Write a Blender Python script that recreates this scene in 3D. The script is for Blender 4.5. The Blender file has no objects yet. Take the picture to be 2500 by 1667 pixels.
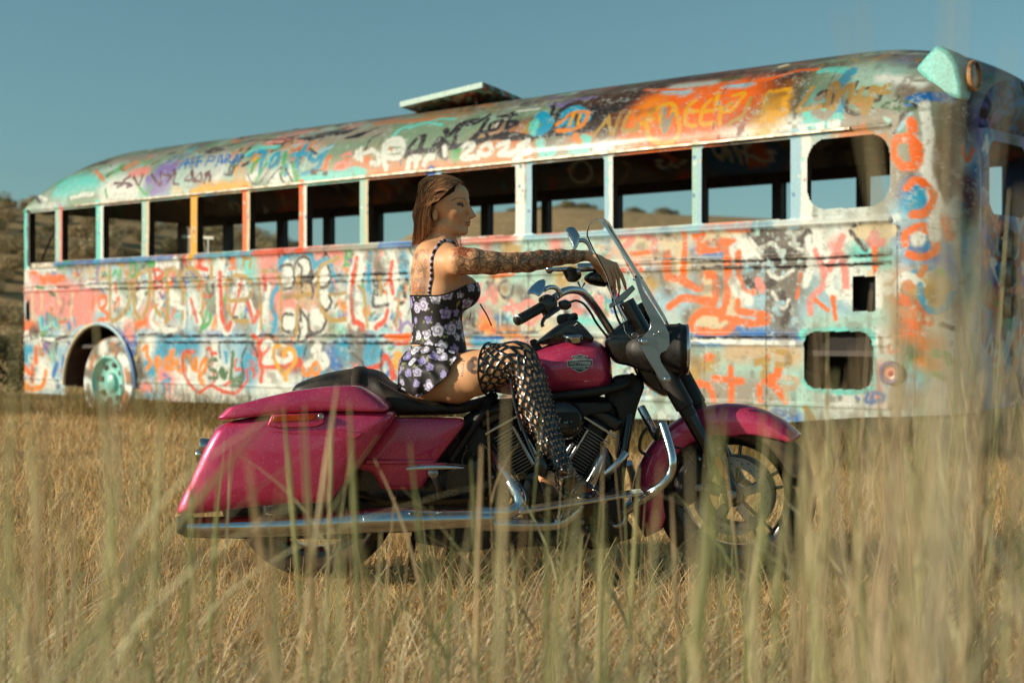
import bpy, math, random
import numpy as np
from mathutils import Vector, Matrix
random.seed(7); RNG = np.random.default_rng(11)
R = math.radians
scene = bpy.context.scene
# ------------------------------------------------------------------ camera, sky, sun, exposure
F_PX = 3472.0            # focal length in pixels of a 2500 px wide frame (50 mm lens)
CX, HZ, CAMH = 1250.0, 816.0, 0.94
cam_d = bpy.data.cameras.new('camera'); cam = bpy.data.objects.new('camera', cam_d)
scene.collection.objects.link(cam); scene.camera = cam
cam.location = (0, 0, CAMH); cam.rotation_euler = (R(90), 0, 0)
cam_d.sensor_width = 36; cam_d.lens = 36*F_PX/2500; cam_d.shift_y = (HZ-833.5)/2500
cam_d.clip_start = 0.02; cam_d.clip_end = 3000
cam_d.dof.use_dof = True; cam_d.dof.focus_distance = 5.3; cam_d.dof.aperture_fstop = 2.9; cam_d.dof.aperture_blades = 9
SUN_AZ, SUN_EL = R(13), R(18)          # azimuth measured from -X towards the camera
world = bpy.data.worlds.new('World'); scene.world = world; world.use_nodes = True
wt = world.node_tree; bg = wt.nodes['Background']
sky = wt.nodes.new('ShaderNodeTexSky'); sky.sky_type = 'NISHITA'; sky.sun_disc = False
sky.sun_elevation = SUN_EL
sd = Vector((-math.cos(SUN_AZ)*math.cos(SUN_EL), -math.sin(SUN_AZ)*math.cos(SUN_EL), math.sin(SUN_EL)))
sky.sun_rotation = math.atan2(sd.x, sd.y)
sky.dust_density = 0.6; sky.ozone_density = 0.7; sky.air_density = 1.0
hsv = wt.nodes.new('ShaderNodeHueSaturation'); hsv.inputs['Saturation'].default_value = 0.62
hsv.inputs['Hue'].default_value = 0.478
mx = wt.nodes.new('ShaderNodeMix'); mx.data_type = 'RGBA'; mx.blend_type = 'MULTIPLY'
mx.inputs['Factor'].default_value = 1.0; mx.inputs[7].default_value = (0.62, 1.0, 1.08, 1)
wt.links.new(sky.outputs[0], hsv.inputs['Color']); wt.links.new(hsv.outputs[0], mx.inputs[6])
wt.links.new(mx.outputs[2], bg.inputs['Color']); bg.inputs['Strength'].default_value = 0.078
sun_d = bpy.data.lights.new('sun', 'SUN'); sun_d.energy = 4.9; sun_d.angle = R(0.5); sun_d.color = (1.0, 0.87, 0.68)
sun = bpy.data.objects.new('sun', sun_d); scene.collection.objects.link(sun)
sun.rotation_euler = sd.to_track_quat('Z', 'Y').to_euler(); sun.location = (-20, -6, 12)
scene.view_settings.view_transform = 'Standard'; scene.view_settings.look = 'None'
scene.view_settings.exposure = 0.1; scene.view_settings.gamma = 1.0
try:
    scene.cycles.max_bounces = 8; scene.cycles.transparent_max_bounces = 16; scene.cycles.caustics_reflective = False
    scene.cycles.caustics_refractive = False; scene.cycles.sample_clamp_indirect = 6
except Exception: pass

# ------------------------------------------------------------------ helpers
ROOT = {}
def P(px, py, Y):        # photograph point at depth Y -> world point
    return np.array([(px-CX)/F_PX*Y, Y, CAMH-(py-HZ)/F_PX*Y])
def lin(h):
    c = [int(h[i:i+2], 16)/255 for i in (0, 2, 4)]
    return tuple(((v+0.055)/1.055)**2.4 if v > 0.04045 else v/12.92 for v in c)
def thing(name, loc, label, cat, group=None):
    o = bpy.data.objects.new(name, None); scene.collection.objects.link(o); o.location = loc
    o.empty_display_size = 0.1; o['label'] = label; o['category'] = cat
    if group: o['group'] = group
    ROOT[o.name] = np.array(loc, float); return o
def rootloc(parent):
    while parent is not None and parent.parent is not None: parent = parent.parent
    return ROOT.get(parent.name, np.zeros(3)) if parent is not None else np.zeros(3)
def obj(name, VF, m, parent=None, label=None, kind=None, smooth=35, colors=None, bevel=0, subsurf=0, cat=None, group=None, origin=None):
    V, Fc = VF; V = np.asarray(V, float)
    off = rootloc(parent) if parent is not None else (np.array(origin, float) if origin is not None else np.zeros(3))
    V = V-off
    me = bpy.data.meshes.new(name)
    if isinstance(Fc, np.ndarray):
        k = Fc.shape[1]; me.vertices.add(len(V)); me.vertices.foreach_set('co', V.astype(np.float32).ravel())
        me.loops.add(Fc.size); me.loops.foreach_set('vertex_index', Fc.astype(np.int32).ravel())
        me.polygons.add(len(Fc)); me.polygons.foreach_set('loop_start', np.arange(0, Fc.size, k, dtype=np.int32))
        try: me.polygons.foreach_set('loop_total', np.full(len(Fc), k, dtype=np.int32))
        except Exception: pass
        me.update(calc_edges=True)
    else:
        me.from_pydata([tuple(v) for v in V], [], [tuple(int(i) for i in f) for f in Fc]); me.update()
    if colors is not None:
        ca = me.color_attributes.new('paint', 'FLOAT_COLOR', 'POINT')
        c4 = np.ones((len(V), 4), np.float32); c4[:, :3] = colors[:, :3]; ca.data.foreach_set('color', c4.ravel())
    if smooth is not None:
        me.shade_smooth()
        if smooth < 180:
            try: me.set_sharp_from_angle(angle=R(smooth))
            except Exception: pass
    if m is not None: me.materials.append(m)
    o = bpy.data.objects.new(name, me); scene.collection.objects.link(o)
    if parent is not None: o.parent = parent
    elif origin is not None: o.location = origin; ROOT[o.name] = np.array(origin, float)
    if bevel:
        b = o.modifiers.new('bevel', 'BEVEL'); b.width = bevel; b.segments = 2; b.limit_method = 'ANGLE'; b.angle_limit = R(40)
    if subsurf:
        s = o.modifiers.new('sub', 'SUBSURF'); s.levels = subsurf; s.render_levels = subsurf
    if label: o['label'] = label
    if kind: o['kind'] = kind
    if cat: o['category'] = cat
    if group: o['group'] = group
    return o
def join(*parts):
    V, Fc, n = [], [], 0
    for v, f in parts:
        V.append(np.asarray(v, float)); Fc += [tuple(int(i)+n for i in q) for q in f]; n += len(v)
    return np.vstack(V), Fc
def frame_of(d):
    d = d/np.linalg.norm(d); a = np.array([0, 0, 1.0]) if abs(d[2]) < .9 else np.array([0, 1.0, 0])
    x = np.cross(a, d); x /= np.linalg.norm(x); return x, np.cross(d, x), d
def tube(pts, r, n=12, caps=True, flat=None):
    pts = np.asarray(pts, float); m = len(pts); r = np.broadcast_to(np.asarray(r, float), (m,))
    T = np.gradient(pts, axis=0); T /= np.linalg.norm(T, axis=1)[:, None]+1e-12
    x, y, _ = frame_of(T[0]); V = []
    for i in range(m):
        x = x-T[i]*np.dot(x, T[i]); x /= np.linalg.norm(x); y = np.cross(T[i], x)
        for k in range(n):
            a = 2*math.pi*k/n; V.append(pts[i]+r[i]*(math.cos(a)*x+(flat or 1)*math.sin(a)*y))
    Fc = [(i*n+k, i*n+(k+1) % n, (i+1)*n+(k+1) % n, (i+1)*n+k) for i in range(m-1) for k in range(n)]
    if caps: Fc += [tuple(range(n))[::-1], tuple((m-1)*n+k for k in range(n))]
    return np.array(V), Fc
def curve(pts, k=8):     # Catmull-Rom through points
    p = np.asarray(pts, float); p = np.vstack([2*p[0]-p[1], p, 2*p[-1]-p[-2]]); out = []
    for i in range(1, len(p)-2):
        for j in range(k):
            t = j/k; out.append(.5*((2*p[i])+(-p[i-1]+p[i+1])*t+(2*p[i-1]-5*p[i]+4*p[i+1]-p[i+2])*t*t+(-p[i-1]+3*p[i]-3*p[i+1]+p[i+2])*t**3))
    out.append(p[-2]); return np.array(out)
def box(c, s, axes=None):
    c = np.asarray(c, float); A = np.eye(3) if axes is None else np.asarray(axes, float)
    V = [c+A[0]*s[0]/2*i+A[1]*s[1]/2*j+A[2]*s[2]/2*k for i in (-1, 1) for j in (-1, 1) for k in (-1, 1)]
    return np.array(V), [(0, 1, 3, 2), (4, 6, 7, 5), (0, 4, 5, 1), (2, 3, 7, 6), (0, 2, 6, 4), (1, 5, 7, 3)]
def lathe(prof, c, axis, n=32, squash=None):      # prof: (along, radius)
    x, y, d = frame_of(np.asarray(axis, float)); c = np.asarray(c, float); V = []
    for (h, r) in prof:
        for k in range(n):
            a = 2*math.pi*k/n; V.append(c+d*h+r*(math.cos(a)*x+math.sin(a)*y))
    m = len(prof); Fc = [(i*n+k, i*n+(k+1) % n, (i+1)*n+(k+1) % n, (i+1)*n+k) for i in range(m-1) for k in range(n)]
    ring = prof[0] == prof[-1]
    if prof[0][1] > 1e-4 and not ring: Fc.append(tuple(range(n))[::-1])
    if prof[-1][1] > 1e-4 and not ring: Fc.append(tuple((m-1)*n+k for k in range(n)))
    return np.array(V), Fc
def prism(out, d):       # out: list of 3D points (a planar outline), d: extrusion vector
    a = np.asarray(out, float); n = len(a); V = np.vstack([a, a+np.asarray(d, float)])
    Fc = [tuple(range(n)), tuple(range(n, 2*n))[::-1]]+[(i, i+n, (i+1) % n+n, (i+1) % n) for i in range(n)]
    return V, Fc
def plate(crop, pts, Y, th, dy=0):   # outline traced in a crop, at depth Y (front face), th thick away from the camera
    return prism([P(*crop(x, y), Y+dy*i) for i, (x, y) in enumerate(pts)], (0, th, 0))
def CR(ox, oy, s): return lambda x, y: (ox+x*s, oy+y*s)
c_tank = CR(1250, 480, .29976); c_bag = CR(400, 850, .3507); c_eng = CR(1100, 900, .3189); c_whl = CR(1450, 750, .4147)
c_bar = CR(1150, 500, .2551); c_d = CR(0, 0, 1/.9408); c_px = CR(0, 0, 1)
def sgrid(nu, nv, off=0):
    i = np.arange(nu-1)[:, None]*nv+np.arange(nv-1)[None, :]
    return (np.stack([i, i+1, i+nv+1, i+nv], -1)+off).reshape(-1, 4)

# ------------------------------------------------------------------ materials
def nodes(m): return m.node_tree.nodes, m.node_tree.links
def mat(name, col, rough=.5, metal=0, coat=0, var=0, vscale=20, bump=0, bscale=60, spec=.5, col2=None, trans=0, sub=0, alpha=1):
    m = bpy.data.materials.new(name); m.use_nodes = True; N, L = nodes(m); b = N['Principled BSDF']
    c = lin(col) if isinstance(col, str) else col
    b.inputs['Base Color'].default_value = (*c, 1); b.inputs['Roughness'].default_value = rough
    b.inputs['Metallic'].default_value = metal; b.inputs['Coat Weight'].default_value = coat
    b.inputs['Specular IOR Level'].default_value = spec; b.inputs['Coat Roughness'].default_value = .05
    b.inputs['Transmission Weight'].default_value = trans; b.inputs['Alpha'].default_value = alpha
    tc = N.new('ShaderNodeTexCoord')
    if var or col2:
        nz = N.new('ShaderNodeTexNoise'); nz.inputs['Scale'].default_value = vscale; nz.inputs['Detail'].default_value = 6
        L.new(tc.outputs['Object'], nz.inputs['Vector'])
        rp = N.new('ShaderNodeValToRGB'); rp.color_ramp.elements[0].position = .35; rp.color_ramp.elements[1].position = .65
        c2 = (lin(col2) if isinstance(col2, str) else col2) if col2 else tuple(v*(1-var) for v in c)
        rp.color_ramp.elements[0].color = (*c2, 1); rp.color_ramp.elements[1].color = (*c, 1)
        L.new(nz.outputs[0], rp.inputs[0]); L.new(rp.outputs[0], b.inputs['Base Color'])
    if bump:
        n2 = N.new('ShaderNodeTexNoise'); n2.inputs['Scale'].default_value = bscale; n2.inputs['Detail'].default_value = 5
        L.new(tc.outputs['Object'], n2.inputs['Vector']); bp = N.new('ShaderNodeBump'); bp.inputs['Strength'].default_value = bump
        bp.inputs['Distance'].default_value = .01; L.new(n2.outputs[0], bp.inputs['Height']); L.new(bp.outputs[0], b.inputs['Normal'])
    return m
def dusty(m, amt=.25, col='9a7f5c', scale=9):      # thin road dust: patchy tan film that is also rougher
    N, L = nodes(m); b = N['Principled BSDF']; tc = N.new('ShaderNodeTexCoord'); nz = N.new('ShaderNodeTexNoise'); nz.inputs['Scale'].default_value = scale; nz.inputs['Detail'].default_value = 9; nz.inputs['Roughness'].default_value = .7
    L.new(tc.outputs['Object'], nz.inputs['Vector']); mr = N.new('ShaderNodeMapRange'); mr.inputs['From Min'].default_value = .42; mr.inputs['From Max'].default_value = .72; mr.inputs['To Max'].default_value = amt; L.new(nz.outputs[0], mr.inputs['Value'])
    mx = N.new('ShaderNodeMix'); mx.data_type = 'RGBA'; mx.inputs[7].default_value = (*lin(col), 1); L.new(mr.outputs[0], mx.inputs[0])
    if b.inputs['Base Color'].links: L.new(b.inputs['Base Color'].links[0].from_socket, mx.inputs[6])
    else: mx.inputs[6].default_value = b.inputs['Base Color'].default_value[:]
    L.new(mx.outputs[2], b.inputs['Base Color']); r0 = b.inputs['Roughness'].default_value; m2 = N.new('ShaderNodeMapRange'); m2.inputs['From Max'].default_value = max(amt, .01); m2.inputs['To Min'].default_value = r0; m2.inputs['To Max'].default_value = min(r0+.35, 1)
    L.new(mr.outputs[0], m2.inputs['Value']); L.new(m2.outputs[0], b.inputs['Roughness']); return m
def attr_mat(name, rough=.5, coat=0, bump=0, bscale=60, sub=0, noise=0, attr='paint', trl=0, spec=.5):
    m = bpy.data.materials.new(name); m.use_nodes = True; N, L = nodes(m); b = N['Principled BSDF']
    a = N.new('ShaderNodeAttribute'); a.attribute_name = attr; src = a.outputs['Color']
    tc = N.new('ShaderNodeTexCoord')
    if noise:
        nz = N.new('ShaderNodeTexNoise'); nz.inputs['Scale'].default_value = 45; nz.inputs['Detail'].default_value = 8
        L.new(tc.outputs['Object'], nz.inputs['Vector'])
        mr = N.new('ShaderNodeMapRange'); mr.inputs['From Min'].default_value = .3; mr.inputs['From Max'].default_value = .7
        mr.inputs['To Min'].default_value = 1-noise; mr.inputs['To Max'].default_value = 1+noise*.4
        L.new(nz.outputs[0], mr.inputs['Value'])
        mm = N.new('ShaderNodeVectorMath'); mm.operation = 'SCALE'; L.new(src, mm.inputs[0]); L.new(mr.outputs[0], mm.inputs['Scale']); src = mm.outputs[0]
    L.new(src, b.inputs['Base Color']); b.inputs['Roughness'].default_value = rough
    b.inputs['Coat Weight'].default_value = coat; b.inputs['Coat Roughness'].default_value = .2; b.inputs['Specular IOR Level'].default_value = spec
    if sub:
        b.inputs['Subsurface Weight'].default_value = sub; b.inputs['Subsurface Radius'].default_value = (.012, .005, .003); b.inputs['Subsurface Scale'].default_value = 1
    if bump:
        n2 = N.new('ShaderNodeTexNoise'); n2.inputs['Scale'].default_value = bscale; n2.inputs['Detail'].default_value = 6
        L.new(tc.outputs['Object'], n2.inputs['Vector']); bp = N.new('ShaderNodeBump'); bp.inputs['Strength'].default_value = bump
        bp.inputs['Distance'].default_value = .01; L.new(n2.outputs[0], bp.inputs['Height']); L.new(bp.outputs[0], b.inputs['Normal'])
    if trl:
        tr = N.new('ShaderNodeBsdfTranslucent'); L.new(src, tr.inputs['Color']); ms = N.new('ShaderNodeMixShader'); ms.inputs[0].default_value = trl
        L.new(b.outputs[0], ms.inputs[1]); L.new(tr.outputs[0], ms.inputs[2]); L.new(ms.outputs[0], N['Material Output'].inputs['Surface'])
    return m
# ------------------------------------------------------------------ terrain
SKP = [-600, 0, 300, 640, 760, 850, 950, 1040, 1160, 1290, 1400, 1520, 1700, 2600, 3600]
SKS = [.080, .083, .080, .065, .060, .057, .058, .072, .080, .082, .084, .080, .076, .068, .06]
def vnoise(x, y, s, seed=0):
    r = np.random.default_rng(seed); T = r.random((64, 64)); x = np.asarray(x)*s; y = np.asarray(y)*s
    xi = np.floor(x).astype(int); yi = np.floor(y).astype(int); fx = x-xi; fy = y-yi; fx = fx*fx*(3-2*fx); fy = fy*fy*(3-2*fy)
    g = lambda a, b: T[a % 64, b % 64]
    return (g(xi, yi)*(1-fx)+g(xi+1, yi)*fx)*(1-fy)+(g(xi, yi+1)*(1-fx)+g(xi+1, yi+1)*fx)*fy
def terrain_h(x, y):
    x = np.asarray(x, float); y = np.asarray(y, float); r = np.hypot(x, y)
    az = CX+F_PX*x/np.maximum(y, 1.0); s = np.interp(az, SKP, SKS)
    w = np.clip((1000-az)/250, 0, 1); w = w*w*(3-2*w)
    r0 = 24+26*(1-w); r1 = 58+62*(1-w)
    t = np.clip((r-r0)/(r1-r0), 0, 1); up = t*t*(3-2*t)
    back = np.clip((r-r1)/80, 0, 1)
    hill = (s*r1+CAMH)*up*(1-.25*back)+(vnoise(x, y, .07, 3)-.5)*1.6*up
    hill = np.where(y > 3, hill, 0)
    small = (vnoise(x, y, .9, 1)-.5)*.05+(vnoise(x, y, .25, 2)-.5)*.10*np.clip((r-7)/6, 0, 1)
    return hill+small
rr = np.concatenate([np.arange(.3, 12, .18), np.geomspace(12, 900, 150)]); aa = np.radians(np.arange(-180, 180.01, 1.0))
ra, ag = np.meshgrid(rr, aa, indexing='ij'); gx = ra*np.sin(ag); gy = ra*np.cos(ag)
gm = bpy.data.materials.new('dry_ground'); gm.use_nodes = True; N, L = nodes(gm); b = N['Principled BSDF']
tc = N.new('ShaderNodeTexCoord'); n1 = N.new('ShaderNodeTexNoise'); n1.inputs['Scale'].default_value = 1.3; n1.inputs['Detail'].default_value = 10; n1.inputs['Roughness'].default_value = .7
n2 = N.new('ShaderNodeTexNoise'); n2.inputs['Scale'].default_value = 38; n2.inputs['Detail'].default_value = 8; n2.inputs['Roughness'].default_value = .75
for n in (n1, n2): L.new(tc.outputs['Object'], n.inputs['Vector'])
r1 = N.new('ShaderNodeValToRGB'); r1.color_ramp.elements[0].position = .38; r1.color_ramp.elements[1].position = .62
r1.color_ramp.elements[0].color = (.30, .215, .115, 1); r1.color_ramp.elements[1].color = (.52, .38, .21, 1)
r2 = N.new('ShaderNodeValToRGB'); r2.color_ramp.elements[0].position = .35; r2.color_ramp.elements[1].position = .66
r2.color_ramp.elements[0].color = (.62, .58, .54, 1); r2.color_ramp.elements[1].color = (1.25, 1.2, 1.1, 1)
mm = N.new('ShaderNodeMix'); mm.data_type = 'RGBA'; mm.blend_type = 'MULTIPLY'; mm.inputs[0].default_value = 1
L.new(n1.outputs[0], r1.inputs[0]); L.new(n2.outputs[0], r2.inputs[0]); L.new(r1.outputs[0], mm.inputs[6]); L.new(r2.outputs[0], mm.inputs[7])
L.new(mm.outputs[2], b.inputs['Base Color']); b.inputs['Roughness'].default_value = .95; b.inputs['Specular IOR Level'].default_value = .1
bp = N.new('ShaderNodeBump'); bp.inputs['Strength'].default_value = .8; bp.inputs['Distance'].default_value = .04; L.new(n2.outputs[0], bp.inputs['Height']); L.new(bp.outputs[0], b.inputs['Normal'])
gv = np.stack([gx, gy, terrain_h(gx, gy)], -1).reshape(-1, 3); gf = sgrid(len(rr), len(aa))
gv = np.vstack([gv, [[0, 0, 0]]]); cap = [(len(gv)-1, k+1, k) for k in range(len(aa)-1)]
obj('ground', (gv, [tuple(f) for f in gf]+cap), gm, kind='structure', smooth=180)

# ------------------------------------------------------------------ graffiti bus: body surface
UD = np.array([-.7716, .6361]); TD = np.array([.6361, .7716]); B0 = np.array([2.726, 10.07])
def B(u, t, z):
    u = np.asarray(u, float); t = np.asarray(t, float); z = np.asarray(z, float)
    return np.stack([B0[0]+UD[0]*u+TD[0]*t, B0[1]+UD[1]*u+TD[1]*t, z+0*u], -1)
def BP(px, py, t=0.0):    # pixel -> (u, z) on the plane at inset t
    k = (px-CX)/F_PX; x0 = B0[0]+TD[0]*t; y0 = B0[1]+TD[1]*t
    u = (x0-k*y0)/(-UD[0]+UD[1]*k); Y = y0+UD[1]*u
    return u, CAMH-(py-HZ)/F_PX*Y
bus = thing('bus', (float(B(5.5, 1.2, 0)[0]), float(B(5.5, 1.2, 0)[1]), 0), 'derelict old bus covered all over in multicoloured graffiti, windows missing, standing in dry grass', 'bus')
W2, HR, ZW = 2.44, .75, 2.42
UE = 11.25               # rear end
def plan_t(u):            # inset of the side in plan (rounded corners)
    a = np.clip((-.05-u)/.40, 0, 1); c = np.clip((u-(UE-.12))/.12, 0, 1)
    return .40*(1-np.sqrt(1-a*a))+.12*(1-np.sqrt(np.maximum(1-c*c, 0)))
def dome(u):
    a = np.clip((.75-u)/1.2, 0, 1)*.86; c = np.clip((u-(UE-1.5))/1.5, 0, 1)
    return np.sqrt(np.maximum(1-a**2.4, 0))*np.sqrt(np.maximum(1-c**2.2, 0))
def skirt(u):
    return np.interp(u, [-.5, -.2, .3, .95, 1.3, 3, 6, 8.2, 11.3], [.39, .37, .34, .275, .27, .25, .24, .22, .24])
def section(u, v, far=False):
    """v in 0..1 wall (skirt->ZW), 1..2 roof quarter, beyond 2 over the top"""
    z0 = skirt(u); wall = np.clip(v, 0, 1); z = z0+(ZW-z0)*wall
    a = np.clip(v-1, 0, 3)*math.pi/2
    p = plan_t(u); half = W2/2-p
    t = p+half*(1-np.sign(np.cos(a))*np.abs(np.cos(a))**.9)*(v > 1)
    z = z+HR*dome(u)*np.abs(np.sin(a))**.92*(v > 1)
    # rails pressed into the sheet metal
    bead = lambda c, w, h: h*np.exp(-((z-c)/w)**2)
    ex = bead(1.515, .012, .016)+bead(1.455, .012, .016)+bead(.93, .012, .016)+bead(.865, .012, .014)+bead(.415, .01, .015)+bead(1.755, .022, .03)*(u < 10.5)+bead(2.425, .012, .022)
    ex = ex*(u > .05)*(v <= 1.02)
    # dents
    ex = ex+.010*(vnoise(u*2.3, z*2.3, 1, 5)-.5)
    return u, t-ex, z
us = np.concatenate([-.45+.40*(1-np.cos(np.linspace(0, math.pi/2, 56)))[:-1], np.arange(-.05, UE-.12, .0085), UE-.12+.12*np.sin(np.linspace(0, math.pi/2, 14))])
vs = np.concatenate([np.linspace(0, 1, 262)[:-1], np.linspace(1, 2.12, 176)])
UU, VV = np.meshgrid(us, vs, indexing='ij'); su, st, sz = section(UU, VV); SP = B(su, st, sz)   # (nu,nv,3)
nu, nv = UU.shape
dU = np.linalg.norm(np.diff(SP, axis=0), axis=2); AU = np.zeros((nu, nv)); AU[1:] = np.cumsum(dU, 0)
AU = AU-AU[np.searchsorted(us, 0.0)][None, :]
dV = np.linalg.norm(np.diff(SP, axis=1), axis=2); AV = np.zeros((nu, nv)); AV[:, 1:] = np.cumsum(dV, 1)
AV = AV-AV[:, :1]
# brush coordinates in metres along the surface: US = length, VS = height, then arc length over the roof
kW = 261; US = AU[:, kW][:, None]+0*AV; VS = np.where(VV <= 1, sz, ZW+(AV-AV[:, kW:kW+1]))
# keep roof brush columns regular where the dome shrinks
PXg = CX+F_PX*SP[..., 0]/SP[..., 1]; PYg = HZ-F_PX*(SP[..., 2]-CAMH)/SP[..., 1]
# facing test so that roof points beyond the silhouette are not picked
sil = np.maximum.accumulate(-PYg, axis=1); visible = (-PYg >= sil-1e-6)
sx = PXg[::3, ::3]; sy = PYg[::3, ::3]; sv = visible[::3, ::3]
def locate(px, py):
    d = (sx-px)**2+(sy-py)**2+np.where(sv, 0, 1e6); i, j = np.unravel_index(np.argmin(d), d.shape); i *= 3; j *= 3
    i0, i1, j0, j1 = max(i-3, 0), min(i+4, nu), max(j-3, 0), min(j+4, nv)
    d = (PXg[i0:i1, j0:j1]-px)**2+(PYg[i0:i1, j0:j1]-py)**2
    a, c = np.unravel_index(np.argmin(d), d.shape); return US[i0+a, j0+c], VS[i0+a, j0+c]
PAL = dict(w='f0f2ea', k='30272a', o='f28038', r='e05a30', y='bf9f5c', Y='e9b345', a='f0982c', b='3d80c0', c='3fa8c8', s='b4d6ca', t='84dcd2',
           g='4cb062', G='567a52', p='eda096', P='9483bc', m='6b3038', n='5a3c28', l='aed0dc', e='a9a192', x='8fa68c', h='d0dad4', q='dd9462', z='7c7468', d='40342e', B='2f62a8', i='dfcfae', v='d2bc9c')
PALc = {k: np.array(lin(v)) for k, v in PAL.items()}
COL = np.zeros((nu, nv, 3)); NZ = vnoise(US*9, VS*9, 1, 8)-.5; NZ2 = vnoise(US*40, VS*40, 1, 9)-.5
FLK = vnoise(US*23, VS*23, 1, 10)
def stroke(pts, w, c, al=1.0, soft=.35, wob=.35, flake=0.0):
    pts = np.asarray(pts, float); w2 = w/2; mg = w*1.3+.02
    i0, i1 = np.searchsorted(US[:, 0], [pts[:, 0].min()-mg, pts[:, 0].max()+mg]); i1 = max(i1, i0+1)
    vr = VS[i0:i1]; jm = np.where(((vr > pts[:, 1].min()-mg) & (vr < pts[:, 1].max()+mg)).any(0))[0]
    if len(jm) == 0: return
    j0, j1 = jm[0], jm[-1]+1; X = US[i0:i1, j0:j1]; Yv = VS[i0:i1, j0:j1]; d = np.full(X.shape, 1e9)
    if len(pts) == 1: d = np.hypot(X-pts[0, 0], Yv-pts[0, 1])
    for a, b2 in zip(pts[:-1], pts[1:]):
        e = b2-a; ll = max(e@e, 1e-9); t = np.clip(((X-a[0])*e[0]+(Yv-a[1])*e[1])/ll, 0, 1)
        d = np.minimum(d, np.hypot(X-a[0]-t*e[0], Yv-a[1]-t*e[1]))
    d = d+NZ[i0:i1, j0:j1]*wob*w2+NZ2[i0:i1, j0:j1]*.012
    A = np.clip((w2-d)/(soft*w2+.004)+.5, 0, 1)*al
    if flake: A = A*np.clip((FLK[i0:i1, j0:j1]-flake*.6)*6+.5, 0, 1)
    COL[i0:i1, j0:j1] = COL[i0:i1, j0:j1]*(1-A[..., None])+PALc[c]*A[..., None]
CROPS = dict(C=(0, 350, .41445), L=(0, 620, .24233), M=(400, 550, .26361), R=(1600, 500, .38265), Q=(1500, 520, .30612), S=(0, 0, .43537),
             T=(400, 280, .29762), N=(600, 180, .31891), O=(1200, 100, .31891), F=(1800, 50, .3507), H=(1150, 500, .2551), W=(950, 400, .22321))
def paint(text):
    rows_ = [l for l in text.strip().splitlines() if l.split()]; rows_.sort(key=lambda l: 0 if '~' in l.split()[0] else 1)   # soft washes first, then the line work
    for ln in rows_:
        tk = ln.split()
        if not tk or tk[0].startswith('#'): continue
        cr, c, w = tk[0], tk[1], float(tk[2])/100; op = dict(al=1.0)
        if '~' in cr: op['soft'] = 1.2; cr = cr.replace('~', '')
        if '!' in cr: op['flake'] = .5; cr = cr.replace('!', '')
        sm = ':' in cr; cr = cr.replace(':', ''); ox, oy, s = CROPS[cr]
        p = [tuple(float(q) for q in t.split(',')) for t in tk[3:]]
        q = [locate(ox+x*s, oy+y*s) for x, y in p]
        if len(q) > 2 and not sm: q = curve(q, 5)
        stroke(q, w*(1 if op.get('soft') else .66), c, **op)
# base coats by area, then hundreds of old small tags, then the readable pieces
COL[:] = PALc['h']
reg = [  # px0,px1 -> colours on wall, colours on roof
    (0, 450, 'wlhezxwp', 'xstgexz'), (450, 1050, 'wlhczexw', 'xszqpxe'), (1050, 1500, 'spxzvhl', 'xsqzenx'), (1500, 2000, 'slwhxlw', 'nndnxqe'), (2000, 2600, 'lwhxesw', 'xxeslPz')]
def side_u(px): return float(locate(px, 700)[0])
for (a, b2, wc, rc) in reg:
    ua, ub = side_u(min(b2, 2420)), side_u(max(a, 50))
    n = int(110*(ub-ua)/2)
    for _ in range(n):
        u = random.uniform(ua-.1, ub+.1); z = random.uniform(.2, 2.4); ww = random.uniform(.10, .32)
        stroke([(u, z), (u+random.uniform(-.3, .3), z+random.uniform(-.25, .25))], ww, random.choice(wc), al=.85, soft=1.0, wob=.9)
        z = random.uniform(2.45, 4.1)
        stroke([(u, z), (u+random.uniform(-.5, .5), z+random.uniform(-.2, .2))], ww, random.choice(rc), al=.85, soft=1.1, wob=.9)
def scribble(u, z, s, w, c, al=1, n=None):
    n = n or random.randint(3, 7); p = [(u, z)]
    for k in range(n): p.append((p[-1][0]+random.uniform(-.35, .75)*s*random.choice((-1, 1)), z+random.uniform(-.5, .5)*s*1.2))
    stroke(curve(p, 5), w, c, al=al, soft=.4)
for _ in range(520):
    u = random.uniform(-.4, 11.1); left = u > 3.2
    z = random.uniform(.3, 3.9); roof = z > 2.45
    cs = ('orbcgwkPYalpteGo' if left else 'oswllpiYeswhkc') if not roof else ('kswtgnPqceYkw' if u > 2.6 else 'dnYxeklwqt')
    scribble(u, z, random.uniform(.06, .28), random.choice((.018, .025, .035, .05)), random.choice(cs), al=random.uniform(.6, 1))
for _ in range(900):
    u = random.uniform(2.0, 11.1); z = random.uniform(.3, 1.72)
    scribble(u, z, random.uniform(.04, .16), random.choice((.014, .02, .028, .038)), random.choice('knzdGBozkwcgwoawtrGb'), al=random.uniform(.7, 1), n=3)
for _ in range(260):
    u = random.uniform(-.2, 11.1); z = random.uniform(2.5, 3.6)
    scribble(u, z, random.uniform(.05, .2), random.choice((.016, .022, .035)), random.choice('knzdGtkwnqen'), al=random.uniform(.6, 1), n=3)
for _ in range(240):     # drips
    u = random.uniform(0, 11.1); z = random.uniform(.6, 1.75) if random.random() < .6 else random.uniform(2.5, 3.1); l = random.uniform(.08, .3)
    stroke([(u, z), (u+.003, z-l)], .014, random.choice('wocklytgre'), al=.8, soft=.3, wob=.2)
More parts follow.
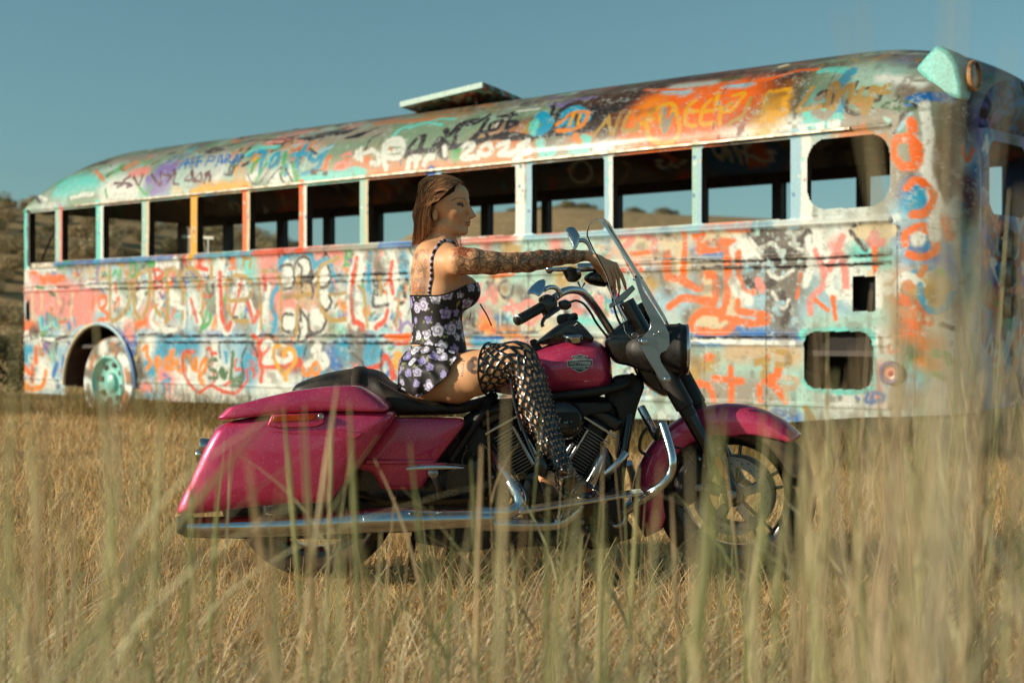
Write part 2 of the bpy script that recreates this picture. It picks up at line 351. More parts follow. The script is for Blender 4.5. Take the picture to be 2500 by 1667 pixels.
paint('''
# --- right wall, pale sheet metal
R~ s 45 120,160 900,130
R~ l 40 100,560 900,560
R~ h 60 950,120 1500,200
R~ s 50 250,950 880,1150
R~ s 40 1000,740 1480,700
R~ h 35 1430,1000 1500,1250
R~ e 25 300,1190 900,1200
R~ s 30 900,1000 930,1250
R~ l 40 600,780 860,720
R~ l 22 1060,600 1240,700
Q~ l 30 20,120 330,120 380,300
Q~ l 22 560,150 620,360
Q~ b 8 600,300 870,330
Q~ b 8 640,960 900,930 1430,990
Q~ b 10 640,1010 1430,1010
Q~ z 12 590,820 680,770 760,760
Q~ z 12 390,480 440,620
Q~ z 9 820,520 860,640
Q~ e 14 610,420 870,430
# black crackled triangle
Q~! z 26 1100,170 1230,200 1300,280
Q~! z 26 1560,120 1450,260 1300,330
Q~! d 22 1130,220 1260,300
Q~! z 30 1180,480 1400,520 1500,400
Q~! z 24 1260,700 1400,660
Q~! z 22 1320,800 1370,860
Q! d 10 1080,160 1180,260 1300,360 1420,300 1540,170
Q! d 9 1330,640 1380,760 1350,880
Q! d 9 1030,520 1150,600 1260,560
Q! w 5 1080,200 1150,280 1260,240 1340,340
Q! w 5 1180,420 1300,520 1420,460
Q! w 5 1260,640 1340,760 1390,700
Q! w 4 1120,320 1250,440 1340,420
Q! w 4 1400,240 1500,300
Q~! z 14 1900,90 1950,180
R! d 6 1240,170 1290,230 1340,290
R! d 6 1260,130 1400,115 1540,150
# orange crackled shapes
Q~ i 24 100,200 310,220
Q~ p 22 80,240 330,290
Q! o 5 60,200 120,150 190,170 330,200
Q! o 6 80,330 200,320 330,300
Q~ i 26 450,260 500,220 490,320
Q o 8 550,150 560,300 550,540
Q o 8 410,330 410,460 460,520 540,540 660,590
Q o 9 430,320 430,520
Q~ i 18 500,360 500,500
Q~ i 18 700,150 860,200 940,140
Q! o 16 660,180 740,110 900,95 1040,100
Q! o 14 690,290 820,240 950,250
Q o 8 680,300 820,290 900,250
Q~ i 16 740,520 740,640
Q! o 9 680,600 700,520 760,490 810,530 800,700 730,720
Q o 10 440,750 530,680 660,690 790,710 805,620
Q o 7 560,560 660,600
Q o 11 905,310 905,560 890,700
Q o 9 890,700 850,820
Q w 15 960,290 1040,250 1060,330
Q o 8 990,320 1000,540 1060,640 1110,630
Q w 14 950,560 990,640 1070,690
Q~ i 16 940,660 950,760
Q o 9 980,700 1000,780 1190,810 1220,860 1100,880 930,850
Q! o 9 940,850 1080,870 1200,850
Q~ i 14 680,830 840,860
Q o 10 860,800 700,790 620,860 640,930 780,940 920,930 930,860 860,850
Q i 6 680,880 820,900 880,880
Q~ w 16 990,260 1090,300
Q w 12 1560,220 1560,420 1520,560
Q~ w 18 1600,200 1700,420 1780,240
Q p 8 1600,300 1650,420 1680,540 1650,600 1570,680 1560,800
Q~ p 10 1760,250 1850,190
Q p 9 1820,190 1720,440
Q p 9 1810,330 1840,480 1850,640
Q~ w 18 1870,200 1900,480 1900,620
Q w 10 1720,540 1740,640 1880,650
Q q 5 1600,690 1700,780
Q o 5 1600,690 1700,780
Q o 6 1745,680 1760,840
Q~ p 8 1745,880 1750,900
Q o 5 1490,480 1450,680
Q p 10 1150,540 1170,600
R i 10 1300,160 1420,140 1520,160 1420,210 1300,180
R~ i 22 1340,180 1480,180
R p 12 1400,190 1400,260
R o 7 1405,270 1405,340 1395,440
R p 10 1370,240 1450,240
R~ t 16 1300,300 1480,330
R w 9 1420,470 1500,460
R w 9 1430,450 1430,640
R w 8 1430,550 1500,545
R i 8 1380,480 1370,440
# a t K
R o 9 330,970 350,975
R~ y 14 200,1150 260,1040 340,1010 360,990
R~ y 12 220,1150 250,1010
R o 9 230,1220 240,1160 290,1140 340,1160 370,1240
R o 9 370,1105 550,1125
R o 9 480,1040 480,1240
R o 8 665,1150 670,1250
R o 9 785,1030 775,1090 700,1120 760,1150 800,1200 830,1250
R o 6 712,975 715,1000
R y 10 650,1010 700,990 690,1080
R~ v 16 480,950 700,930 880,960
R v 6 820,1110 900,1110 880,1170 820,1160
R v 6 830,1180 830,1250
R y 6 750,930 850,950 850,1010 780,1020
R y 8 650,1300 700,1320 740,1370
R y 8 960,1300 1000,1370
R~ b 10 780,1340 900,1360
R w 6 200,860 880,890
R! k 3 200,350 700,360 1500,310
R! k 4 240,400 800,395 1500,370
R! k 3 0,345 250,345
R! k 3 230,850 880,835
R t 8 940,830 960,810 1200,800 1370,815 1385,860
R t 7 950,1120 1010,1170 1200,1195 1380,1170 1390,1090
R t 7 1385,860 1390,1100
R~ s 16 1020,760 1350,770
R~ p 16 1440,1080 1420,1200
R~ w 14 1440,850 1560,860
R b 5 1360,1200 1340,1250 1380,1260
R b 5 1390,1200 1390,1250 1440,1250 1460,1220 1400,1200
R b 5 1285,1230 1290,1240
R~ l 14 1480,1120 1520,1200
R e 12 1500,1280 1520,1180 1545,1160
R e 12 1545,1160 1560,1280
R e 5 1440,850 1450,940
R p 5 1490,900 1500,940 1550,930
# front corner column of writing
R~ l 30 1560,60 1620,200
R~ w 26 1820,20 1820,200
R~ b 26 1650,190 1700,280
R~ b 18 1810,230 1840,400
R w 16 1680,190 1680,220
R~ c 16 1750,120 1800,220
R o 9 1640,65 1700,60 1760,20
R o 9 1600,250 1600,190 1680,140 1750,170 1790,230 1780,290 1700,340 1620,310
R c 6 1590,450 1760,400
R q 8 1590,470 1630,520 1720,400
R w 8 1700,510 1620,450 1540,500 1550,590 1640,640
R! o 12 1560,600 1700,660 1740,740
R~ q 26 1600,560 1680,700
R o 14 1600,760 1660,770
R~ o 18 1600,800 1640,880
R c 7 1690,510 1700,600 1760,680 1840,660 1900,560
R~ i 24 1740,520 1820,680
R~ e 20 1850,600 1880,760
R~! y 18 1700,560 1830,600
R~ w 20 1830,800 1830,1200
R g 7 1820,430 1830,435
R~ G 16 1620,940 1640,960
R g 8 1780,950 1860,960 1880,1010
R~ g 16 1630,1080 1670,1100
R g 7 1780,1080 1850,1110
R~ a 10 1700,1010 1780,1030
R~ q 14 1720,880 1780,900
R~ l 26 1620,1160 1760,1240
R~ e 16 1640,1250 1700,1240
R~ w 22 1850,1250 1950,1240
R d 5 1830,760 1900,790
F~ e 40 1150,1050 1200,1300
F~ n 26 1290,1000 1400,1100
F~ l 16 1120,1350 1300,1350
F b 14 1210,560 1330,530 1480,540
F~ l 22 1180,650 1300,600
F d 5 1090,780 1110,720 1200,620 1300,590
F l 5 1130,760 1200,650
F~ l 20 1300,580 1340,800
F w 13 1300,590 1330,800 1310,1000 1350,1150 1400,1300
F w 13 1350,1150 1380,1500
F~ w 16 1330,900 1340,1100
F w 6 1195,700 1215,860
F o 12 1215,700 1230,800 1250,950 1260,980
F~ o 11 1250,950 1240,980
F o 10 1210,820 1110,830 1090,900 1110,980 1170,1020 1250,1000 1270,900 1200,815
F~ b 20 1240,1200 1330,1240
F~ e 18 1180,900 1180,960
F o 9 1180,1170 1220,1120 1300,1130 1360,1220 1320,1330 1240,1350
F~ c 14 1220,1280 1300,1200
F~ d 12 1420,1050 1450,1200
F~ n 22 1430,800 1480,1000
F o 5 1560,880 1600,980 1640,900
F~ b 18 1660,1050 1700,1200
F~ m 20 1600,1150 1640,1300
F~ P 30 1680,700 1760,800
F~ o 8 1450,1400 1480,1500
F~ d 26 1440,650 1560,760
F~ n 26 1450,460 1560,560
# --- right roof
F~ n 60 0,560 250,560
F~ n 50 120,480 520,480
F~ a 22 240,640 260,560 330,480
F~ d 30 60,700 380,560
F~ e 16 20,780 420,760
F~! w 12 20,760 200,740 440,710
F o 7 0,430 250,400 430,350 560,340
F~ l 10 10,400 200,385
F~ x 55 700,420 1180,480
F~ x 50 760,560 1100,640
F~ s 36 820,380 1100,420
F~ e 36 1250,470 1420,420
F~! w 9 1000,400 1200,420 1290,440
F t 13 590,350 680,340 800,360
F c 14 700,470 760,400 800,350
F c 11 700,480 720,600 700,700
F t 14 480,640 520,720 620,740 700,680
F~ t 20 560,560 620,600
F e 10 540,640 620,660 690,560 640,500 560,540
F d 5 560,520 620,490 670,540 620,600
F d 5 770,560 760,620 830,650 900,600 960,640
F d 5 830,430 800,520 840,560 960,560 990,520 920,470 840,500
F d 9 850,560 870,580
F q 6 790,540 870,600 880,640
F~ q 20 740,760 880,760 960,800
F~ e 10 720,740 860,680
F Y 7 190,620 220,510 260,500
F Y 7 270,500 360,480 370,530 290,560 350,600 320,650 220,640
F y 7 520,470 470,560 430,630 540,600 620,590
F y 7 630,600 650,480 690,440 700,520 670,610
F y 7 700,560 740,500 800,450 800,560 870,540
F y 7 880,470 840,540 900,560 870,620
F y 7 1060,450 990,480 940,470 930,560 900,640
F y 6 1050,500 960,500
F e 9 940,640 930,740 1080,750 1080,660 960,640 1020,740
F~ s 12 990,680 1040,700
F G 3 1000,600 1050,575 1180,565 1240,600 1150,620 1020,610
F G 3 1125,520 1130,630
F k 3 1220,565 1240,600
F! w 10 460,760 700,720
F~ l 12 480,740 600,760
O~ n 60 700,480 1200,450
O~ n 50 1300,400 2100,330
O~ n 60 880,700 1150,650
O~ d 30 850,560 1000,520 1180,430
O~ e 16 800,800 1100,790
O~! w 12 780,820 1000,800 1180,790
O~ d 26 1450,680 1900,640
O~! w 10 1500,730 1800,690 2150,690
O~ o 60 1250,620 1500,560
O~ o 52 1400,500 1700,480
O~ o 46 1700,440 1900,420
O~ o 40 1180,740 1500,700
O~ o 30 1350,450 1600,420
O~ a 24 1180,580 1220,500
O Y 5 1130,640 1240,600
O Y 6 1190,650 1210,740 1300,790 1400,760 1440,670 1420,560 1380,480 1300,500 1220,560 1190,650
O Y 6 1320,500 1290,600 1330,700 1370,600 1400,520
O e 6 1330,520 1330,700 1390,560
O Y 6 1560,460 1500,520 1490,640 1560,650
O Y 6 1500,540 1580,540
O Y 6 1680,450 1620,520 1610,630 1700,630
O Y 6 1620,540 1700,530
O Y 6 1740,400 1720,500 1780,520 1830,480
O Y 6 1760,520 1750,640
O Y 6 1770,540 1850,520 1940,400 1850,420
O y 6 1980,440 1930,560 1820,640
O y 6 890,560 900,640 940,720 990,560 1010,540
O y 6 1060,540 1020,620 1010,690 1110,680 1120,650
O y 6 800,600 880,580 850,640 770,740
O y 6 2120,410 2080,540
O~ Y 22 2100,620 2180,480
O k 8 780,500 820,560 770,590 850,590 900,540 960,530
O k 7 390,600 460,560 480,480 460,500
O k 8 620,480 540,520 500,620 450,700
O k 8 0,740 200,740 420,720 620,700 780,670
O t 14 390,560 330,640 330,700
O c 16 380,560 440,640 380,690
O c 14 560,560 620,520 700,540 720,600
O c 12 530,640 600,610 610,690
O a 6 500,640 560,600 600,560 700,540 740,560 700,640 620,680 500,690
O Y 5 630,560 600,640
O Y 5 680,560 660,640
O t 12 700,740 740,760
O t 14 620,830 720,820
O t 14 370,780 400,860 470,840
O~ q 10 580,770 760,740
O a 8 640,720 680,780
O~ e 20 520,800 560,860
O~ x 20 320,800 320,880
O P 5 440,500 500,480 540,500 600,460 700,440 800,430
O P 6 560,480 640,450 760,440
O w 5 200,540 360,520
O~ x 20 180,560 400,520
O o 6 1180,380 1500,370 1900,320 2150,290
O~ l 10 1350,380 1500,390
O~ l 10 1820,340 1960,330
O~ G 6 1700,310 1900,280
O~ h 10 1400,350 1700,320
# --- middle roof
N~ q 30 900,700 1300,700
N~ q 40 1350,640 2100,600
N~ v 24 640,720 900,700
N~ v 20 980,620 1060,580
N~ x 40 700,560 1000,460
N~ x 50 1200,420 1700,420
N~ x 30 1100,560 1500,500
N~ e 20 700,480 1050,440
N~ q 8 1000,380 1500,340
N t 7 1130,480 1200,420 1350,390 1480,350 1600,350
N t 6 1260,420 1350,380 1500,390
N k 9 1600,520 1620,440 1650,380 1780,350
N k 9 1530,430 1560,470 1640,400 1760,380 1860,320
N k 8 1720,510 1790,440 1850,350
N k 7 1740,500 1820,440 1850,480 1790,520 1740,500
N k 7 1860,440 1930,420 1960,360 1880,380 1860,440
N k 6 1960,460 2010,420 2080,380 2010,360
N k 7 2040,300 1990,460
N k 6 1930,330 2100,310
N k 9 1440,550 1650,560 1850,500 2000,470 2190,500
N k 9 1220,630 1260,560 1320,490 1370,480 1340,560 1330,610
N k 8 1240,610 1440,580
N k 8 1440,580 1480,500 1530,540 1480,600 1530,650
N k 4 1180,620 1190,700
N k 3 1040,460 960,500 910,600
N k 12 640,460 760,450 820,430
N k 10 820,480 900,460
N k 6 770,490 860,480
N k 5 400,500 470,490 540,480
N w 8 850,600 860,650
N w 7 830,640 960,590
N w 6 880,570 890,670
N w 7 960,580 1010,620 1020,690 960,680
N w 9 1180,540 1110,540 1060,600 1080,640 1180,640 1210,560 1170,500 1080,520 1050,620 1070,720
N w 7 1070,600 1180,590
N w 9 1240,730 1260,650 1330,640
N w 9 1310,640 1300,710
N w 9 1370,700 1390,640 1430,640
N w 8 1520,560 1530,620
N w 8 1640,580 1700,540 1740,560 1660,640 1780,640
N w 8 1810,560 1790,600 1840,620 1880,590 1860,540 1810,560
N w 8 1930,550 2000,530 1990,580 1940,620 2040,610
N w 9 2160,520 2090,560 2150,560 2180,590 2120,610 2060,600
N g 7 1590,600 1620,600 1640,580
N~ g 8 1590,620 1610,640
N q 3 1100,560 1120,590
N o 8 600,740 620,680 640,640
N o 8 700,720 760,700 770,660
N p 5 680,740 700,690 760,680 760,730 700,740
N p 5 740,630 800,610 810,660 780,750
N~ o 8 880,700 930,660
N~ q 10 800,720 920,720
# "Tajfy"-like light blue piece, left-middle roof
T t 10 680,330 740,290 840,270 950,265
T c 8 700,340 760,300 830,310
T c 9 840,310 800,400 790,480
T c 8 870,420 900,340 940,320 920,400 870,430
T c 8 1000,310 980,400 1000,490 1010,420
T l 6 1070,260 1120,240
T c 9 1170,250 1140,300 1100,360 1090,470
T c 9 1060,330 1160,320 1220,320
T c 8 1170,310 1220,380 1270,360 1330,290
T c 9 1370,260 1310,330 1270,420 1200,480 1130,500
T l 7 1380,260 1300,300
T t 12 1130,540 1300,500 1450,490 1560,460 1640,470
T t 10 1130,560 1400,530 1630,510
T g 7 720,480 740,410 780,370
T g 6 840,400 780,500 760,540
T g 8 1000,320 980,440 960,500
T g 7 1060,410 1080,500 1110,540
T~ g 14 1080,520 1110,540
T~ w 14 900,520 1040,490
T~ w 12 700,520 780,470
T~ w 14 420,560 480,440
T~ v 12 600,560 640,460
T~ h 30 120,560 420,420
T d 3 690,480 720,560 790,560 850,470 920,380
T d 3 850,560 960,430 950,500 990,560
T d 3 1000,440 1060,560
T k 4 880,310 960,260 1010,210
T k 4 340,310 420,290 480,290 400,310 340,310
T k 5 340,300 520,260 700,220 980,200
T k 4 900,240 980,240 1060,200 1010,190 990,210
T k 5 1150,200 1250,190 1200,210 1160,210
T~ k 12 1240,180 1460,130
T k 6 1270,190 1400,160 1520,130
T~ e 20 1300,200 1520,150
T k 5 1600,180 1700,130 1760,110
T b 4 190,360 120,450
T b 3 20,400 160,360
T b 4 80,350 210,320
T b 4 200,370 170,440
T b 4 240,360 220,440
T b 4 170,400 250,400
T b 4 290,350 270,430
T b 4 270,350 330,340
T b 4 270,390 310,385
T b 4 380,340 340,420
T b 4 380,340 420,350 400,380 360,380
T b 4 430,420 470,330 480,400
T b 4 440,390 480,380
T b 4 500,400 520,330 550,350 520,370 560,400
T b 4 570,400 600,330 610,390 640,320
T~ P 18 20,440 20,500
T m 5 30,470 90,460 60,520 20,540
T m 5 60,500 100,480 80,560 120,570
T m 4 200,500 170,540 240,540
T m 7 230,460 250,540 310,540
T m 5 260,520 300,480 310,530
T m 6 370,470 340,490 380,500 380,540
T m 5 330,560 350,500
T Y 9 230,630 400,610 560,590 690,570
T Y 9 240,650 420,620 700,600
T~ Y 12 300,600 640,590
T! d 8 1220,470 1330,480
T d 5 1200,280 1250,320
T d 7 690,400 650,420
# --- rear roof
S~ x 50 200,1060 480,960
S~ x 40 420,920 700,880
S~ n 14 440,930 640,900
S~ e 20 640,900 900,870
S~ g 14 300,1020 270,1080
S~ g 10 320,1000 350,1010
S~ t 26 360,1040 520,1010
S~ t 22 330,1070 560,1060
S! w 8 400,1110 470,1090 520,1090
S~ x 20 400,1140 540,1110
S w 6 220,1100 260,1120
S d 5 150,1130 200,1110 230,1140
S~ w 30 600,1060 760,1050
S~ s 30 860,1050 1000,1060
S~ p 12 740,970 820,960
S q 7 540,960 580,1010
S n 6 640,960 600,990
S~ P 22 900,960 960,950
S~ P 22 850,1040 920,1040
S P 12 830,1000 860,1080 940,1010 960,940
S m 5 640,1030 700,1030 660,1050
S m 5 730,990 690,1020 740,1040 710,1050
S m 5 750,990 780,1040 800,980
S m 5 850,980 900,1040 900,970
S m 5 920,980 960,990 940,1020
S g 5 780,1050 820,1090 850,1040
S g 5 590,1060 600,1110
S~ i 10 980,1060 1010,1070
S q 4 860,860 830,900
S n 5 1150,860 1200,830 1260,840
S~ q 8 700,940 760,910
# --- left wall
L~ w 20 230,180 300,280
L~ p 12 320,200 400,260
L o 10 410,230 450,300 480,210 540,280 600,220
L o 12 440,250 640,240
L o 8 320,180 360,200
L~ P 10 500,250 560,220
L! w 6 240,150 560,160
L! k 3 220,310 700,340
L g 5 220,330 260,350 240,370
L! w 8 300,340 560,340
L g 5 360,330 440,350
L~ b 8 560,100 600,100
L g 12 620,130 610,100 700,100
L~ l 8 680,120 690,200
L~ z 20 640,70 1000,60
L v 6 760,110 860,90
L v 7 830,100 840,200 780,250 730,200
L v 6 910,110 910,230
L v 6 880,180 945,170
L P 8 980,80 970,290
L v 7 1010,90 1000,250 1080,250
L v 6 1010,90 1080,70
L v 6 1010,160 1070,150
L g 6 1130,230 1170,170 1200,240 1220,60
L g 6 1310,60 1310,240
L g 6 1310,50 1370,100 1380,180 1320,240
L~ e 16 1240,60 1300,100
L~ G 9 1440,130 1480,110
L g 9 1500,60 1510,120 1550,90
L w 8 1660,130 1670,40 1710,110 1750,40 1780,130
L r 8 1560,160 1560,340
L r 6 1560,160 1630,170 1640,210 1580,240
L r 6 1580,240 1640,290 1610,330 1560,340
L o 7 1690,320 1730,280 1750,180
L~ c 8 1750,240 1770,280
L! w 7 870,290 1060,290
L w 6 860,320 1080,330
L! k 3 900,300 1850,265
L! k 3 900,345 1850,335
L~ p 40 380,420 880,480
L~ p 36 440,540 860,560
L~ p 30 640,430 880,600
L~ p 18 840,620 900,640
L i 6 420,390 420,560
L i 6 730,400 710,620 740,650
L G 8 510,390 550,420
L i 7 560,380 600,500
L~ w 12 260,400 220,560
L~ l 10 210,500 240,620
L r 7 280,400 280,440
L k 9 282,490 282,660
L i 7 325,400 330,660
L r 9 240,600 220,740
L~ r 12 220,760 380,740
L~ o 12 260,740 320,700
L~ n 10 320,780 370,780
L c 7 470,600 470,700
L~ c 10 420,660 420,720
L t 7 400,640 420,760 500,720 500,610 560,740
L c 6 560,640 570,720
L~ a 7 520,570 525,610
L k 4 520,550 525,575
L g 5 590,650 600,740
L g 4 620,680 660,660
L r 4 600,690 680,680
L o 6 940,430 930,560
L o 7 1000,520 1000,440 1060,430 1070,500 1020,560
L o 7 1000,540 1080,600 1080,660 1000,660 990,690
L~ w 14 1000,580 1080,520
L~ l 12 980,640 1040,600
L c 5 740,640 760,720
L~ b 8 690,700 700,740
L w 7 200,800 280,780 260,840
L w 6 330,830 350,900
L! w 8 220,880 600,860
L k 3 300,860 420,860 520,900
L d 4 460,940 500,1000
L d 5 560,860 680,830
L w 6 350,880 400,880
L c 16 240,920 260,1060
L~ c 14 220,960 320,960
L w 6 400,830 420,930
L~ P 10 480,900 460,960
L o 14 360,960 360,1080
L a 7 400,920 410,1010 440,1010
L r 8 230,1040 220,1280
L o 12 290,1080 320,1220
L o 12 320,1120 330,1280
L~ w 26 420,1120 440,1260
L a 10 460,1180 440,1300 380,1350 290,1330
L a 8 240,1150 240,1290
L a 9 270,1280 330,1370
L z 6 320,1220 330,1290
L~ t 10 530,1000 540,1130
L e 6 520,900 560,1100
L~ l 16 560,1160 640,1000
L b 12 540,1220 570,1120
L b 10 640,1040 630,1290
L! w 8 500,1280 640,1280
L~ w 16 490,1180 520,1320
# wheel arch lip
L l 6 700,920 720,840 780,760 850,730
L b 6 640,1300 650,1100 700,900
L i 6 1000,700 1100,740 1200,850 1280,1000 1330,1150
L w 4 1060,690 1170,780 1260,900 1310,1010
L b 8 1280,870 1330,960 1340,1080
L P 6 1190,740 1260,840 1310,960
L~ b 10 1360,860 1350,1000
L~ n 14 1400,1000 1440,1200
L~ d 10 1390,1050 1400,1300
L y 6 1400,880 1380,1040 1330,1080 1350,1250 1420,1480
# D a m i e n in gold outline
L y 7 1095,100 1100,300 1110,640 1180,660
L y 8 1080,80 1180,90 1260,170 1300,300 1300,480 1240,600 1130,680
L y 8 1500,160 1400,200 1350,300 1350,500 1370,600 1430,640 1490,520 1510,300 1500,160
L y 7 1510,180 1550,420 1560,540 1620,620
L~ v 12 1360,620 1400,700
L y 7 1680,200 1690,460 1690,670
L y 8 1680,220 1720,150 1780,170 1820,320 1850,400
L w 9 1540,580 1520,680 1600,760 1750,770 1850,720
L w 7 1380,400 1440,380 1420,460 1380,550
L w 7 1580,400 1580,480 1630,480 1600,540
L w 7 1700,380 1760,400 1720,500 1800,520
L~ w 14 1140,400 1200,500
L o 5 1150,540 1190,440 1200,520
L o 6 1150,300 1170,380
L~ w 12 1230,650 1300,690
L~ p 16 1300,740 1300,830
L~ o 10 1380,720 1460,680
L o 5 1730,620 1760,560
L~ l 14 1420,830 1560,830
L! k 4 1400,810 1850,800
L~ z 10 1440,860 1560,880
L~ b 12 1640,850 1850,830
M y 7 0,470 20,420 90,410 150,470 170,560
M y 7 150,470 220,400 300,430 340,560 360,700 350,850
M y 6 40,560 30,700 20,900
M y 6 170,560 180,870
M w 7 0,960 120,970 190,900 190,780 120,760
M r 7 0,265 120,245
M b 7 250,215 600,205 960,170
M c 6 230,240 920,190
M r 6 1000,210 1250,190 1500,175
M p 6 1080,190 1700,140
M~ e 6 1650,160 1950,140
M~ b 8 2000,130 2260,110
M y 6 2200,110 2350,90
M! k 3 0,495 700,480
M! k 3 330,545 1000,530
M! k 4 1250,465 2250,440
M! k 3 1100,530 2250,500
M! k 4 0,1030 900,1010 1900,1020 2320,1020
M! k 4 0,1085 1100,1080 2300,1085
M~ z 20 0,1060 130,1050
M~ b 10 280,1020 700,1030
M w 8 10,380 30,310 65,360 110,310 130,390
M r 8 320,290 330,380 400,410
M r 7 190,290 200,360
M~ o 10 330,320 350,300
M y 8 440,260 440,480
M y 7 420,260 530,260 540,320
M~ w 14 530,330 520,600
M o 7 600,350 640,320 650,400 640,300
M o 5 600,410 640,390
M n 5 580,360 600,290
M~ t 24 860,260 830,400
M~ t 14 760,340 800,430
M y 6 740,380 750,310 800,310 800,400
M~ P 10 1000,320 1040,320
M g 6 1680,230 1690,280 1670,370
M g 6 1720,230 1730,290 1690,300
M g 5 1670,370 1710,360
M~ p 40 980,280 1000,400
M~ p 34 1420,260 1420,340
M~ p 22 1560,240 1620,300
M~ p 26 960,250 1020,210
M d 5 1070,330 1060,260 1100,240 1140,300
M d 4 1460,160 1480,220 1500,260 1460,320
M d 4 1530,180 1500,260 1540,310
M w 11 540,340 510,460 500,700 520,900 590,990 640,880
M r 9 520,440 520,560 530,720 540,860 590,960 620,900
M~ w 14 700,470 650,820
M r 6 720,480 690,660 640,820
M r 6 720,480 760,600
M w 8 740,520 790,690 850,860
M r 9 780,720 810,820 830,900 870,810
M w 10 980,560 900,900 870,1000
M r 7 930,470 940,590
M y 7 600,700 750,690 810,640 820,560 760,490 680,460 610,500 590,600 600,750 650,870 780,890
M~ e 10 700,950 760,900
M! k 3 640,850 780,850
M~ z 12 830,660 850,720
M g 8 400,800 380,860 340,980
M g 8 360,960 420,900 430,830
M w 6 240,640 280,700 340,900
M r 6 250,680 310,890
M~ w 12 60,620 120,680
M~ l 14 200,920 260,940
# white flower with blue halo
M c 12 1080,400 1080,340 1180,300 1230,250 1320,240 1370,320 1400,380 1500,330 1560,420 1570,560 1530,620
M c 10 1060,560 1010,640 1000,760 1040,860 1020,980
M c 8 1230,200 1230,270
M~ p 34 1120,700 1340,680
M~ p 24 1060,640 1060,760
M~ v 26 1300,580 1330,640
M w 30 1150,420 1140,540
M w 24 1250,420 1270,360 1310,360 1320,430
M w 24 1480,440 1490,530
M w 20 1400,480 1440,520
M w 26 1480,660 1500,730
M w 30 1160,860 1150,930
M w 34 1410,860 1430,910
M w 22 1300,850 1290,1000 1270,1040
M~ e 8 1230,400 1230,460
M d 5 1080,400 1090,380 1180,370 1200,470 1190,570 1110,590
M d 5 1200,400 1240,320 1300,290 1350,330 1360,420 1330,470 1270,480 1280,400 1240,360
M k 9 1270,480 1340,490 1370,440 1360,510
M d 5 1360,510 1480,360 1530,400 1540,500 1490,580 1400,560
M d 5 1280,560 1270,480 1340,520 1380,600 1370,680
M d 5 1440,640 1430,700 1500,790 1550,720 1530,650
M d 5 1200,830 1110,830 1100,960 1200,990 1240,900
M d 5 1240,900 1260,1000 1240,1070 1310,1060 1340,980 1320,860 1250,780
M! d 9 1260,780 1270,940
M d 5 1340,830 1350,980 1440,990 1500,900 1490,830
M! d 6 1275,560 1280,640
M y 6 920,420 1040,430 1090,560 1080,800 1080,1000
M y 7 1240,470 1240,700 1230,1000
M y 6 880,500 890,640 900,820 900,960
M y 7 1100,660 1250,660 1360,640
M y 7 1620,300 1540,340 1450,390 1420,520 1430,700 1480,820 1560,880 1680,870
M y 5 1540,640 1620,640 1700,620
M~ a 10 1640,700 1680,760
M~ w 12 1660,640 1640,580
M p 5 1570,500 1600,600
# large U
M w 13 1800,250 1740,480 1720,640 1730,800 1760,930
M w 13 1800,260 1840,330 1800,560 1790,760 1850,900 1960,930 2060,820 2090,700 2130,560 2140,420 2110,280
M r 8 1790,310 1760,440 1740,600 1740,780 1760,900
M r 8 1790,900 1850,930 1840,960
M r 8 1960,950 2040,880 2070,790
M r 8 2110,340 2100,480 2120,620
M c 9 1910,260 1900,520 1910,620
M~ c 12 2210,300 2230,420
M y 6 1800,560 1850,620 1870,800 1890,940
M y 6 2000,480 2010,640
M y 6 2190,620 2170,780 2150,930
M k 5 1950,560 1940,740 2080,730
M k 4 1950,560 1980,640 1940,640
M! k 8 2220,580 2230,680 2200,720
M~ z 14 1990,380 2000,420
M~ z 14 1740,1000 1830,990
M~ z 18 1750,1120 1800,1180
M o 10 2100,1040 2310,1040
M o 6 2060,1030 2300,1020
M r 6 2150,1100 2250,1090
# lower left wall
M~ w 60 300,1250 500,1350
M~ c 30 10,1140 260,1130
M~ w 40 560,1300 660,1420
M~ w 30 900,1400 1100,1460
M~ l 26 600,1150 700,1100
M~ c 30 780,1280 760,1360
M r 14 900,1120 950,1100
M~ r 26 920,1160 900,1240
M r 14 900,1250 960,1290 1130,1280 1260,1270
M r 8 820,1020 900,1100 880,1250 910,1300 900,1440
M~ r 20 1130,1260 1200,1240
M w 12 920,1130 960,1090 1010,1120 990,1190 930,1260 1010,1260
M w 11 1030,1230 1100,1260 1170,1230 1160,1160 1090,1130
M w 11 1380,1160 1430,1100 1400,1240 1320,1290
M w 12 1440,1110 1430,1240 1470,1300 1510,1260 1480,1210
M~ e 14 1350,1200 1380,1160
M~ z 14 1600,1180 1700,1220
M Y 8 1110,1200 1080,1130 1030,1130 1020,1220 1060,1310 1110,1370 1130,1420
M Y 8 1110,1210 1140,1140 1200,1160 1220,1240 1180,1320 1120,1390
M a 7 1290,1320 1300,1380 1340,1380 1350,1330
M a 7 1400,1370 1440,1340 1410,1270 1370,1340 1420,1400
M~ c 20 1230,1180 1270,1160
M~ b 22 1560,1200 1580,1260
M~ c 20 1660,1140 1700,1160
M~ c 22 1930,1180 1920,1250
M r 8 1880,1330 2000,1290 2060,1210 2100,1300 2110,1420
M r 8 2110,1300 2140,1400
M~ Y 8 2130,1300 2160,1200 2190,1230 2170,1310
M k 4 1710,1130 1760,1200 1830,1260 1850,1310
M k 4 2020,1160 2010,1300 2040,1400
M k 4 1320,1100 1290,1240
M g 5 2090,1140 2110,1150
M a 8 90,1160 80,1240 20,1230 20,1310 90,1330 120,1240 150,1360
M a 8 200,1340 180,1240 240,1210 270,1330 300,1230 300,1340
M a 9 330,1340 360,1260 400,1240 380,1340 330,1400 360,1470
M r 6 280,1170 190,1170 170,1250 200,1400 310,1540 380,1510 460,1460 460,1350
M r 6 400,1150 430,1140 450,1240 430,1310
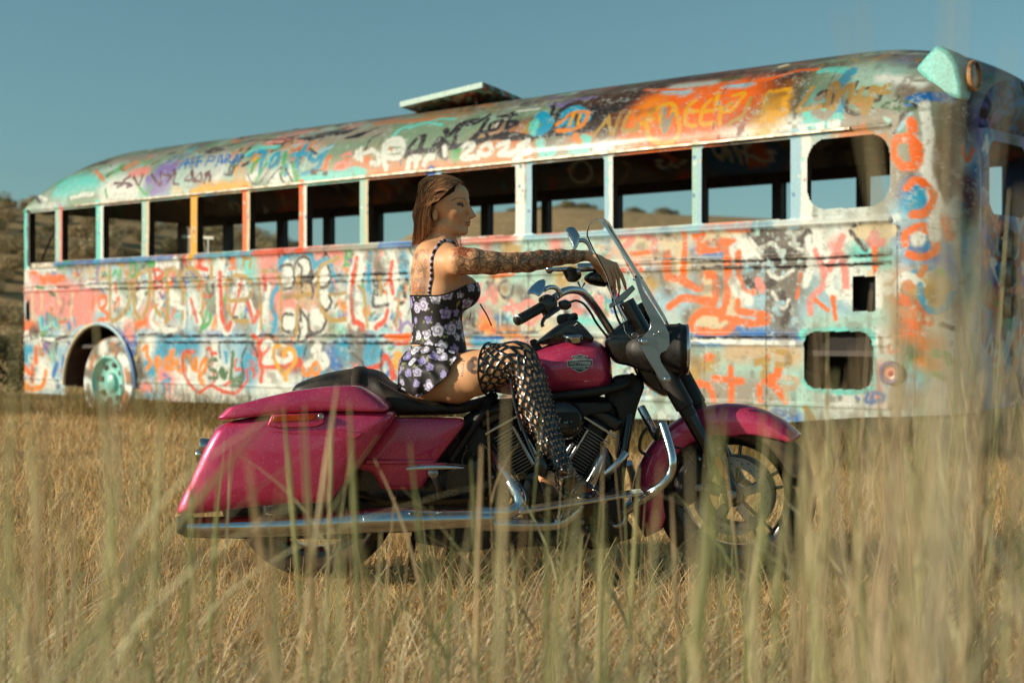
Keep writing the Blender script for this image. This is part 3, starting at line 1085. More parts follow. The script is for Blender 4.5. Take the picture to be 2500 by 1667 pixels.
M r 5 440,1190 490,1185
M r 6 460,1490 560,1540 640,1555
M r 6 560,1480 620,1440
M r 6 770,1340 770,1440 700,1530 640,1555
M r 5 670,1240 660,1340 710,1330 740,1370
M r 5 810,1320 840,1360 830,1410
M G 7 490,1250 430,1250 420,1320 480,1350 490,1410 420,1410
M G 14 540,1350 560,1400
M G 6 510,1360 550,1410 590,1360
M G 8 640,1180 630,1300 620,1420 680,1430 730,1380
M~ G 12 700,1460 640,1450
M d 4 770,1110 720,1240 740,1400 700,1480
M d 4 820,1110 860,1180 850,1340
M d 4 510,1120 520,1230
M c 6 570,1180 580,1260
M c 6 770,1200 850,1250 860,1360
M P 5 0,1380 60,1420
L a 9 1440,960 1480,930 1480,1020 1520,1090 1480,1160
L a 8 1590,1040 1560,1080 1590,1130 1630,1090 1590,1050 1580,1180
L a 8 1720,990 1720,1130
L a 8 1680,1080 1670,1140 1730,1130 1760,1060 1790,1170
L~ c 26 1560,980 1800,960
L~ w 22 1480,980 1500,880
L~ w 26 1740,1280 1800,1180
L~ p 24 1640,1230 1760,1380
L~ p 10 1440,1340 1500,1330
L c 5 1660,1400 1640,1290 1700,1280 1710,1400
L y 6 1570,1170 1580,1380
L~ c 12 1480,1120 1540,1200
L~ w 16 1780,1400 1840,1300
L~ l 10 1600,1340 1620,1440
# pale middle wall behind the handlebars
H~ s 60 250,400 900,330
H~ s 50 150,700 700,560
H~ p 12 150,330 150,400
H~ i 22 230,720 250,860
H~ v 16 360,360 380,420
H~ p 16 800,330 820,420
H~ q 12 30,270 440,285
H r 6 110,290 450,285
H r 6 510,270 700,265 880,255
H o 5 1100,240 1130,240
H~ y 12 330,420 440,440
H~ y 18 870,700 960,640
H p 8 90,760 80,920 150,880 160,780
H p 8 190,760 220,930 250,780
H p 8 320,990 460,970
H p 8 390,920 400,1040
H p 8 570,920 500,960 500,1080 580,1140 620,1060 590,940
H p 8 660,960 690,1080
H p 8 1020,900 980,940 1000,1020 1060,1020
H p 8 1200,880 1240,980 1250,900
H~ p 14 130,1060 140,1120
H d 4 340,730 280,760 270,830 320,890 390,850 400,780
H y 9 310,800 320,820
H z 4 400,850 350,910
H~ z 10 480,820 520,900
H! z 10 160,760 200,720
H! z 8 700,1000 760,1000
H~ a 14 120,1150 180,1190
H o 6 90,1190 160,1160 220,1200
H~ a 10 300,1220 420,1210
H~ i 20 720,1180 780,1220
H! k 3 0,305 440,310
H! k 4 20,1225 640,1220
H~ l 14 1340,230 1450,330
H~ i 24 1480,330 1500,400
H~ i 26 1640,320 1700,380
H p 9 1430,300 1520,260 1540,320 1460,400
H p 8 1650,290 1760,320 1740,430
H o 6 1540,230 1545,250
H~ z 8 1850,220 1880,280
H~ y 12 1700,700 1740,760
H b 4 40,1290 300,1270
H~ c 10 50,1300 220,1320
H! o 8 200,680 420,640
H~ t 6 1040,1100 1200,1120
''')
# structural tints: sill and drip rail left partly bare metal, dark seam lines between sheets
for px in (455, 1080, 1290, 1870, 2190):
    u = side_u(px); stroke([(u, .3), (u, 1.74)], .008, 'd', soft=.3, wob=0)
for px in (1670, 1720, 2330):
    u = side_u(px); stroke([(u, .3), (u, .84)], .007, 'd', soft=.3, wob=0)
for u in np.arange(.6, 11, .93): stroke([(u, 2.5), (u+.0, 3.9)], .007, 'd', al=.6, soft=.3, wob=0)
# grime: fine chips where bare primer shows through the paint layers
gr = np.clip((vnoise(US*6, VS*6, 1, 16)*.5+vnoise(US*17, VS*17, 1, 17)*.5-.58)*5, 0, 1)*.55*(VS < 1.75)
COL = COL*(1-gr[..., None])+PALc['z']*gr[..., None]
chip = np.clip((vnoise(US*31, VS*31, 1, 12)*.6+vnoise(US*77, VS*77, 1, 13)*.4-.66)*9, 0, 1)*.55
tone = PALc['z']*.6+PALc['w']*.3
COL = COL*(1-chip[..., None])+tone*chip[..., None]
chip2 = np.clip((vnoise(US*19+7, VS*19, 1, 14)*.5+vnoise(US*93, VS*93, 1, 15)*.5-.68)*10, 0, 1)*.6
COL = COL*(1-chip2[..., None])+PALc['h']*chip2[..., None]

for z_ in (1.70, 1.39, .985, .80, .455, 2.47):
    for u_ in np.arange(0.05, 11.0, .13): stroke([(u_, z_)], .015, 'd' if (int(u_*7) % 3) else 'e', al=.55, soft=.4, wob=0)
for u_ in (side_u(2190), side_u(1870), side_u(1290), side_u(1080), side_u(455)):
    for z_ in np.arange(.35, 1.7, .10): stroke([(u_-.03, z_)], .014, 'd', al=.6, soft=.4, wob=0)
rust = np.clip((vnoise(US*1.3, VS*9, 1, 19)*.6+vnoise(US*14, VS*3, 1, 21)*.4-.60)*6, 0, 1)*.45*(VS > 2.45)*np.clip((4.2-US)/1.0, 0, 1)
COL = COL*(1-rust[..., None])+PALc['n']*rust[..., None]
# posts: painted strips
def uspan(p0, p1, t=0.0): a, b2 = BP(p0, 500, t)[0], BP(p1, 500, t)[0]; return (min(a, b2), max(a, b2))
POSTS = [(57, 72, 't', 'd'), (136, 152, 's', 'p'), (235, 252, 't', 'w'), (346, 363, 's', 'i'), (466, 482, 'Y', 'Y'), (592, 609, 'o', 'i'), (730, 749, 'o', 'w'), (879, 898, 's', 'i'),
         (1045, 1075, 'B', 'l'), (1258, 1298, 'w', 'l'), (1474, 1495, 'l', 'w'), (1691, 1713, 's', 'l'), (1930, 1970, 'l', 'w')]
PU = []
for (a, b2, c1, c2) in POSTS:
    u0, u1 = uspan(a, b2); PU.append((u0, u1)); m_ = (u0+u1)/2
    stroke([(u1-.02, 1.78), (u1-.02, 2.42)], .05+(u1-u0)*.5, c1, soft=.15, wob=.25); stroke([(u0+.02, 1.80), (u0+.02, 2.41)], (u1-u0)*.6, c2, soft=.3, wob=.5)
    for _ in range(7): stroke([(random.uniform(u0, u1), random.uniform(1.8, 2.4))], .03, random.choice('wsBtei'), al=.7)
for (a, b2, c) in ((136, 420, 'b'), (480, 620, 'c'), (620, 760, 'r'), (760, 930, 'e'), (930, 1040, 'b'), (1070, 1260, 'p'), (1300, 1900, 'l'), (1900, 2190, 'w')):
    stroke([(side_u(a), 1.765), (side_u(b2), 1.765)], .055, c, al=.7, soft=.4)
HOLES = []      # (kind, params) in side coordinates
for k in range(len(PU)-1):
    u1 = PU[k][0]; u0 = PU[k+1][1]      # posts are listed rear to front
    HOLES.append((u0, u1, 1.80 if k > 0 else 1.715, 2.395, .015 if k < len(PU)-1 else .1))
uf0, _ = BP(2172, 420); uf1 = PU[-1][0]
HOLES.append((uf0, uf1, 1.855, 2.375, .16))
a_, z_ = BP(2137, 760); b_, z2_ = BP(2081, 675); HOLES.append((a_, b_, z_, z2_, .01))
a_, z_ = BP(2131, 952); b_, z2_ = BP(1961, 809); HOLES.append((a_, b_, z_, z2_, .11))
a_, z_ = BP(73, 780); b_, z2_ = BP(64, 739); HOLES.append((a_, b_, z_, z2_, .01))
aw0, _ = BP(331, 930); aw1, _ = BP(159, 930); AWC = (aw0+aw1)/2; AWR = (aw1-aw0)/2; AWZ = BP(245, 793)[1]
def hole_mask(u, z):
    m_ = np.zeros(u.shape, bool)
    for (a, b2, c, d, r) in HOLES:
        du = np.abs(u-(a+b2)/2)-(b2-a)/2+r; dz = np.abs(z-(c+d)/2)-(d-c)/2+r
        m_ |= (np.hypot(np.maximum(du, 0), np.maximum(dz, 0))+np.minimum(np.maximum(du, dz), 0)) < r
    m_ |= (((u-AWC)/AWR)**2+((z-.35)/(AWZ-.35))**2 < 1) & (z < 1.2)
    return m_
def surf_mesh(SPx, mask_q):
    n0, n1 = SPx.shape[:2]; Fq = sgrid(n0, n1)[~mask_q.ravel()]
    used = np.zeros(n0*n1, bool); used[Fq.ravel()] = True; remap = np.cumsum(used)-1
    return SPx.reshape(-1, 3)[used], remap[Fq], used
qc_u = (su[1:, 1:]+su[:-1, :-1])/2; qc_z = (sz[1:, 1:]+sz[:-1, :-1])/2; qm = hole_mask(qc_u, qc_z) & (VV[1:, 1:] <= 1.0)
V_, F_, used = surf_mesh(SP, qm)
roof_mix = np.clip((VS-2.95)/.5, 0, 1)*.8*np.clip(vnoise(US*3, VS*6, 1, 18)*1.9, 0, 1); COL = COL*(1-roof_mix[..., None])+np.where((US < 3.6)[..., None], PALc['n']*.85+PALc['x']*.08, PALc['n']*.5+PALc['x']*.4)*roof_mix[..., None]  # mottled brown and sage mixed in, stronger towards the roof top
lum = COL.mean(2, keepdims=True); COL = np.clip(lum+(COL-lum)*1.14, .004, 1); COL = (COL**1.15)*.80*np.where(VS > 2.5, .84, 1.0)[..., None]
paint_m = attr_mat('graffiti_paint', rough=.48, spec=.35, coat=.08, bump=.35, bscale=90, noise=.12)
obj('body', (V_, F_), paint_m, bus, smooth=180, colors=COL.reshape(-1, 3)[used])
# ---- far side, front and interior
def swap_surface(u2, v2, pts, mirrored=True):
    global US, VS, COL, NZ, NZ2, FLK, PXg, PYg, sx, sy, sv, nu, nv
    nu, nv = u2.shape; US = u2; VS = v2; COL = np.zeros((nu, nv, 3)); COL[:] = PALc['z']
    NZ = vnoise(US*9, VS*9, 1, 8)-.5; NZ2 = vnoise(US*40, VS*40, 1, 9)-.5; FLK = vnoise(US*23, VS*23, 1, 10)
    PXg = CX+F_PX*pts[..., 0]/pts[..., 1]; PYg = HZ-F_PX*(pts[..., 2]-CAMH)/pts[..., 1]
    sx = PXg[::3, ::3]; sy = PYg[::3, ::3]; sv = np.ones(sx.shape, bool)
uf = us[::4]; vf = np.concatenate([np.linspace(0, 1, 70)[:-1], np.linspace(1, 1.885, 46)])
U2, V2 = np.meshgrid(uf, vf, indexing='ij'); fu, ft, fz = section(U2, V2); FP = B(fu, W2-ft, fz)
d2 = np.linalg.norm(np.diff(FP, axis=1), axis=2); A2 = np.zeros(U2.shape); A2[:, 1:] = np.cumsum(d2, 1); VS2 = np.where(V2 <= 1, fz, ZW+A2-A2[:, 68:69])
swap_surface(U2, VS2, FP)
for _ in range(260):
    u = random.uniform(-.3, 11); z = random.uniform(.3, 3.8)
    stroke([(u, z), (u+random.uniform(-.4, .4), z+random.uniform(-.2, .2))], random.uniform(.1, .4), random.choice('dnzmdnGBor'), al=.8, soft=1)
for _ in range(260):
    scribble(random.uniform(0, 11), random.uniform(1.7, 3.6), random.uniform(.08, .3), random.choice((.02, .035, .05)), random.choice('erqGcpwbe'), al=.7)
paint('''
O~ b 30 1680,860 2100,900
O~ b 26 1740,920 2150,910
O~ o 14 2000,800 2060,870
O~ o 10 1980,940 2080,930
O: w 6 1690,800 1700,860 1760,920
O: w 6 1760,920 1770,790 1840,920
O: w 6 1850,790 1900,930
O: w 6 1920,780 1960,930
O: w 6 1980,780 1930,850 2090,930
O w 6 2180,850 2120,850 2150,900 2100,930
O w 5 610,960 600,1000 640,1060 720,1080 760,1020 720,940 650,920 610,960
O e 5 960,1100 1030,1060 1050,960 990,920
O w 4 1260,930 1300,910 1280,960 1340,960 1370,930 1400,960 1480,920
O o 10 1280,850 1400,900
O~ r 10 1380,1100 1480,1040
F! e 5 560,900 620,860 680,900
F! k 8 600,920 640,880 680,930 760,870
''')
FW = [(689, 704), (802, 818), (922, 938), (1187, 1203), (1335, 1348), (1509, 1520), (1710, 1731), (1897, 1917), (2102, 2126)]
fposts = [(BP(b2, 500, W2)[0], BP(a, 500, W2)[0]) for a, b2 in FW]
fposts.append((fposts[2][0]-1.12, fposts[2][0]-1.02)) if False else None
us0 = fposts[0][1]
while us0 < 9.9: us0 += .95; fposts.append((us0, us0+.1))
mid = (fposts[2][0]+fposts[3][1])/2; fposts.append((mid-.05, mid+.05)); fposts.append((10.9, 11.3)); fposts.append((-1, .15))
cu = (fu[1:, 1:]+fu[:-1, :-1])/2; cz = (fz[1:, 1:]+fz[:-1, :-1])/2
open_ = (cz > 1.8) & (cz < 2.36) & (V2[1:, 1:] <= 1)
for a, b2 in fposts: open_ &= ~((cu > min(a, b2)) & (cu < max(a, b2)))
V_, F_, used = surf_mesh(FP, open_)
obj('far_side', (V_, F_), paint_m, bus, smooth=180, colors=COL.reshape(-1, 3)[used])
# front face
tt = np.linspace(.40, W2-.40, 160); zz = np.linspace(.40, 2.415, 150); T3, Z3 = np.meshgrid(tt, zz, indexing='ij')
bow = .04*np.sin(np.clip((T3-.4)/(W2-.8), 0, 1)*math.pi)
FF = B(-.45-bow*np.clip((Z3-.4)/.6, 0, 1), T3, Z3+.10*np.sin((T3-.4)/(W2-.8)*math.pi)*(Z3 > 2.3)*0)
swap_surface(T3, Z3, FF)
for _ in range(160):
    u = random.uniform(.4, 2); z = random.uniform(.4, 2.4)
    stroke([(u, z), (u+random.uniform(-.3, .3), z+random.uniform(-.2, .2))], random.uniform(.06, .3), random.choice('BPmnzbldrPz'), al=.85, soft=.8)
for _ in range(150): scribble(random.uniform(.4, 2), random.uniform(.4, 2.4), random.uniform(.08, .25), random.choice((.02, .04)), random.choice('wrcgPlok'), al=.8)
ct = (T3[1:, 1:]+T3[:-1, :-1])/2; cz = (Z3[1:, 1:]+Z3[:-1, :-1])/2
hm = np.zeros(ct.shape, bool)
for c0 in (.86, 1.58):
    du = np.abs(ct-c0)-.33+.12; dz = np.abs(cz-2.07)-.27+.12
    hm |= (np.hypot(np.maximum(du, 0), np.maximum(dz, 0))+np.minimum(np.maximum(du, dz), 0)) < .12
LAMPS = [(.80, 1.586, .105), (.80, 1.37, .08), (.80, 1.15, .085)]
for (lt, lz, lr) in LAMPS: hm |= np.hypot(ct-lt, cz-lz) < lr*.8
V_, F_, used = surf_mesh(FF, hm)
obj('front_panel', (V_, F_), paint_m, bus, smooth=180, colors=COL.reshape(-1, 3)[used])
dark_m = mat('bus_dark_metal', '3a2c26', rough=.6, var=.5, vscale=8, bump=.3)
bare_m = mat('weathered_metal', 'b8b4a6', rough=.45, metal=.5, col2='7d705e', vscale=14, bump=.3)
turq_m = mat('turquoise_paint', '6fc4b8', rough=.4, coat=.2, col2='a9dcd0', vscale=6, bump=.2)
def ubox(u0, u1, t0, t1, z0, z1):
    V = B(*[np.array(x) for x in zip(*[(u, t, z) for u in (u0, u1) for t in (t0, t1) for z in (z0, z1)])])
    return V, [(0, 1, 3, 2), (4, 6, 7, 5), (0, 4, 5, 1), (2, 3, 7, 6), (0, 2, 6, 4), (1, 5, 7, 3)]
for (u0, u1) in PU: obj('window_post', ubox(u0+.008, u1-.008, .012, .085, 1.74, 2.44), dark_m, bus)
for a, b2 in fposts[:-2]:
    obj('window_post', ubox(min(a, b2)-.005, max(a, b2)+.005, W2-.09, W2-.012, 1.76, 2.40), dark_m, bus)
obj('window_header', ubox(.35, UE-.25, .014, .06, 2.398, 2.46), dark_m, bus); obj('window_header', ubox(.35, UE-.25, W2-.07, W2-.015, 2.36, 2.46), dark_m, bus)
obj('window_sill', ubox(.3, UE-.2, .014, .09, 1.73, 1.79), bare_m, bus); obj('window_sill', ubox(.3, UE-.2, W2-.09, W2-.014, 1.73, 1.79), dark_m, bus)
obj('drip_rail', ubox(.35, UE-1.2, -.034, -.012, 2.418, 2.436), bare_m, bus)
obj('floor', ubox(.1, UE-.15, .06, W2-.06, .78, .82), dark_m, bus)
obj('inner_backing', join(ubox(.0, 8.55, .11, .13, .80, 1.72), ubox(-.1, 1.3, .42, .45, .32, .80), ubox(-.12, -.09, .1, 1.2, .32, 1.7)), mat('backing_dark', '1c1613', rough=.8), bus)  # near-black sheets added so the wall openings read as dark inside
obj('chassis', join(ubox(.3, 10.9, .55, .67, .30, .48), ubox(.3, 10.9, W2-.67, W2-.55, .30, .48), ubox(1.6, 4.0, .5, 1.9, .12, .4), *[ubox(q, q+.08, .3, W2-.3, .34, .44) for q in np.arange(.5, 11, 1.3)]), dark_m, bus)
obj('rear_panel', ubox(UE-.03, UE+.0, .12, W2-.12, .3, 1.715), paint_m, bus, colors=np.tile(PALc['z'], (8, 1)))
# seat frame seen through a rear window, leaning tubes
sfr = join(tube(B(np.array([8.0, 8.55]), np.array([.35, .35]), np.array([1.98, 2.02])), .02, 8), tube(B(np.array([8.1, 8.1]), np.array([.35, .35]), np.array([.8, 2.0])), .015, 8),
           tube(curve(B(np.array([8.25, 8.3, 8.2]), np.array([.4, .5, .6]), np.array([2.0, 1.8, 1.5]))), .012, 8))
obj('seat_frame', sfr, mat('old_white_tube', 'cfcdbd', rough=.5), bus)
obj('brace_bar', tube(B(np.array([10.75, 11.1]), np.array([.2, .2]), np.array([2.3, 1.85])), .012, 8), dark_m, bus)
# roof hatch lid standing open
def on_plane(px, py, t): u, z = BP(px, py, t); return B(u, t, z)
h1 = on_plane(976, 262, .45); h2 = on_plane(1177, 214, .45); ax = h2-h1; inn = np.array([TD[0], TD[1], -.10])*1.05
hatch_c = attr_mat('hatch_paint', rough=.5, bump=.3, noise=.3)
nh = 24; gi, gj = np.meshgrid(np.linspace(0, 1, nh), np.linspace(0, 1, nh), indexing='ij')
def slab(th, off):
    base = h1+gi[..., None]*ax+gj[..., None]*inn; up = np.array([0, 0, 1.0]); bend = -.06*(gj**2)[..., None]*up
    top = base+bend+up*(th+off); bot = base+bend+up*off
    V = np.vstack([top.reshape(-1, 3), bot.reshape(-1, 3)]); Fc = [tuple(q) for q in sgrid(nh, nh)]+[tuple(q[::-1]+nh*nh) for q in sgrid(nh, nh)]
    ed = [i*nh for i in range(nh)]+[(nh-1)*nh+j for j in range(1, nh)]+[i*nh+nh-1 for i in range(nh-2, -1, -1)]+[j for j in range(nh-2, 0, -1)]
    for a, b2 in zip(ed, ed[1:]+ed[:1]): Fc.append((a, b2, b2+nh*nh, a+nh*nh))
    return V, Fc
V_, F_ = slab(.05, 0); cc = np.array([PALc[random.choice('nmGtrdzqs')] for _ in range(60)])
nzc = (vnoise(V_[:, 0]*5, V_[:, 1]*5+V_[:, 2]*3, 1, 20)*59).astype(int); colh = cc[nzc]*.9; colh[(V_-h1)@(inn/1.1) < .02] = PALc['s']*.8
obj('roof_hatch', (V_, F_), hatch_c, bus, smooth=30, colors=colh)
obj('hatch_strut', tube([h2-ax*.2+inn*.15, h2-ax*.2+inn*.2+np.array([0, 0, -.25])], .012, 6), dark_m, bus); obj('hatch_strut', tube([h1+ax*.2+inn*.15, h1+ax*.2+inn*.2+np.array([0, 0, -.22])], .012, 6), dark_m, bus)
# grille hatch near the front and small roof fittings
obj('roof_vent', lathe([(0, .16), (.05, .15), (.10, .05), (.11, 0)], on_plane(728, 332, 1.0)+np.array([0, 0, -.03]), (0, 0, 1), 16), dark_m, bus)
obj('marker_lamp', lathe([(0, .13), (.03, .12), (.055, .05), (.06, 0)], on_plane(1930, 176, .55), (0, -.3, 1), 20), mat('cream_lens', 'c8b890', rough=.3), bus)
# upper front cap under the roof edge
vc = np.concatenate([np.linspace(1, 2, 24), ]); cu_, ct_, cz_ = section(np.full(24, -.449), vc)
top_e = np.vstack([B(cu_, ct_, cz_), B(cu_, W2-ct_, cz_)[::-1]]); bot_e = top_e.copy(); bot_e[:, 2] = 2.40; ncap = len(top_e); rows_ = 14
capV = np.concatenate([bot_e+(top_e-bot_e)*k/(rows_-1)+np.array([-UD[0], -UD[1], 0])*.05*math.sin(k/(rows_-1)*math.pi) for k in range(rows_)])
capC = np.array([PALc[c] for c in 'BPmnbzdzPd'])[(vnoise(capV[:, 0]*9+capV[:, 1]*7, capV[:, 2]*12, 1, 77)*9.9).astype(int)]
obj('front_cap', (capV, [tuple(x) for x in sgrid(rows_, ncap)]), paint_m, bus, smooth=180, colors=capC*.7)
# marker-light housing on the roof corner
mk = [(2232, 168), (2262, 132), (2286, 108), (2312, 122), (2334, 152), (2346, 200), (2350, 245), (2300, 232)]
mt = .16; mq = [on_plane(x, y, mt) for x, y in mk]; fwd = np.array([-UD[0], -UD[1], 0])
obj('sign_housing', prism(mq, np.array([TD[0], TD[1], .0])*.36), attr_mat('housing_paint', rough=.45, noise=.3), bus, colors=np.array([PALc['t']*.8]*len(mk)+[PALc['z']]*len(mk)), smooth=20, bevel=.03)
uh_ = BP(2346, 200, .16)[0]-.045; kx_ = (2381-CX)/F_PX; x0_ = B0[0]+UD[0]*uh_; y0_ = B0[1]+UD[1]*uh_; th_ = (kx_*y0_-x0_)/(TD[0]-kx_*TD[1]); lc_ = B(uh_, th_, CAMH+(HZ-185)/F_PX*(y0_+TD[1]*th_))
obj('sign_lamp', lathe([(-.02, .110), (.008, .108), (.012, .095), (.0, .088), (-.005, .085), (-.005, 0)], lc_, fwd, 28), mat('lamp_hole', '2c221c', rough=.3, col2='d89a5c', vscale=9), bus)
obj('roof_opening', prism([on_plane(x, y, .75) for x, y in ((2106, 170), (2130, 152), (2168, 143), (2250, 137), (2268, 150), (2240, 178))], np.array([TD[0], TD[1], 0])*.5), mat('opening_dark', '2e241e', rough=.8, col2='6b4a38', vscale=14), bus, bevel=.01)
for (lt, lz, lr) in LAMPS:
    obj('headlamp_ring', lathe([(-.08, lr*.75), (0, lr*.8), (.03, lr*.9), (.035, lr), (0, lr*1.12), (-.01, lr*1.12)], B(-.45-.06, lt, lz), fwd, 28), bare_m, bus)
sp = B(*[np.array(q) for q in (BP(2178, 910)[0], -.012, BP(2178, 910)[1])])
ndir = np.array([-TD[0], -TD[1], 0])
obj('side_lamp', lathe([(0, .085), (.02, .085), (.03, .07), (.02, .055), (.015, .03), (.04, .0)], sp, ndir, 24), attr_mat('side_lamp_paint', rough=.35), bus,
    colors=np.vstack([np.tile(PALc[c], (24, 1)) for c in 'zkPzpr'][:6]))
# arch lip, wheel well and rear wheels
ang = np.linspace(0, math.pi, 30); lipp = B(AWC+AWR*1.02*np.cos(ang), -.015+0*ang, .35+(AWZ-.35)*1.02*np.sin(ang))
lc = np.vstack([np.tile(PALc['i' if a < 1.5 else 'l' if a < 2.4 else 'b'], (8, 1)) for a in ang])
obj('wheel_arch', tube(lipp, .022, 8, caps=False), hatch_c, bus, colors=lc)
well = [(AWC+AWR*math.cos(a), .35+(AWZ-.35)*math.sin(a)) for a in ang]
obj('wheel_well', ([*B(np.array([w[0] for w in well]), .02, np.array([w[1] for w in well])), *B(np.array([w[0] for w in well]), .75, np.array([w[1] for w in well]))],
    [(i, i+1, i+31, i+30) for i in range(29)]+[tuple(range(30, 60))]), dark_m, bus)
WU = BP(257, 934)[0]; wr = .50
tyre_prof = [(-.01, .30), (-.24, .30), (-.25, .44), (-.22, .51), (-.14, .53), (-.10, .53), (-.04, .51), (0, .46), (.005, .37), (-.01, .30)]
for side, (t0, d_) in enumerate(((.03, ndir), (W2-.03, -ndir))):
    wc = B(WU, t0, .39)
    V_, F_ = lathe(tyre_prof, wc, d_, 72); ag_ = np.arctan2(V_[:, 2]-.39, (V_-wc)@np.array([UD[0], UD[1], 0]))
    kk = vnoise(ag_*4+9, np.linalg.norm(V_-wc, axis=1)*30, 1, 31); cw = np.where(kk[:, None] > .66, PALc['w'], np.where(kk[:, None] > .58, PALc['h'], np.where(kk[:, None] > .3, PALc['z'], PALc['q']*.7)))
    tyre = obj('wheel', (V_, F_), attr_mat('painted_tyre', rough=.8, bump=.3, noise=.3) if side == 0 else dark_m, bus, colors=cw, label='tyre splashed with white paint')
    obj('rim', lathe([(-.10, .31), (.0, .31), (.012, .29), (-.02, .265), (-.05, .25), (-.07, .20), (-.06, .12), (-.02, .10), (-.01, .08), (.0, 0)], wc, d_, 48), turq_m, tyre)
    for k in range(8):
        a = k*math.pi/4+.2; pc = wc+np.array([UD[0], UD[1], 0])*.205*math.cos(a)+np.array([0, 0, 1])*.205*math.sin(a)+d_*(-.055)
        obj('rim_hole', lathe([(0, .034), (.012, .030), (.013, 0)], pc, d_, 14), dark_m, tyre)
bus_front_wheel = B(2.2, W2-.03, .42)
# ------------------------------------------------------------------ motorcycle
YC = 5.55
bike = thing('motorcycle', (0.0, YC, 0.0), 'metallic pink motorcycle with hard saddlebags, black engine and chrome pipes', 'motorcycle')
def paint_pink(name):
    m = mat(name, (.60, .030, .118), rough=.30, metal=.45, coat=1.0, spec=.5); N, L = nodes(m); b = N['Principled BSDF']
    tc = N.new('ShaderNodeTexCoord'); v = N.new('ShaderNodeTexVoronoi'); v.inputs['Scale'].default_value = 620; L.new(tc.outputs['Object'], v.inputs['Vector'])
    r = N.new('ShaderNodeValToRGB'); r.color_ramp.elements[0].position = .975; r.color_ramp.elements[1].position = .99
    r.color_ramp.elements[0].color = (0, 0, 0, 1); r.color_ramp.elements[1].color = (1, 1, 1, 1)
    sp = N.new('ShaderNodeSeparateColor'); L.new(v.outputs['Color'], sp.inputs[0]); L.new(sp.outputs[0], r.inputs[0])
    mx = N.new('ShaderNodeMix'); mx.data_type = 'RGBA'; mx.inputs[6].default_value = (.60, .030, .118, 1); mx.inputs[7].default_value = (.9, .35, .5, 1)
    L.new(r.outputs[0], mx.inputs[0]); L.new(mx.outputs[2], b.inputs['Base Color'])
    nm = N.new('ShaderNodeBump'); nm.inputs['Strength'].default_value = .12; nm.inputs['Distance'].default_value = .002; L.new(sp.outputs[1], nm.inputs['Height']); L.new(nm.outputs[0], b.inputs['Normal'])
    return m
pink = paint_pink('pink_flake_paint')
blk = mat('black_gloss', '0c0b0c', rough=.18, coat=.6, bump=.02, bscale=25); blkm = mat('black_satin', '121010', rough=.42, bump=.05, bscale=120)
chrome = mat('chrome', 'c9ccd0', rough=.07, metal=1); steel = mat('brushed_steel', '9a9c9e', rough=.3, metal=1, bump=.04, bscale=200)
rubber = mat('tyre_rubber', '17130f', rough=.8, bump=.2, bscale=150, col2='2b241c', vscale=30); leather = mat('black_leather', '17120f', rough=.5, bump=.15, bscale=260)
amber = mat('amber_lens', 'e07a10', rough=.15, coat=.6); redl = mat('red_lens', '8e1208', rough=.15, coat=.6, col2='b8420c', vscale=22)
dusty(pink, .10); dusty(blk, .03); dusty(blkm, .08); dusty(chrome, .05, scale=14); dusty(leather, .2); dusty(rubber, .5)
glass = bpy.data.materials.new('clear_screen'); glass.use_nodes = True; N, L = nodes(glass); N.remove(N['Principled BSDF'])
fr = N.new('ShaderNodeLayerWeight'); fr.inputs[0].default_value = .03; gl = N.new('ShaderNodeBsdfGlossy'); gl.inputs['Roughness'].default_value = .02; tp = N.new('ShaderNodeBsdfTransparent'); tp.inputs[0].default_value = (.985, .99, .99, 1)
ms = N.new('ShaderNodeMixShader'); L.new(fr.outputs['Fresnel'], ms.inputs[0]); L.new(tp.outputs[0], ms.inputs[1]); L.new(gl.outputs[0], ms.inputs[2]); L.new(ms.outputs[0], N['Material Output'].inputs['Surface'])
mirr = mat('mirror_glass', 'b9d2e6', rough=.03, metal=1)
def pillow(out, th, r=.03, dome=.012, axis=(0, 1, 0), sub=True, k=3):
    a = np.asarray(out, float)
    if sub:      # soften the traced outline
        for _ in range(k):
            a = np.stack([a*.82+np.roll(a, -1, 0)*.18, a*.18+np.roll(a, -1, 0)*.82], 1).reshape(-1, 3) if _ < 2 else a
    ax = np.asarray(axis, float); c = a.mean(0); Rm = np.linalg.norm(a-c, axis=1).mean(); n = len(a)
    rings = [(1-r/Rm, th), (1-.3*r/Rm, th-r*.3), (1, th-r), (1, r), (1-.3*r/Rm, r*.3), (1-r/Rm, 0), (1-2.2*r/Rm, -dome*.3), (.6, -dome*.7), (.3, -dome*.95)]
    V = np.vstack([c+(a-c)*s+ax*y for s, y in rings]+[c-ax*dome]); m = len(rings)
    Fc = [(i*n+k, i*n+(k+1) % n, (i+1)*n+(k+1) % n, (i+1)*n+k) for i in range(m-1) for k in range(n)]
    Fc += [tuple(range(n))[::-1]]+[((m-1)*n+k, (m-1)*n+(k+1) % n, m*n) for k in range(n)]
    return V, Fc
def pts3(crop, pts, Y, tilt=0):
    out = []
    for p in pts:
        y = p[2] if len(p) > 2 else Y; out.append(P(*crop(p[0], p[1]), y))
    out = np.array(out)
    if tilt: out[:, 1] += tilt*(out[:, 2]-out[:, 2].mean())
    return out
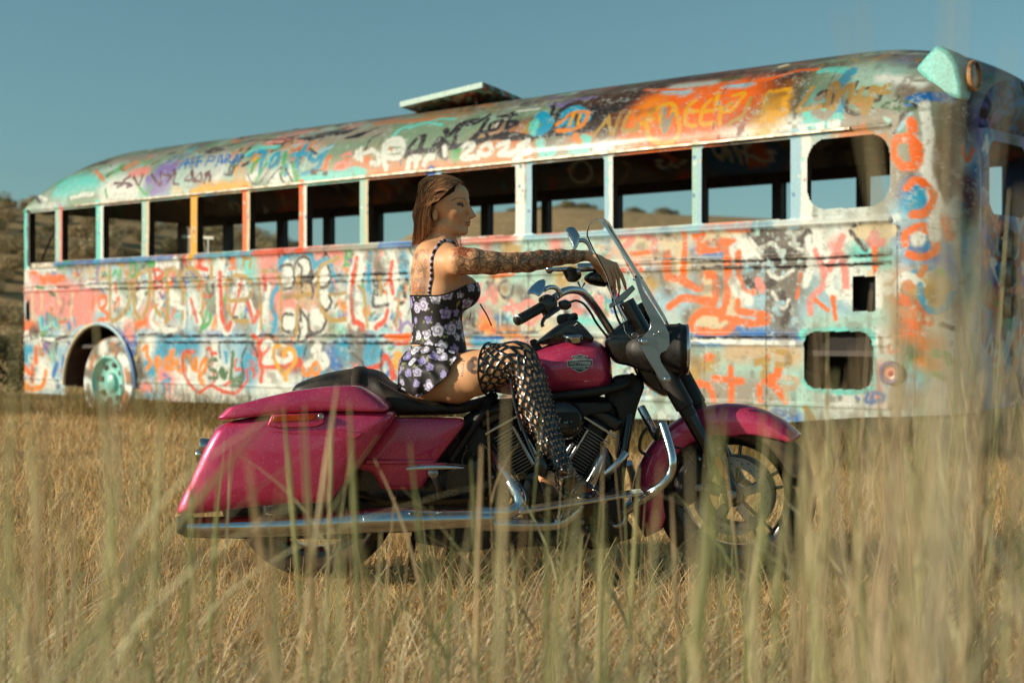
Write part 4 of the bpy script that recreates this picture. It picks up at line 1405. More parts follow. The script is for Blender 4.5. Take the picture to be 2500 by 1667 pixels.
def loft_x(st, Ys, ex=2.6, n=40, yc=YC, exz=None):
    V = []
    for (px, zt, zb, hw) in st:
        x = P(px, 800, Ys)[0]; t = P(px, zt, Ys)[2]; b2 = P(px, zb, Ys)[2]
        for k in range(n):
            a = 2*math.pi*k/n; ca, sa = math.cos(a), math.sin(a)
            V.append((x, yc+hw*np.sign(ca)*abs(ca)**(2/ex), (t+b2)/2+(t-b2)/2*np.sign(sa)*abs(sa)**(2/(exz or ex))))
    m = len(st); Fc = [(i*n+k, i*n+(k+1) % n, (i+1)*n+(k+1) % n, (i+1)*n+k) for i in range(m-1) for k in range(n)]
    Fc += [tuple(range(n))[::-1], tuple((m-1)*n+k for k in range(n))]
    return np.array(V), Fc
def dens(st, k=4):
    a = curve(np.array(st, float), k); a[:, 3] = np.maximum(a[:, 3], .004); return [tuple(x) for x in a]
def bolt(p, r, parent, m=None, axis=(0, -1, 0)):
    return obj('bolt', lathe([(0, r*1.25), (.003, r*1.2), (.004, r), (.008, r*.9), (.009, r*.5), (.004, r*.45), (.004, 0)], p, axis, 16), m or steel, parent)
# tank, console, seat
tank_st = [(1176, 938, 945, .02), (1190, 915, 955, .08), (1215, 893, 963, .11), (1250, 876, 968, .135), (1300, 857, 971, .155), (1350, 838, 972, .168), (1389, 826, 973, .172), (1415, 823, 974, .172), (1448, 827, 974, .168), (1469, 836, 971, .158), (1484, 850, 963, .135), (1494, 870, 950, .10), (1500, 898, 930, .045), (1501, 911, 917, .004)]
tank = obj('fuel_tank', loft_x(dens(tank_st, 4), 5.40, 2.5, 56), pink, bike, smooth=60)
obj('console', pillow(pts3(c_bar, [(610, 1325), (700, 1250), (770, 1195), (860, 1130), (930, 1100), (990, 1092), (1040, 1120), (1110, 1190), (1200, 1295), (1000, 1330), (700, 1340)], YC-.10), .2, .012, .004), blk, tank)
obj('console_tongue', plate(c_bar, [(560, 1300), (610, 1280), (640, 1300), (700, 1400), (600, 1420)], YC-.06, .12), blkm, tank, bevel=.006)
obj('filler_cap', join(lathe([(-.012, .040), (.004, .041), (.010, .039), (.013, .030), (.014, 0)], P(*c_bar(980, 1262), YC-.115), (0, -.35, 1), 36)), chrome, tank)
# emblem
ec = P(1415.8, 886.5, YC-.178); ec[1] = YC-.1765
S_ = .0003385*1.01
def em(pts): return [ec+np.array([(x-903)*S_, 0, -(y-490)*S_]) for x, y in pts]
shield = [(903, 388), (935, 402), (992, 408), (990, 425), (975, 436), (985, 446), (1042, 446), (1042, 522), (1005, 522), (1000, 545), (970, 570), (930, 585), (905, 597), (880, 585), (840, 568), (812, 545), (806, 530), (766, 530), (762, 458), (820, 455), (835, 440), (806, 424), (812, 408), (870, 402)]
sh_m = mat('emblem_silver', 'b7c4c6', rough=.3, metal=.6); sd_m = mat('emblem_dark', '20282c', rough=.4)
badge = obj('badge', prism(em(shield), (0, .004, 0)), sh_m, tank, smooth=20)
inner = [[(903, 397), (935, 410), (982, 416), (978, 424), (962, 438), (842, 440), (820, 424), (824, 415), (870, 410)], [(772, 466), (1034, 456), (1034, 514), (774, 522)], [(815, 534), (1000, 530), (990, 545), (960, 563), (905, 588), (850, 563), (822, 546)]]
for i, pg in enumerate(inner):
    q = [p+np.array([0, -.0015, 0]) for p in em(pg)]; obj('badge_field', prism(q, (0, .003, 0)), sd_m, badge, smooth=20)
def text(s, cpos, size, m, parent, width=None, depth=.0008, name='lettering', ry=0, bold=0.0):
    cu = bpy.data.curves.new('txt', 'FONT'); cu.body = s; cu.size = size; cu.align_x = 'CENTER'; cu.align_y = 'CENTER'; cu.extrude = depth; cu.offset = bold
    to = bpy.data.objects.new('txt', cu); scene.collection.objects.link(to); bpy.context.view_layer.update()
    dg = bpy.context.evaluated_depsgraph_get(); me = to.evaluated_get(dg).to_mesh()
    V = np.array([v.co[:] for v in me.vertices]); Fc = [tuple(p.vertices) for p in me.polygons]; to.to_mesh_clear() if False else None
    bpy.data.objects.remove(to)
    if width: V[:, 0] *= width/(V[:, 0].max()-V[:, 0].min())
    V = V-np.array([(V[:, 0].max()+V[:, 0].min())/2, (V[:, 1].max()+V[:, 1].min())/2, 0])
    W = np.stack([V[:, 0], -V[:, 2], V[:, 1]], -1); c, s_ = math.cos(ry), math.sin(ry); W = np.stack([W[:, 0]*c-W[:, 2]*s_, W[:, 1], W[:, 0]*s_+W[:, 2]*c], -1)
    return obj(name, (W+np.asarray(cpos), Fc), m, parent, smooth=None)
text('MOTOR', em([(900, 428)])[0]+np.array([0, -.0035, 0]), .012, sh_m, badge, .042, bold=.0003)
text('HARLEY-DAVIDSON', em([(903, 490)])[0]+np.array([0, -.0035, 0]), .017, sh_m, badge, .080, bold=.0004)
text('CYCLES', em([(905, 548)])[0]+np.array([0, -.0035, 0]), .011, sh_m, badge, .044, bold=.0003)
seat_st = [(700, 960, 968, .03), (708, 948, 975, .09), (725, 934, 982, .13), (786, 913, 992, .15), (856, 901, 1003, .155), (888, 902, 1010, .155), (905, 905, 1014, .16), (926, 914, 1017, .175), (947, 936, 1019, .185), (996, 958, 1019, .19), (1031, 970, 1018, .185), (1080, 980, 1016, .17), (1130, 983, 1012, .14), (1170, 975, 1002, .10), (1205, 962, 985, .07), (1215, 968, 975, .02)]
seat = obj('seat', loft_x(dens(seat_st, 4), 5.40, 3.2, 44), leather, bike, smooth=60)
obj('seat_strap', loft_x([(858, 897, 1006, .163), (862, 896, 1008, .166), (876, 896, 1010, .166), (880, 898, 1011, .163)], 5.40, 3.2, 44), leather, seat, smooth=60)
obj('stitching', join(*[tube([P(x, y, YC-.165), P(x+3.2, y+dy, YC-.165)], .0012, 5) for x, y, dy in [(925+6*i, 928+3.6*i*(1 if i < 8 else .55)+(0 if i < 8 else 13), 2) for i in range(16)]]), mat('thread', '8d8578', rough=.7), seat)
# saddlebag
YB = 5.09
bag_o = [(376, 512), (270, 700), (84, 1100), (74, 1150), (90, 1164), (300, 1152), (700, 1100), (1080, 1085), (1160, 1070), (1230, 980), (1420, 720), (1600, 480), (1580, 452), (1400, 436), (1000, 445)]
bag = obj('saddlebag', pillow(pts3(c_bag, bag_o, YB), .24, .035, .012, k=2), pink, bike, smooth=50)
obj('lid', pillow(pts3(c_bag, [(366, 486), (376, 474), (440, 412), (470, 404), (700, 342), (900, 298), (1150, 266), (1330, 262), (1400, 290), (1480, 348), (1545, 408), (1556, 430), (1530, 446), (1100, 438), (800, 462), (385, 506)], YB-.006), .25, .02, .008, k=2), pink, bag, smooth=50)
obj('lid_hinge_shelf', plate(c_bag, [(718, 540), (752, 462), (1110, 450), (1116, 520), (1060, 548), (800, 556)], YB-.016, .02), pink, bag, bevel=.004)
obj('reflector', plate(c_bag, [(752, 512), (766, 470), (1062, 455), (1040, 500)], YB-.021, .008), redl, bag, bevel=.002)
obj('lock', lathe([(0, .0105), (.006, .0105), (.008, .008), (.004, .006), (.004, .0)], P(*c_bag(1095, 474), YB-.014), (0, -1, 0), 20), chrome, bag)
obj('crease', plate(c_bag, [(700, 575), (1240, 560), (1400, 590), (1330, 640), (900, 605)], YB-.009, .02), pink, bag, bevel=.006)
bag2 = pts3(c_bag, bag_o, YB); bag2[:, 1] = 0; bag2[:, 1] += 2*YC-YB-.24
obj('saddlebag', pillow(bag2, .24, .035, .012, k=2), pink, bike, smooth=50)
sc = obj('side_cover', pillow(pts3(c_bag, [(1560, 500), (1620, 488), (2060, 488), (2092, 505), (2088, 545), (1900, 790), (1860, 860), (1806, 965), (1770, 990), (1510, 990), (1485, 930), (1440, 870), (1390, 850), (1300, 830)], 5.30), .12, .018, .006, k=2), pink, bike, smooth=50)
obj('lower_ridge', plate(c_bag, [(1400, 770), (1900, 775), (1870, 812), (1400, 812)], 5.288, .03), pink, sc, bevel=.006)
# rear wheel, fender, lamps
rwc = np.array([-.763, YC, .325])
def spoked_wheel(c, ax, fwd_, r, w, name, nsp=5, mrim=blk):
    prof = [(-w/2*.72, r-.085), (-w/2*.98, r-.055), (-w/2, r-.03), (-w/2*.72, r-.006), (-w/4, r), (w/4, r), (w/2*.72, r-.006), (w/2, r-.03), (w/2*.98, r-.055), (w/2*.72, r-.085), (-w/2*.72, r-.085)]
    wh = obj(name, lathe(prof, c, ax, 96), rubber, bike, smooth=50); up = np.array([0, 0, 1.0])
    rp = [(-w*.38, r-.078), (-w*.36, r-.10), (-w*.2, r-.115), (w*.2, r-.115), (w*.36, r-.10), (w*.38, r-.078), (-w*.38, r-.078)]
    obj('rim', lathe(rp, c, ax, 72), mrim, wh, smooth=50)
    obj('hub', lathe([(-w*.5, .0), (-w*.5, .035), (-w*.3, .045), (w*.3, .045), (w*.5, .035), (w*.5, 0)], c, ax, 32), mrim, wh)
    for k in range(nsp):
        for s in (-1, 1):
            a = 2*math.pi*k/nsp+.35; a2 = a+s*.16; a1 = a+s*.10
            p0 = c+.040*(fwd_*math.cos(a1)+up*math.sin(a1)); p1 = c+(r-.105)*(fwd_*math.cos(a2)+up*math.sin(a2))
            obj('spoke', tube([p0+ax*s*.012, p1], [.009, .006], 8), mrim, wh)
    return wh
spoked_wheel(rwc, np.array([0, 1.0, 0]), np.array([1.0, 0, 0]), .325, .17, 'rear_wheel')
ar = np.linspace(R(-15), R(200), 40); fr_v = []
for a in ar:
    for (q, dr) in ((-.10, -.11), (-.105, -.02), (-.07, .015), (0, .022), (.07, .015), (.105, -.02), (.10, -.11)): fr_v.append(rwc+np.array([math.cos(a)*(.345+dr), q, math.sin(a)*(.345+dr)]))
obj('rear_fender', (np.array(fr_v), [tuple(x) for x in sgrid(40, 7)]), blk, bike, smooth=60)
tl = P(*c_bag(285, 680), 5.33)
obj('turn_signal', join(lathe([(-.045, 0), (-.04, .018), (-.02, .027), (.012, .031), (.018, .028), (.02, 0)], tl, (-1, -.15, 0), 28)), chrome, bike)
obj('tail_lamp', lathe([(-.05, 0), (-.04, .022), (0, .024), (.012, .018), (.016, 0)], P(*c_bag(250, 738), 5.50), (-1, 0, 0), 24), chrome, bike)
obj('lamp_bracket', tube([P(*c_bag(245, 760), 5.5), P(*c_bag(250, 830), 5.5), P(*c_bag(330, 860), 5.5)], .01, 8), blkm, bike)
obj('bag_bottom_guard', plate(c_bag, [(80, 1170), (84, 1290), (190, 1320), (700, 1330), (1400, 1330), (1400, 1290), (700, 1280), (200, 1265), (170, 1180)], 5.22, .10), blkm, bike, bevel=.01)
# mufflers and exhaust
def pipe(name, crop, pts, r, m=chrome, k=8, n=24, par=bike, flat=None):
    q = [P(*crop(p[0], p[1]), p[2]) for p in pts]; rr = np.broadcast_to(np.asarray(r, float), (len(q),))
    c4 = curve(np.column_stack([np.array(q), rr]), k); return obj(name, tube(c4[:, :3], c4[:, 3], n, flat=flat), m, par, smooth=50)
pipe('muffler', c_bag, [(175, 1243, 5.17), (300, 1243, 5.17), (800, 1233, 5.17), (1350, 1205, 5.17), (1420, 1200, 5.17), (1700, 1194, 5.17), (1790, 1194, 5.17), (1900, 1190, 5.17), (2200, 1182, 5.17), (2300, 1180, 5.17)], [.036, .037, .040, .043, .045, .045, .040, .037, .035, .034])
obj('muffler_tip', lathe([(0, .037), (.012, .038), (.014, .030), (-.03, .028), (-.03, 0)], P(*c_bag(172, 1243), 5.17), (-1, 0, .02), 28), blkm, bike)
pipe('exhaust_pipe', c_eng, [(300, 600, 5.40), (345, 690, 5.34), (410, 790, 5.27), (480, 890, 5.22), (528, 980, 5.20), (520, 1050, 5.19), (455, 1090, 5.18), (350, 1100, 5.17), (200, 1102, 5.17)], [.020, .024, .027, .029, .029, .027, .026, .026, .028])
pipe('exhaust_pipe', c_eng, [(1180, 620, 5.36), (1130, 740, 5.30), (1080, 860, 5.28), (1040, 950, 5.26), (960, 1080, 5.22), (830, 1180, 5.2), (600, 1195, 5.19), (400, 1192, 5.18), (200, 1180, 5.18)], [.016, .020, .024, .024, .022, .022, .024, .026, .028])
obj('heat_shield', pillow(pts3(c_eng, [(1150, 650), (1172, 660), (1140, 780), (1100, 900), (1060, 915), (1020, 890), (1060, 820), (1110, 730)], 5.25), .02, .006, .004, k=2), chrome, bike)
# engine
obj('crankcase', pillow(pts3(c_eng, [(560, 800), (700, 760), (930, 760), (1040, 830), (1180, 900), (1230, 1010), (1180, 1180), (1000, 1290), (700, 1280), (560, 1180), (520, 1000)], 5.42), .30, .03, .01, k=2), blk, bike)
obj('cam_cover', pillow(pts3(c_eng, [(690, 800), (800, 770), (900, 830), (930, 920), (880, 1000), (760, 1010), (690, 940), (660, 860)], 5.385), .05, .012, .006, k=2), blk, bike)
obj('cam_badge', lathe([(0, .022), (.004, .022), (.005, .018), (.002, .015), (.002, 0)], P(*c_eng(775, 893), 5.376), (0, -1, 0), 28), steel, bike)
gb = obj('transmission', pillow(pts3(c_eng, [(-60, 830), (60, 785), (350, 780), (420, 860), (470, 960), (440, 1060), (60, 1075), (-100, 1000)], 5.42), .26, .02, .004, k=2), blkm, bike)
for (x, y, r) in ((162, 828, .0055), (322, 828, .0055), (57, 940, .0055), (432, 940, .0055), (182, 890, .003), (313, 888, .003), (413, 1010, .003), (175, 650, .003), (133, 625, .003)): bolt(P(*c_eng(x, y), 5.413), r, gb)
for cyl, (bx, by, tx, ty) in enumerate(((640, 850, 350, 340), (850, 850, 1165, 350))):
    p0 = P(*c_eng(bx, by), YC-.02); p1 = P(*c_eng(tx, ty), YC-.02); d = p1-p0; Lc = np.linalg.norm(d); d /= Lc; yv = np.array([0, 1.0, 0]); xv = np.cross(yv, d)
    if cyl == 0: xv = -xv
    cyo = obj('cylinder', join(box(p0+d*Lc*.5, (.095, .15, Lc*.9), (xv, yv, d))), blkm, bike, bevel=.02)
    fins = []
    for k in range(14):
        c = p0+d*(Lc*.20+k*.0125); fins.append(box(c, (.128+.012*(k/14), .20, .0034), (xv, yv, d)))
    obj('cooling_fins', join(*fins), mat('fin_metal', '1a1a1b', rough=.3, metal=.6), cyo)
    obj('fin_edges', join(*[box(p0+d*(Lc*.20+k*.0125)-yv*.1003+xv*.004, (.095, .0014, .0024), (xv, yv, d)) for k in range(14)]), steel, cyo)
    obj('rocker_cover', box(p1-d*.005, (.155, .17, .055), (xv, yv, d)), blk, cyo, bevel=.018)
    obj('cover_trim', box(p1-d*.045+yv*-.07+xv*(-.0 if cyl == 0 else .01), (.150, .05, .012), (xv, yv, d)), chrome, cyo, bevel=.003)
for (x0, y0, x1, y1) in ((475, 440, 632, 730), (530, 425, 650, 650), (1048, 470, 908, 695), (935, 565, 888, 645)):
    a, b2 = P(*c_eng(x0, y0), 5.40), P(*c_eng(x1, y1), 5.40); obj('pushrod_tube', join(tube([a, a*.5+b2*.5], .0068, 12), tube([a*.5+b2*.5, b2], .0085, 12)), chrome, bike)
ac = obj('air_cleaner', pillow(pts3(c_eng, [(700, 330), (740, 272), (800, 250), (900, 250), (975, 290), (1015, 360), (1020, 440), (985, 505), (920, 545), (800, 550), (720, 520), (690, 440)], 5.33), .13, .02, .006, k=2), blk, bike)
obj('cover_plate', plate(c_eng, [(720, 352), (740, 335), (970, 332), (990, 352), (988, 440), (960, 456), (740, 458), (720, 440)], 5.318, .012), blkm, ac, bevel=.003)
text('7', P(*c_eng(836, 392), 5.316), .022, sh_m, ac); text('ci', P(*c_eng(884, 409), 5.316), .013, mat('blue_lettering', '8fd0dc', rough=.4), ac, .014, bold=.0004); bolt(P(*c_eng(922, 402), 5.317), .004, ac)
obj('oil_pan', pillow(pts3(c_eng, [(-300, 1200), (1150, 1200), (1290, 1260), (1320, 1330), (1100, 1345), (900, 1350), (500, 1370), (420, 1400), (300, 1390), (240, 1360), (180, 1400), (60, 1410), (-60, 1370), (-300, 1330)], 5.40), .28, .02, .003, k=2), blkm, bike)
for (x, y, r) in ((1008, 1175, .008), (1043, 1213, .004), (940, 1262, .005), (968, 1290, .005), (1200, 1230, .005), (0, 1300, .006)): bolt(P(*c_eng(x, y), 5.39), r, bike)
obj('stand_leg', tube([P(*c_px(1010, 1310), 5.6), P(*c_px(1000, 1385), 5.72)], .012, 8), blkm, bike)
obj('side_stand', tube([P(*c_px(1100, 1335), 5.65), P(*c_px(1085, 1440), 5.95)], .014, 8), blkm, bike)
# frame
fr_t = [((0, 700), (120, 520), (240, 340), (300, 250)), ((-200, 900), (-60, 760), (0, 690)), ((240, 340), (700, 230), (1250, 150), (1400, 60))]
for q in fr_t: pipe('frame_tube', c_eng, [(x, y, YC-.14 if i < len(q)-1 else YC-.1) for i, (x, y) in enumerate(q)], .017, blkm)
for dy in (-.08, .08):
    pipe('downtube', c_eng, [(1420, 60, YC), (1380, 300, YC+dy*.6), (1330, 600, YC+dy), (1290, 900, YC+dy), (1300, 1200, YC+dy), (1200, 1330, YC+dy), (800, 1345, YC+dy)], .019, blk)
obj('steering_head', tube([P(*c_tank(960, 1120), YC), P(*c_tank(1120, 1480), YC)], [.045, .04], 20), blk, bike)
obj('frame_gusset', pillow(pts3(c_eng, [(1250, 60), (1420, 40), (1500, 120), (1430, 300), (1380, 560), (1320, 700), (1270, 700), (1300, 480), (1260, 280), (1180, 220)], YC-.07), .14, .02, .004, k=2), blkm, bike)
obj('radiator_cover', pillow(pts3(c_eng, [(1245, 880), (1310, 900), (1320, 1030), (1300, 1150), (1400, 1210), (1410, 1300), (1300, 1330), (1150, 1330), (1130, 1150), (1180, 960)], 5.36), .30, .02, .006, k=2), blkm, bike)
pipe('regulator_hose', c_eng, [(1505, 450, 5.4), (1460, 520, 5.4), (1450, 620, 5.4), (1520, 670, 5.4)], .006, blkm)
# boards, pedals, guards
fb = obj('footboard', plate(c_eng, [(520, 1096), (560, 1082), (1440, 948), (1482, 945), (1484, 962), (1440, 972), (560, 1110), (522, 1110)], 4.99, .12), chrome, bike, bevel=.003)
obj('tread', plate(c_eng, [(620, 1066), (1350, 954), (1350, 962), (620, 1076)], 5.0, .10), rubber, fb)
obj('board_bracket', join(tube([P(*c_eng(850, 1060), 5.06), P(*c_eng(820, 1150), 5.2)], .012, 10), tube([P(*c_eng(1180, 1010), 5.06), P(*c_eng(1200, 1100), 5.25)], .010, 10)), chrome, bike)
pipe('brake_pedal', c_eng, [(1180, 805, 5.1), (1230, 770, 5.1), (1290, 710, 5.1), (1340, 650, 5.12)], [.010, .014, .013, .016])
pipe('brake_arm', c_eng, [(1210, 1170, 5.2), (1260, 1200, 5.15), (1320, 1185, 5.14), (1345, 1120, 5.14)], .009, steel)
pb = obj('passenger_board', pillow(pts3(c_bag, [(1680, 836), (1730, 824), (1860, 814), (1980, 815), (2090, 826), (2090, 838), (1900, 842), (1690, 850)], 5.0), .10, .004, .002, k=1), chrome, bike)
obj('board_hinge', join(lathe([(-.01, 0), (-.01, .018), (.01, .018), (.012, .012), (.014, 0)], P(*c_bag(1876, 868), 5.04), (0, -1, 0), 20), tube([P(*c_bag(1880, 880), 5.06), P(*c_bag(1915, 950), 5.15), P(*c_bag(1925, 1030), 5.3)], .014, 10)), steel, pb)
pipe('engine_guard', c_whl, [(330, 1085, 5.12), (330, 1085, 5.12), (400, 1045, 5.10), (450, 980, 5.10), (462, 900, 5.10), (440, 800, 5.12), (405, 690, 5.16)], .0165)
pipe('engine_guard', c_whl, [(400, 1045, 5.10), (330, 1105, 5.12), (230, 1170, 5.2), (150, 1235, 5.28), (125, 1262, 5.35)], .0155)
pipe('guard_post', c_whl, [(278, 590, 5.38), (315, 660, 5.35), (345, 720, 5.3), (375, 765, 5.24), (400, 690, 5.17)], .016, chrome)
pipe('guard_tube', c_whl, [(205, 915, 5.8), (232, 1000, 5.85), (238, 1080, 5.86), (222, 1140, 5.84), (185, 1185, 5.8)], .0165, chrome)
# ---- steered front end
SA = R(19); Ff = np.array([math.cos(SA), -math.sin(SA), 0]); Lf = np.array([math.sin(SA), math.cos(SA), 0]); UZ = np.array([0, 0, 1.0])
wcF = np.array([.862, 5.50, .322])
fwh = spoked_wheel(wcF, Lf, Ff, .308, .12, 'front_wheel')
def disc(c, ri, ro, th, m, par, name, n=72):
    return obj(name, lathe([(-th/2, ri), (-th/2, ro), (th/2, ro), (th/2, ri), (-th/2, ri)], c, Lf, n), m, par)
dmet = mat('disc_steel', '8d8f8c', rough=.38, metal=.85, bump=.05, bscale=90)
dc = wcF-Lf*.068; dsk = disc(dc, .112, .150, .005, dmet, fwh, 'brake_disc'); disc(wcF+Lf*.068, .112, .150, .005, dmet, fwh, 'brake_disc')
hol = []
for k in range(40):
    a = 2*math.pi*k/40; rr_ = .131+(.009 if k % 2 else -.008)*(1 if k % 4 else .3)
    hol.append(lathe([(0, .0032), (.0012, .003), (.0013, 0)], dc-Lf*.0026+rr_*(Ff*math.cos(a)+UZ*math.sin(a)), -Lf, 8))
obj('drill_holes', join(*hol), blkm, dsk)
for k in range(5):
    a = 2*math.pi*k/5+.35; p0 = dc+.045*(Ff*math.cos(a)+UZ*math.sin(a)); p1 = dc+.113*(Ff*math.cos(a)+UZ*math.sin(a)); tv = -Ff*math.sin(a)+UZ*math.cos(a)
    obj('disc_carrier', box((p0+p1)/2, (.07, .010, .035), ((p1-p0)/np.linalg.norm(p1-p0), Lf, tv)), dmet, dsk, bevel=.004); bolt(p1*.9+p0*.1-Lf*.008, .005, dsk, steel, -Lf)
# fender
th = np.radians(np.linspace(43, 207, 60)); fv = []
for a in th:
    dg_ = math.degrees(a); ro = np.interp(dg_, [40, 90, 130, 165, 190, 207], [.338, .345, .358, .385, .405, .385]); rin = np.interp(dg_, [40, 44, 60, 90, 115, 135, 160, 185, 200, 207], [.325, .30, .262, .225, .24, .255, .262, .262, .27, .30])
    hw = .083
    for (q, rr_) in ((-hw*.96, rin), (-hw, rin+.01), (-hw, (rin+ro)/2), (-hw*.97, ro-.028), (-hw*.8, ro-.008), (-hw*.45, ro+.004), (0, ro+.007), (hw*.45, ro+.004), (hw*.8, ro-.008), (hw*.97, ro-.028), (hw, (rin+ro)/2), (hw, rin+.01), (hw*.96, rin)):
        fv.append(wcF+Lf*q+Ff*math.cos(a)*rr_+UZ*math.sin(a)*rr_)
fdr = obj('front_fender', (np.array(fv), [tuple(x) for x in sgrid(60, 13)]), pink, bike, smooth=60)
mo = fdr.modifiers.new('thick', 'SOLIDIFY'); mo.thickness = .003
# forks
top = P(1560, 792, 5.42); axl = P(1790, 1206, 5.385); fd = (axl-top); FLn = np.linalg.norm(fd); fd /= FLn
for s, nm in ((0, 'fork'), (1, 'fork')):
    o_ = Lf*.235*s; f0 = obj(nm, tube([top+o_-fd*.10, top+o_+fd*FLn*.34], [.031, .033], 24), blk, bike)
    obj('fork_cover', lathe([(0, .036), (.004, .038), (.16, .036), (.165, .030), (.20, .0295)], top+o_+fd*FLn*.27, fd, 28), blkm, f0)
    obj('fork_slider', tube([top+o_+fd*FLn*.52, top+o_+fd*FLn*.9, top+o_+fd*FLn], [.028, .027, .024], 24), blk, f0)
    obj('axle_lug', join(lathe([(-.02, .0), (-.02, .034), (.02, .034), (.022, .02), (.028, .018), (.028, .012), (.012, .01), (.012, 0)], axl+o_, -Lf, 28)), blkm, f0)
obj('axle_nut', lathe([(0, .018), (.006, .018), (.008, .013), (.003, .011), (.003, 0)], axl-Lf*.024, -Lf, 24), steel, bike)
rf = [c_whl(x, y) for x, y in ((712, 880), (735, 875), (792, 1005), (776, 1012), (745, 985), (716, 925))]
obj('fork_reflector', prism([P(*q, 5.335) for q in rf], Lf*.012), amber, bike, bevel=.002)
cal = obj('caliper', pillow(pts3(c_whl, [(500, 960), (560, 870), (640, 860), (680, 930), (640, 1040), (600, 1150), (520, 1190), (478, 1150), (480, 1060)], 5.42), .10, .014, .004, k=2), blkm, bike)
for (x, y, r) in ((626, 892, .006), (648, 932, .005), (735, 832, .006)): bolt(P(*c_whl(x, y), 5.405 if x < 700 else 5.36), r, cal, steel)
obj('caliper_badge', lathe([(0, .0145), (.003, .0145), (.004, .012), (.002, .010), (.002, .0)], P(*c_whl(618, 1062), 5.408), (0, -1, 0), 24), steel, cal)
pipe('brake_line', c_whl, [(470, 820, 5.4), (520, 835, 5.38), (560, 870, 5.4), (600, 920, 5.4)], .004, blkm)
# headlamp, nacelle
hl = P(1634, 853, 5.43); Fl = np.array([math.cos(R(5)), -math.sin(R(5)), 0])
obj('headlamp', lathe([(-.17, 0), (-.165, .035), (-.13, .066), (-.08, .086), (-.02, .096), (.03, .098), (.034, .101), (.042, .101), (.045, .097), (.066, .094), (.070, .0)], hl, Fl, 48), blkm, bike, smooth=50)
obj('headlamp_ring', lathe([(.064, .097), (.070, .098), (.074, .094), (.073, .089), (.066, .089)], hl, Fl, 48), chrome, bike)
obj('headlamp_lens', lathe([(.070, .090), (.076, .07), (.080, .03), (.081, 0)], hl, Fl, 40), mat('lens_glass', 'd8dde0', rough=.08, metal=.3, coat=1), bike)
obj('nacelle', pillow(pts3(c_tank, [(760, 1170), (880, 1065), (960, 1030), (1060, 1050), (1150, 1035), (1250, 1030), (1262, 1150), (1180, 1380), (1150, 1450), (960, 1380), (850, 1360), (780, 1260)], 5.42), .22, .03, .01, k=2), blk, bike)
obj('lower_clamp', pillow(pts3(c_tank, [(1000, 1250), (1180, 1280), (1330, 1500), (1380, 1568), (1250, 1640), (1120, 1560), (1020, 1420)], 5.46), .16, .02, .004, k=2), blk, bike)
br = [(992, 660), (1030, 655), (1075, 770), (1160, 900), (1235, 1020), (1280, 1115), (1288, 1240), (1215, 1275), (1203, 1300), (1215, 1345), (1297, 1475), (1290, 1508), (1245, 1518), (1205, 1490), (1050, 1235), (1030, 1200), (1030, 1165), (1095, 1115), (1128, 1065), (1125, 1000), (1062, 860)]
bk = obj('screen_bracket', prism(pts3(c_tank, br, 5.335), (0, .005, 0)), mat('bracket_alloy', '9fa6aa', rough=.28, metal=.9, bump=.02), bike, bevel=.002)
for (x, y, r) in ((1075, 1180, .011), (1260, 1487, .010), (1165, 1122, .005), (1203, 1103, .005)): bolt(P(*c_tank(x, y), 5.333), r, bk, chrome)
pipe('wire_clip', c_tank, [(1062, 1205, 5.32), (1035, 1190, 5.32), (1000, 1150, 5.32), (978, 1130, 5.32), (990, 1112, 5.32), (1020, 1118, 5.32), (1028, 1140, 5.32), (1010, 1165, 5.32), (1045, 1200, 5.32)], .0022, steel, par=bk)
cl = [(735, 180), (800, 285), (885, 425), (1030, 650), (1100, 765), (1170, 880), (1245, 1010), (1288, 1130), (1295, 1230), (1280, 1305)]
cl3 = curve(np.array([P(*c_tank(x, y), 5.50) for x, y in cl]), 6); nh_ = len(cl3); ns = 33; gvx = []
hh = np.linspace(0, 1, nh_)
for i, c in enumerate(cl3):
    wd = .22*min(1, math.sqrt(1-(1-min(hh[i]/.25, 1))**2)+.06)*np.interp(hh[i], [0, .3, .75, .9, 1], [1, 1, 1.05, .8, .5]); bw = np.interp(hh[i], [0, .5, 1], [.03, .09, .12])
    for s in np.linspace(-1, 1, ns): gvx.append(c+Lf*s*wd-Ff*bw*s*s*(wd/.22)**2)
gvx = np.array(gvx); ws_ = obj('windshield', (gvx, [tuple(x) for x in sgrid(nh_, ns)]), glass, bike, smooth=180)
mo = ws_.modifiers.new('thick', 'SOLIDIFY'); mo.thickness = .004
edge = mat('screen_edge', 'b9c2be', rough=.3)
obj('screen_edge', tube([gvx[i*ns]-Ff*.001 for i in range(nh_)], .0009, 6), edge, ws_); obj('screen_edge', tube([gvx[i*ns+ns-1] for i in range(nh_)], .0015, 6), edge, ws_)
obj('screen_strip', prism([P(*c_tank(x, y), 5.40) for x, y in ((742, 200), (752, 200), (900, 425), (1045, 650), (1185, 870), (1262, 1010), (1252, 1012), (1160, 880), (1020, 655), (885, 440))], (0, .006, 0)), chrome, ws_)
obj('cross_brace', prism([P(*c_bar(x, y), 5.46) for x, y in ((1320, 955), (1350, 930), (1545, 765), (1575, 805), (1480, 905), (1350, 985), (1325, 990))], (0, .012, 0)), steel, ws_, bevel=.003)
obj('brace_clamp', tube([P(*c_bar(1565, 690), 5.44), P(*c_bar(1625, 725), 5.44)], .014, 10), blkm, ws_)
